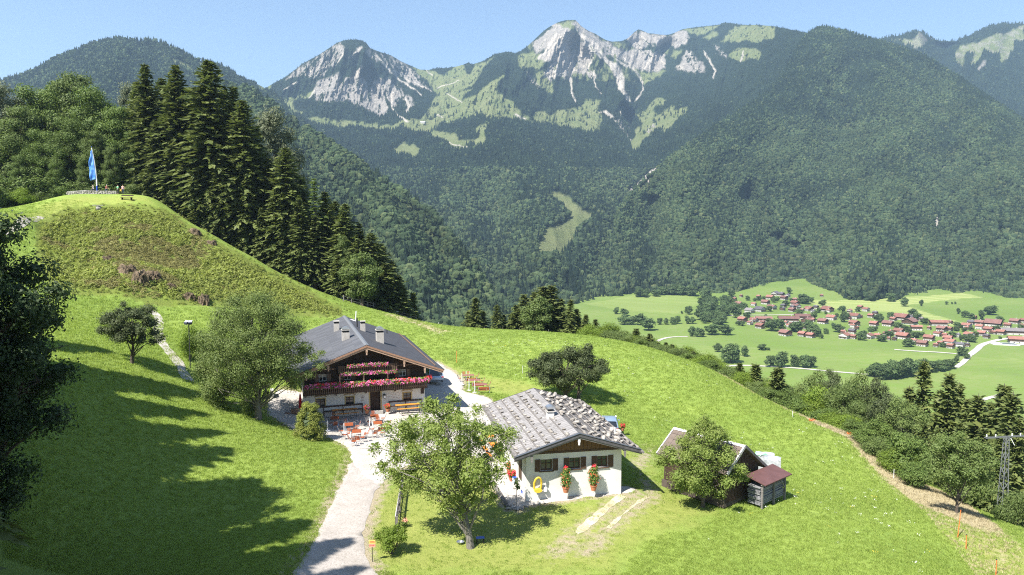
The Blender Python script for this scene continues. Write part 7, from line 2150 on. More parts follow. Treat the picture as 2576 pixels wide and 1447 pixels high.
for lo_, (u0_, v0_, Y0), (u1_, v1_, Y1) in [("wire strand along the dry strip", (1995, 1050, 92), (2247, 1200, 66))]: pass

# ================================================================== STEEL MAST
ms = Vector((at(2520, 1300, 64.5).x, 64.5, 0)); ms.z = at(2520, 1303, 64.5).z
mast = empty("power_mast", ms, R(8), "grey steel lattice power mast with a crossarm at the right edge", "mast")
M_galv = mat_simple("galvanised_steel", (0.15, 0.16, 0.16), .65, (0.11, 0.12, 0.12), 5, metal=.2)
Hm = at(2525, 1100, 64.5).z - ms.z
def leg_xy(t): return .34 + (.15 - .34) * t
for sx in (-1, 1):
    for sy in (-1, 1):
        MB().bar((sx * leg_xy(0), sy * leg_xy(0), -1.2), (sx * leg_xy(1), sy * leg_xy(1), Hm), .06).build("leg", M_galv, mast)
nb_ = 11
for k in range(nb_):
    t0, t1 = k / nb_, (k + 1) / nb_
    for s in (-1, 1):
        a = leg_xy(t0); b_ = leg_xy(t1); f = 1 if k % 2 else -1
        MB().bar((f * a, s * a, t0 * Hm), (-f * b_, s * b_, t1 * Hm), .04).build("brace", M_galv, mast)
        MB().bar((s * a, f * a, t0 * Hm), (s * b_, -f * b_, t1 * Hm), .04).build("brace", M_galv, mast)
for dy in (-.11, .11): MB().bar((-2.15, dy, Hm + .02), (2.3, dy, Hm + .06), .05, .09).build("crossarm", M_galv, mast)
for x in (-2.0, -1.1, .55, 1.4): MB().lathe((x, 0, Hm + .08), [(.03, 0), (.06, .06), (.04, .12), (.06, .18), (.03, .24)], 8).build("insulator", M_wmetal, mast)
MB().bar((.35, -.1, Hm - .1), (.75, -.1, Hm - .75), .05).build("stay", M_wmetal, mast)
MB().b(-.02, .22, -.42, -.40, .35, .60).build("warning_plate", mat_simple("orange_plate", (.85, .36, .03), .5), mast)
for x in (-2.0, -1.1, .55, 1.4):
    pts = [Vector((x, t * 60, Hm + .32 + 30 * ((t - .5) ** 2 - .25) * .35 + t * 12)) for t in np.linspace(0, 1, 14)]
# ================================================================== FLOODLIGHT POLE
g = P(479, 926)
root = empty("floodlight_pole", g, 0, "slim pole with two floodlight heads beside the footpath", "lamp post")
hp = (926 - 812) * g.y / F0
MB().tube([(0, 0, -.2), (0, 0, hp)], .05, 8).build("pole", M_dark, root)
for s in (-1, 1):
    hd = MB().box((s * .21, -.05, hp + .12), (.36, .42, .26), M=Matrix.Rotation(R(25), 3, 'X') @ Matrix.Rotation(s * .3, 3, 'Z')).build("lamp_head", mat_simple("lamp_grey", (.10, .11, .14), .4), root)
    MB().box((s * .21, -.02, hp + .27), (.32, .30, .05), M=Matrix.Rotation(R(25), 3, 'X')).build("lamp_top", M_wmetal, root)
MB().box((0, 0, hp + .02), (.6, .08, .06)).build("bracket", M_dark, root)

# ================================================================== THE HILLTOP
def zoomH(x, y): return (147.6 + x * .1298, 348.8 + y * .1298)
HY = 141.0
def hill(x, y, dY=0):
    u, v = zoomH(x, y); q = at(u, v, HY + dY); q.z = zg(q.x, q.y); return q
q = hill(745, 1000, 1.5)
hgt = at(*zoomH(632, 150), q.y).z - q.z
topx = at(*zoomH(632, 150), q.y).x - q.x
root = empty("flagpole", q, 0, "leaning blue and white flagpole on the hilltop with a long blue flag", "flagpole")
def pl(t): return Vector((topx * t + .25 * math.sin(t * 3.1), 0, hgt * t))
M_pw = mat_simple("white_pole_paint", (.80, .80, .80), .5); M_pb = mat_simple("blue_paint", (.025, .075, .42), .5)
MB().tube([pl(t) for t in (-.02, .08, .17)], .15, 8).build("lower_pole", M_pb, root)
MB().tube([pl(t) for t in (.1705, .3, .45, .6, .75, .9, .97)], [.13, .12, .11, .10, .09, .07, .06], 8).build("pole", M_pw, root)
MB().lathe(pl(.985), [(.03, -.08), (.10, 0), (.03, .1)], 8).build("finial", M_pb, root)
V, F = [], []
n, m_n = 26, 6
for i in range(n + 1):
    t = .30 + .62 * i / n
    wd = 1.05 * min(1, (.96 - t) / .35) ** .8
    c = pl(t)
    for j in range(m_n + 1):
        s = j / m_n
        V.append((c.x - .02 - wd * s, -.10 - .18 * math.sin(s * 6 + i * .5) * s - .15 * s, c.z - .25 * s * s))
for i in range(n):
    for j in range(m_n): F.append((i * 7 + j, i * 7 + j + 1, (i + 1) * 7 + j + 1, (i + 1) * 7 + j))
fl = obj("flag", mesh_np("flag", np.array(V), np.array(F), mat_simple("blue_flag_cloth", (.035, .16, .58), .7, (.15, .32, .70), .8, lo=.45, hi=.6), True), root)
md = fl.modifiers.new("thickness", 'SOLIDIFY'); md.thickness = .02
# low stone wall
M_wst = mat_simple("wall_stone", (.34, .32, .29), .9, (.20, .185, .165), 2.5, rand=.3, bstr=.5)
wa, wb = hill(170, 1085, 0), hill(1115, 1090, .4)
root = empty("stone_wall", wa, 0, "low dry stone wall round the hilltop seat", "wall")
wm = hill(540, 1088, 0)
mb = MB(); q0, q1 = Vector((0, 0, 0)), wm - wa
mb.bar((0, .25, .25), q1 + Vector((0, .25, .25)), .45, .75); mb.build("wall_core", M_wst, root)
mb = MB(); mb.bar(q1 + Vector((.01, .25, .25)), wb - wa + Vector((0, .25, .25)), .45, .75); mb.build("wall_core", M_wst, root)
ms_ = [MB().blob((0, 0, 0), (.22, .14, .13), 40 + k, 1, .16).mesh("stone", M_wst) for k in range(4)]
for k in range(2):
    a, b_ = ((q0, q1), (q1, wb - wa))[k]
    ln = (b_ - a).length; x = 0
    while x < ln:
        for z in (.05, .3, .52):
            p_ = a.lerp(b_, x / ln) + Vector((rnd.uniform(-.1, .1), .02, z - .0 + rnd.uniform(-.03, .03)))
            obj("stone", rnd.choice(ms_), root, p_, (rnd.uniform(-.2, .2), rnd.uniform(-.2, .2), rnd.uniform(-.2, .2)))
        x += rnd.uniform(.38, .5)
mb = MB(); mb.bar((0, .25, .68), q1 + Vector((0, .25, .68)), .55, .10); mb.build("coping", mat_simple("coping_slab", (.36, .35, .33), .9), root)
q = hill(770, 1300, -8)
root = empty("stone_seat", q, .2, "grey stone block under a flat slab on the slope below the flag", "stone seat")
MB().blob((0, 0, .25), (.5, .4, .45), 5, 2, .12).build("block", M_wst, root); MB().b(-.9, .9, -.4, .5, .72, .84).build("slab", M_wst, root)
q = hill(1320, 1165, -3.5)
root = empty("hill_bench", q, R(-6), "dark wooden bench on the slope right of the hilltop wall", "bench")
for y, z in ((-.2, .45), (.0, .46)): MB().b(-1.2, 1.2, y - .08, y + .08, z, z + .05).build("seat_plank", M_timber, root)
MB().b(-1.2, 1.2, .22, .28, .75, .95).build("backrest", M_timber, root)
for s in (-.9, .9): MB().b(s - .06, s + .06, -.2, .25, 0, .45).build("leg", M_timber, root)

# ---- people resting on the hilltop
M_skin = mat_simple("skin", (.55, .33, .25), .6, (.52, .31, .23), 5)
def skin_mesh(name, joints, edges, rad, mt, sub=1):
    me = bpy.data.meshes.new(name); me.from_pydata([Vector(j) for j in joints], edges, []); me.update()
    o = bpy.data.objects.new(name + "_source", me); col.objects.link(o)
    sk = o.modifiers.new("skin", 'SKIN')
    for k, v_ in enumerate(me.skin_vertices[0].data):
        r = rad[k]; v_.radius = r if hasattr(r, '__len__') else (r, r); v_.use_root = (k == 0)
    if sub: s = o.modifiers.new("sub", 'SUBSURF'); s.levels = sub; s.render_levels = sub
    dg = bpy.context.evaluated_depsgraph_get(); out = bpy.data.meshes.new_from_object(o.evaluated_get(dg))
    bpy.data.objects.remove(o)
    out.name = name; out.materials.clear(); out.materials.append(mt)
    out.polygons.foreach_set('use_smooth', np.ones(len(out.polygons), bool))
    return out
def person(loc, rz, label, shirt, trousers, hair, pose, sleeves=True):
    root = empty("person", loc, rz, label, "person", "people on the hilltop")
    # the figure looks towards -y; hip at the origin height
    if pose == 'sit':
        hz, knee, foot = .48, [(.11, -.42, .50), (-.11, -.42, .50)], [(.12, -.46, .06), (-.12, -.46, .06)]
    else:
        hz, knee, foot = .92, [(.10, -.03, .50), (-.10, .03, .50)], [(.11, .02, .07), (-.11, .05, .07)]
    lean = {'sit': -.10, 'stand': 0, 'lean': -.18}[pose]
    J = [(0, 0, hz), (0, lean * .5, hz + .26), (0, lean, hz + .50), (0, lean - .01, hz + .58), (0, lean - .03, hz + .66), (0, lean - .03, hz + .80)]
    Rr = [(.15, .12), (.13, .10), (.16, .10), .055, (.075, .09), (.065, .085)]
    E = [(0, 1), (1, 2), (2, 3), (3, 4), (4, 5)]
    for k in range(2):
        s = 1 if k == 0 else -1
        b0 = len(J); J += [(s * .10, -.02, hz - .04), knee[k], foot[k], (foot[k][0], foot[k][1] - .17, .04)]; Rr += [.085, .06, .042, .035]; E += [(0, b0), (b0, b0 + 1), (b0 + 1, b0 + 2), (b0 + 2, b0 + 3)]
        b0 = len(J)
        arm = [(s * .19, lean, hz + .49), (s * .26, lean - .03 if pose == 'stand' else lean - .12, hz + .22), (s * .20, lean - .22, hz + (.06 if pose != 'stand' else .02))]
        J += arm; Rr += [.055, .042, .03]; E += [(2, b0), (b0, b0 + 1), (b0 + 1, b0 + 2)]
        # palm and fingers
        hb = len(J); h = Vector(arm[2]); J += [tuple(h + Vector((0, -.07, -.02)))]; Rr += [.028]; E += [(b0 + 2, hb)]
        for f in range(4):
            i = len(J); J += [tuple(h + Vector(((f - 1.5) * .02, -.13 - .01 * (1.5 - abs(f - 1.5)), -.03)))]; Rr += [.009]; E += [(hb, i)]
        i = len(J); J += [tuple(h + Vector((-s * .045, -.08, -.01)))]; Rr += [.010]; E += [(hb, i)]
    # nose
    i = len(J); J += [(0, lean - .125, hz + .735)]; Rr += [.016]; E += [(4, i)]
    obj("body", skin_mesh("body", J, E, Rr, M_skin, 1), root)
    sj = [J[0], J[1], J[2], (0, lean, hz + .53)]; sr_ = [(.168, .135), (.15, .118), (.178, .118), (.09, .075)]; se = [(0, 1), (1, 2), (2, 3)]
    for s in (1, -1):
        b0 = len(sj); a0 = Vector((s * .19, lean, hz + .49)); a1 = Vector((s * .245, lean - .05, hz + .30)); sj += [tuple(a0), tuple(a1)]; sr_ += [.075, .065] if sleeves else [.07, .03]; se += [(2, b0), (b0, b0 + 1)]
    obj("shirt", skin_mesh("shirt", sj, se, sr_, shirt, 1), root)
    tj = [(0, 0, hz - .01)]; tr_ = [(.172, .140)]; te = []
    for k in range(2):
        s = 1 if k == 0 else -1; b0 = len(tj); f = Vector(knee[k]).lerp(Vector(foot[k]), .75)
        tj += [(s * .10, -.02, hz - .05), knee[k], tuple(f)]; tr_ += [.105, .078, .06]; te += [(0, b0), (b0, b0 + 1), (b0 + 1, b0 + 2)]
    obj("trousers", skin_mesh("trousers", tj, te, tr_, trousers, 1), root)
    MB().blob((0, lean + .0, hz + .775), (.085, .098, .09), 3, 2, .05).build("hair", hair, root, True)
    for s in (-1, 1):
        MB().blob((s * .03, lean - .105, hz + .755), (.012, .008, .009), 2, 1, .0).build("eye", M_dark, root)
        MB().blob((s * .078, lean - .02, hz + .74), (.012, .02, .03), 2, 1, .0).build("ear", M_skin, root)
    MB().box((0, lean - .108, hz + .695), (.045, .012, .012)).build("mouth", M_tail, root)
    for k in range(2): MB().blob((foot[k][0], foot[k][1] - .07, .05), (.05, .14, .055), 2, 2, .03).build("shoe", M_dark, root, True)
    return root
M_hd = mat_simple("brown_hair", (.06, .035, .02), .8); M_hg = mat_simple("grey_hair", (.45, .43, .40), .8)
def cloth(n_, c): return mat_simple(n_, c, .85, tuple(k * .85 for k in c), 6)
M_jean = cloth("blue_jeans", (.06, .09, .16)); M_khaki = cloth("dark_trousers", (.05, .05, .05))
person(hill(685, 1035, 1.2), R(-60), "person in a white shirt sitting beside the flagpole behind the stone wall", cloth("white_shirt", (.75, .75, .75)), M_jean, M_hg, 'sit').location.z += .35
person(hill(925, 1040, 1.6), R(70), "person in a red top leaning on the stone wall, bare armed", cloth("red_shirt", (.50, .03, .05)), M_jean, M_hg, 'lean', False).location.z += .0
person(hill(1150, 1078, .2), R(165), "person in a green shirt standing with their back to the farm", cloth("green_shirt", (.05, .42, .20)), M_khaki, M_hd, 'stand').location.z += .05
person(hill(1250, 1078, .6), R(20), "person in a pale pink top standing beside the person in green", cloth("pink_shirt", (.72, .45, .45)), M_jean, M_hd, 'stand', False).location.z += .05
root = empty("backpack", hill(1208, 1060, .3) + Vector((0, 0, .75)), 0, "small orange and white bag between the two standing people", "bag"); MB().blob((0, 0, 0), (.18, .13, .2), 4, 2, .05).build("body", mat_simple("orange_bag", (.75, .38, .05), .7), root, True); MB().tube([(-.1, -.1, .1), (0, -.16, .28), (.1, -.1, .1)], .02, 5).build("strap", M_dark, root)

# ================================================================== ROCK OUTCROPS ON THE BANK
M_crag = mat_simple("dark_crag", (0.185, 0.14, 0.09), .95, (0.055, 0.040, 0.024), 1.1, stretch=(1, 1, .5), bstr=1.0, bscale=3)
def crag(u, v, w, h, dep, seed, label):
    q = P(u, v); root = None
    bm = bmesh.new(); bmesh.ops.create_icosphere(bm, subdivisions=5, radius=1.0)
    co = np.array([v_.co[:] for v_ in bm.verts])
    n1 = ridged(co[:, 0] * 2.2 + seed, co[:, 2] * 1.1 + co[:, 1] * 1.5, 4, seed); n2 = fbm(co[:, 0] * 6 + seed, co[:, 2] * 4 + co[:, 1] * 5, 3, seed + 3)
    k = .62 + .55 * n1 + .14 * n2
    for v_, kk in zip(bm.verts, k): v_.co = Vector((v_.co.x * w * kk, v_.co.y * dep * kk, v_.co.z * h * kk))
    me = bpy.data.meshes.new("rock_outcrop"); bm.to_mesh(me); bm.free(); me.materials.append(M_crag)
    o = obj("rock_outcrop", me, None, q + Vector((0, dep * .45, -h * .1)), (R(-20), 0, rnd.uniform(-.3, .3)))
    tag(o, label, "rock", "rock outcrops on the steep bank"); return o
crag(345, 712, 1.25, 2.2, 1.3, 1, "tallest pale rock pillar in the middle of the steep bank")
crag(312, 688, 1.6, 1.6, 1.2, 2, "broad rock outcrop left of the tall rock pillar on the bank")
crag(378, 702, 1.5, 1.4, 1.2, 3, "dark rock outcrop right of the tall rock pillar on the bank")
crag(265, 660, 1.5, 1.1, 1.1, 4, "dark rock among the heather at the bank's left")
crag(425, 728, 1.1, .9, .9, 5, "low rock ledge between the tall pillar and the lower boulder")
crag(508, 762, 1.0, 1.5, 1.1, 6, "lone pointed boulder at the foot of the bank above the footpath")
crag(470, 750, 1.1, .9, .9, 7, "low mossy rock left of the lone pointed boulder")
crag(487, 588, 1.5, 1.1, 1.0, 8, "rocks on the upper right shoulder of the bank below the spruces")
crag(528, 615, 1.2, .9, .9, 9, "small rocks on the bank's crest right of the shoulder rocks")
# ================================================================== THE VILLAGE IN THE VALLEY
M_vw = mat_simple("village_plaster", (0.48, 0.465, 0.44), .9, rand=.2)
M_vt = mat_simple("village_timber", (0.105, 0.062, 0.042), .85, (.07, .042, .03), .4, rand=.25)
VR = {'red': mat_simple("red_tile_roof", (0.27, 0.128, 0.098), .85, (0.20, 0.092, 0.072), .25, rand=.22),
      'brown': mat_simple("brown_tile_roof", (0.20, 0.105, 0.085), .85, (0.155, 0.08, 0.07), .25, rand=.2),
      'dark': mat_simple("dark_tile_roof", (0.105, 0.095, 0.105), .8, (0.08, 0.075, 0.085), .25, rand=.2),
      'grey': mat_simple("grey_tile_roof", (0.21, 0.185, 0.185), .8, (0.17, 0.15, 0.15), .25, rand=.1)}
def village_house(x0, y0, wpx, roofc, style='gable', rot=None):
    """wpx: width of the roof in the picture"""
    p = valley(x0, y0)
    W = wpx * p.y / F0 * 1.2
    root = empty("village_house", p, 0, "", "house")
    long_ = style == 'long'
    Lr = W * (.92 if long_ else .68); Bw = W * (.44 if long_ else .66); Hw = min(4.6, 2.4 + W * .13) if not long_ else 5.0
    root.rotation_euler = (0, 0, R(rot if rot is not None else rnd.choice((-58, -50, -66, -45, 40, -54))))
    # ridge along local x, gables at both ends
    h1 = Hw * .40; tp = .50
    l, b2 = Lr / 2 * .86, Bw / 2 * .84
    MB().b(-l, l, -b2, b2, -3, h1).build("wall", M_vw, root)
    zr = Hw + b2 * tp
    mt_up = M_vt if style != 'white' else M_vw
    mb = MB(); mb.prism([(-l, -b2, h1 + .01), (-l, b2, h1 + .01), (-l, b2, Hw), (-l, 0, zr), (-l, -b2, Hw)], (2 * l, 0, 0)); mb.build("upper_wall", mt_up, root)
    mb = MB(); e = Bw / 2
    mb.prism([(-Lr / 2, 0, zr + .3), (-Lr / 2, e, zr + .3 - e * tp), (Lr / 2, e, zr + .3 - e * tp), (Lr / 2, 0, zr + .3)], (0, 0, -.25))
    mb.prism([(-Lr / 2, -e, zr + .3 - e * tp), (-Lr / 2, -.003, zr + .299), (Lr / 2, -.003, zr + .299), (Lr / 2, -e, zr + .3 - e * tp)], (0, 0, -.25))
    rf_ = mb.build("roof", VR[roofc], root)
    MB().b(l * .3 - .45, l * .3 + .45, -.8, .1, zr - .3, zr + 1.3).build("chimney", M_chim, rf_)
    for s in (-1, 1):                                         # windows on the gable that faces the farm and on the long side
        for k in (-.5, .5):
            MB().b(s * (l + .02) - .04, s * (l + .02) + .04, k * b2 - .6, k * b2 + .6, h1 * .25, h1 * .72).build("window", M_cglass, root)
        mbk = MB().b(s * (l + .55) - .5, s * (l + .55) + .5, -b2 * .95, b2 * .95, h1 + .05, h1 + .9); mbk.build("balcony", M_vt, root)
    for k in (-.6, -.1, .45):
        MB().b(k * l - .6, k * l + .6, -b2 - .06, -b2 + .02, h1 * .25, h1 * .72).build("window", M_cglass, root)
    root['_c'] = roofc; root['_s'] = style; root['_w'] = W
    return root
def VA(x, y): return (1770.9 + x * .15625, 711 + y * .15625)
def VB(x, y): return (2173.4 + x * .15625, 737.9 + y * .15625)
HS = []
for x, y, w, c, st in [(480,290,100,'red','g'),(545,375,160,'brown','white'),(600,235,60,'red','g'),(800,375,95,'red','white'),(905,465,190,'dark','white'),(990,345,145,'brown','g'),(1090,430,160,'brown','white'),(1280,400,100,'dark','g'),(1065,265,140,'red','g'),
        (1150,205,140,'dark','white'),(1240,215,120,'dark','g'),(1290,275,130,'brown','g'),(1345,235,95,'dark','white'),(880,245,75,'red','g'),(1470,300,100,'brown','g'),(1465,360,150,'red','g'),(1485,415,150,'brown','white'),(1690,455,150,'red','g'),(1420,470,130,'brown','g'),
        (1805,420,90,'dark','g'),(1985,465,205,'red','g'),(735,485,165,'grey','white'),(620,630,165,'red','g'),(800,635,140,'red','white'),(960,630,240,'brown','long'),(740,680,100,'red','white'),(905,735,165,'red','g'),(1360,630,300,'brown','long'),(1600,590,260,'brown','long'),(1655,650,190,'brown','g'),
        (1300,680,110,'red','white'),(1360,720,80,'red','white'),(1915,660,175,'brown','g'),(2050,600,175,'red','white'),(2420,575,195,'red','white'),(2420,690,175,'red','g'),(2395,725,95,'red','white'),(1310,855,215,'brown','g'),(1585,865,150,'red','g'),(1715,885,150,'red','g'),(2265,900,200,'red','white'),(2400,905,115,'red','g'),(2385,815,130,'dark','g'),
        (2345,480,95,'red','white'),(2515,420,95,'red','g'),(1620,745,60,'red','g')]:
    HS.append(village_house(*VA(x, y), w * .15625, c, {'g': 'gable'}.get(st, st), -8 if st == 'long' else None))
for x, y, w, c, st in [(30,290,120,'red','white'),(180,345,95,'dark','g'),(110,390,110,'red','g'),(160,525,150,'red','g'),(385,525,190,'brown','g'),(600,420,260,'red','g'),(470,445,110,'red','g'),(765,420,130,'dark','white'),(735,495,270,'brown','g'),(925,440,80,'grey','g'),(1195,520,250,'red','long'),
        (840,595,165,'red','long'),(1050,585,65,'red','g'),(1250,610,170,'brown','g'),(1370,605,115,'red','g'),(80,730,170,'red','white'),(220,720,130,'red','g'),(560,650,175,'red','g'),(625,730,230,'red','g'),(400,755,60,'red','g'),(490,760,85,'dark','g'),(800,800,115,'red','white'),(940,850,190,'brown','g'),(1045,760,185,'red','g'),
        (1180,690,135,'red','white'),(1350,765,165,'red','g'),(1300,705,95,'red','g'),(1235,835,105,'red','g'),(1380,830,190,'red','white'),(1155,865,85,'red','g'),(1395,885,125,'red','g'),(1550,870,145,'dark','white'),(1660,860,85,'dark','g'),(1650,560,165,'red','white'),(1725,500,125,'dark','g'),(1860,510,155,'brown','g'),(1860,575,135,'red','white'),
        (2085,520,290,'brown','g'),(2430,490,170,'brown','g'),(2310,545,125,'red','g'),(1890,680,150,'red','g'),(2005,620,165,'red','g'),(2055,655,80,'red','g'),(2200,665,160,'red','g'),(1690,710,170,'red','white'),(1975,725,105,'dark','g'),(2570,470,120,'red','g'),(2560,560,120,'brown','g')]:
    HS.append(village_house(*VB(x, y), w * .15625, c, {'g': 'gable'}.get(st, st), -8 if st == 'long' else None))
rv = random.Random(17)
VP = [(1850,770),(1990,742),(2080,770),(2180,790),(2300,800),(2420,800),(2576,800),(2576,850),(2440,870),(2300,868),(2150,842),(1960,838),(1860,815)]
k = 0
while k < 34:
    x, y = rv.uniform(1850, 2576), rv.uniform(745, 868)
    if not inpoly(np.array(x), np.array(y), VP): continue
    HS.append(village_house(x, y, rv.uniform(9, 16), rv.choice(('red', 'red', 'brown', 'dark', 'brown')), rv.choice(('gable', 'white', 'gable')))); k += 1
hb = village_house(*VB(2390, 660), 52, 'grey', 'long', -14); hb['label'] = "long grey roofed hall at the village's right end"
hb = village_house(*VB(2500, 800), 48, 'red', 'long', -20); hb['label'] = "long bright red roofed barn at the right edge of the village"
hb = village_house(1633, 735, 12, 'red', 'white', -10); hb['label'] = "lone red roofed house at the forest edge above the left field"
hb = village_house(*VA(1893, 228), 9, 'red', 'gable', -10); hb['label'] = "small red roofed hut alone on the slope above the village"
# label the houses by look and row
rows = {}
for o in HS:
    u, v = pix(o.location)
    part = "left" if u < 1985 else ("middle" if u < 2250 else "right")
    band = "upper" if v < {'left': 795, 'middle': 815, 'right': 845}[part] else "lower"
    size = "large" if o['_w'] > 20 else "small"
    rows.setdefault((part, band, o['_c'], size), []).append(o)
for (part, band, c, size), os_ in rows.items():
    if len(os_) == 1: os_[0]['label'] = "only %s %s roofed house in the %s %s part of the village" % (size, c, band, part); os_[0]['group'] = "houses of the village"
    else: by_place(os_, "%s %s roofed house, {n}{t} in the village's %s %s part" % (size, c, band, part), "houses of the village")
for o in list(scene.objects):
    for k in ('_c', '_s', '_w'):
        if k in o.keys(): del o[k]
# white basin beside the hall
q = valley(2525, 866)
root = empty("open_basin", q, R(-14), "white walled open basin beside the red barn at the right", "basin")
mb = MB(); mb.b(-13, 13, -9, 9, .0, .6); mb.build("apron", M_wmetal, root); MB().b(-2, 12, -6, 7, .605, .7).build("water", mat_simple("grey_water", (.16, .19, .19), .3), root)
# ---- trees of the valley, each its own crown and trunk
M_vtree = mat_leaf("valley_leaf", (0.062, 0.105, 0.036), (0.090, 0.135, 0.046), (0.12, 0.165, 0.06), trans=.25, cl_scale=.25, rand=.25)
VT = [grove_kind(90 + k, 18, 7.6 - .8 * k, 8.2, M_vtree, 900, .95, 14, 3.2) for k in range(4)]
def Z6(x, y): return (1542.8 + x * .401, 637.3 + y * .401)
def vtree(u, v, hpx, k=None, wide=1.0, cat='tree'):
    p = valley(u, v); H = hpx * p.y / F0 * 1.06; wide *= 1.22
    return put_kind(VT[k if k is not None else rnd.randrange(4)], p - Vector((0, 0, .5)), H, wide, 'valley_tree', '')
lone = [vtree(*Z6(x, y), h * .401, None, w) for x, y, h, w in [(18,382,45,1.1),(68,392,48,1.2),(470,383,56,1),(170,452,78,.9),(220,485,82,1.15),(70,447,62,1.3),(120,447,58,1.2),(290,447,46,.9),(330,447,46,.9),(370,447,52,.9),(400,443,56,.9),(465,443,52,.9),(495,442,46,.9)]]
by_place(lone, "round dark tree in the field left of the village, {n}{t}", "trees of the left field")
lone = [vtree(*Z6(x, y), h * .401, None, w) for x, y, h, w in [(490,522,66,.9),(520,522,60,1.0),(555,525,58,.9),(620,512,72,1.3),(705,514,70,1.2),(655,618,58,.9),(735,690,135,.95),(760,680,90,1.0),(825,648,78,.8),(930,608,42,1.7),(970,608,22,1.6),(985,712,80,.9),(1055,716,110,.85),(1135,712,84,.8),(1195,716,86,.9),(1235,716,80,1.0),(430,380,20,1.0)]]
by_place(lone, "dark tree in the open field below the village, {n}{t}", "trees of the field below the village")
lone = [vtree(*Z6(x, y), h * .401, None, w) for x, y, h, w in [(1740,303,58,1.1),(1824,333,62,1.0),(1932,332,42,.8),(2090,322,22,1.2),(2125,320,16,1),(2145,320,20,.8),(2370,387,62,1.3),(2355,384,50,1.2),(2205,403,46,1.2),(2250,414,42,1.2),(2310,418,62,.8),(1880,404,62,1.2),(2420,432,44,1.1),(2165,382,40,.8)]]
by_place(lone, "tree in the hay field above the village, {n}{t}", "trees of the hay field")
lone = [vtree(*Z6(x, y), h * .401, None, w) for x, y, h, w in [(1845,588,54,1.2),(2185,644,62,1.1),(2215,664,42,1),(2152,690,54,.8)]]
by_place(lone, "round tree at the village's lower edge beside the road, {n}{t}", "trees beside the valley road")
lone = [vtree(*Z6(x, y), h * .401, None, w) for x, y, h, w in [(1615,772,70,1.1),(1645,778,95,1.0),(1690,795,104,1.0),(1735,790,112,1.0),(1780,785,116,1.0),(1825,778,120,1.0),(1870,770,104,1.0),(1910,760,98,1.0),(1955,752,90,1.0),(1995,747,80,1.0),(2040,740,76,1.0),(2080,734,76,1.0),(2115,726,70,1.0),(1665,770,90,1),(1760,768,100,1),(1850,752,100,1)]]
by_place(lone, "dark tree of the dense row crossing the valley meadow, {n}{t}", "dense row of trees in the valley meadow")
rr = random.Random(31)
lone = []
for k in range(46):
    while True:
        x, y = rr.uniform(540, 790), rr.uniform(300, 462)
        if ((x - 660) / 130) ** 2 + ((y - 385) / 85) ** 2 < 1: break
    lone.append(vtree(*Z6(x, y), rr.uniform(45, 75) * .401, None, rr.uniform(.9, 1.2)))
lone.sort(key=lambda o: pix(o.location)[1])
for k, nm in enumerate(("rear", "middle", "front")): by_place(lone[k * 16:(k + 1) * 16], "tree of the copse beside the village, {n}{t} in its %s part" % nm, "trees of the copse beside the village")
lone = []
for k in range(30):
    x = rr.uniform(140, 640); y = 268 + 12 * math.sin(x / 90) + (x - 140) * .04 - 8 + rr.uniform(-6, 6)
    lone.append(vtree(*Z6(x, y), rr.uniform(42, 70) * .401, None, rr.uniform(.8, 1.2)))
by_place(lone, "tree along the forest edge above the left field, {n}{t}", "trees along the forest edge")
lone = []
for x, y, h in [(440,225,110),(700,290,90),(640,420,110),(560,440,110),(820,300,60),(880,290,70),(960,270,60),(1120,320,100),(1180,300,80),(1050,470,110),(1370,180,110),(1400,300,60),(1600,340,170),(1640,350,130),(1730,320,90),(1320,370,90),(1520,500,80),(1560,510,90),(1250,440,80),(1910,380,110),(1850,490,90),(1960,510,60),
                (700,570,110),(990,570,70),(1100,780,200),(1060,720,150),(1210,740,170),(1260,720,120),(1440,780,150),(1500,800,190),(1690,800,190),(1760,850,200),(1820,870,150),(1770,600,150),(1680,740,160),(1960,830,110),(2160,800,140),(2200,810,120),(2230,480,120),(2240,640,170),(2300,600,120),(2480,470,90),(2520,930,150),(2560,900,140),(1890,900,80),(2080,700,60),(2140,560,80),(620,700,90),(560,690,90)]:
    lone.append(vtree(*VA(x, y), h * .15625, None, rr.uniform(.9, 1.3)))
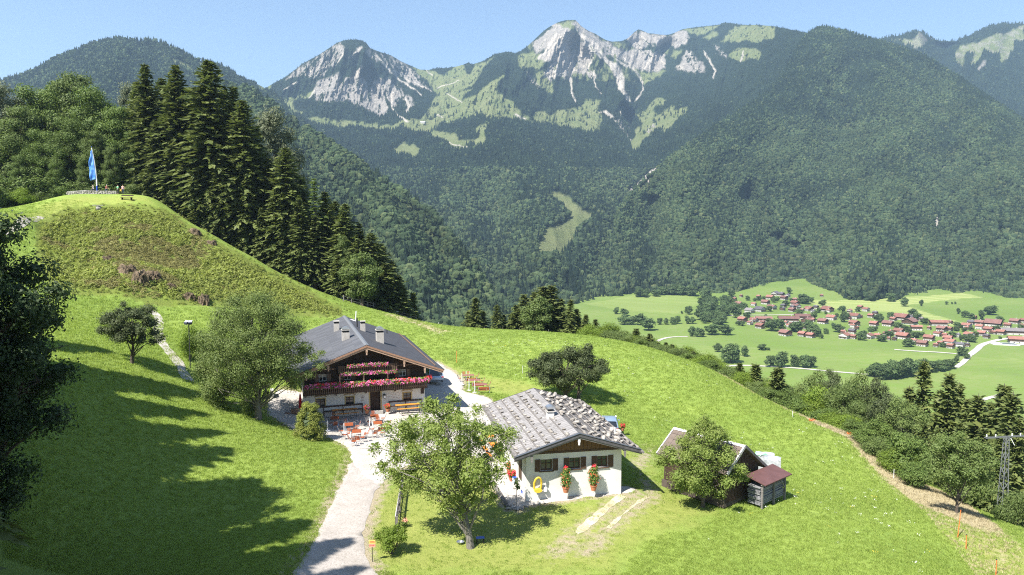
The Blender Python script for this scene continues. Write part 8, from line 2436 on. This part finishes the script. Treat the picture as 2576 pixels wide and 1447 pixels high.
for x, y, h in [(230,460,140),(270,470,130),(420,420,130),(790,380,140),(860,430,120),(980,500,110),(560,600,130),(520,580,120),(640,610,100),(100,620,90),(170,610,90),(300,780,130),(250,770,100),(380,700,110),(440,690,90),(800,720,120),(860,720,110),(940,700,90),(700,860,150),(745,860,130),(840,830,70),(1420,710,110),(1500,560,110),(1480,610,90),(1560,560,60),(1620,620,80),(1250,870,90),(1300,870,80),(1700,780,140),(1750,790,110),(1800,700,100),(2150,590,90),(2190,740,60),(2080,580,70),(1560,760,90),(1720,600,70),(1600,740,80),(2520,570,80),(2040,600,60),(700,640,120)]:
    lone.append(vtree(*VB(x, y), h * .15625, None, rr.uniform(.9, 1.3)))
lone.sort(key=lambda o: pix(o.location)[0])
cuts = 6; n = len(lone)
for k in range(cuts):
    seg = lone[k * n // cuts:(k + 1) * n // cuts]
    nm = ("western end", "hotel quarter", "centre", "hay field side", "road side", "eastern end")[k]
    nm = ("far left", "left", "middle left", "middle right", "right", "far right")[k]
    seg.sort(key=lambda o: pix(o.location)[1])
    h = len(seg) // 2
    by_place(seg[:h], "tree among rear houses, village's %s part, {n}{t}" % nm, "trees among the village houses")
    by_place(seg[h:], "tree among front houses, village's %s part, {n}{t}" % nm, "trees among the village houses")
# ---- the alpine hut on the high pasture
def high(sheet, u, v):
    s = SHEETS[sheet]; k = np.argmin((s.U - u) ** 2 + (s.V - v) ** 2); return Vector(s.P.reshape(-1, 3)[k])
for u, v, w, lab in [(1146, 375, 17, "long pale roofed alpine hut where the high pasture track ends"), (1065, 309, 12, "small alpine hut on the high pasture below the rocky dome")]:
    p = high("mid", u, v); W = w * p.y / F0
    root = empty("alpine_hut", p, R(-12), lab, "hut")
    MB().b(-W / 2, W / 2, -4, 4, -4, 4).build("wall", M_vw, root)
    mb = MB(); mb.prism([(-W / 2 - 1, -5.5, 3.8), (-W / 2 - 1, 0, 6.6), (-W / 2 - 1, 5.5, 3.8), (-W / 2 - 1, 5.5, 3.3), (-W / 2 - 1, -5.5, 3.3)], (W + 2, 0, 0)); mb.build("roof", mat_conc, root)
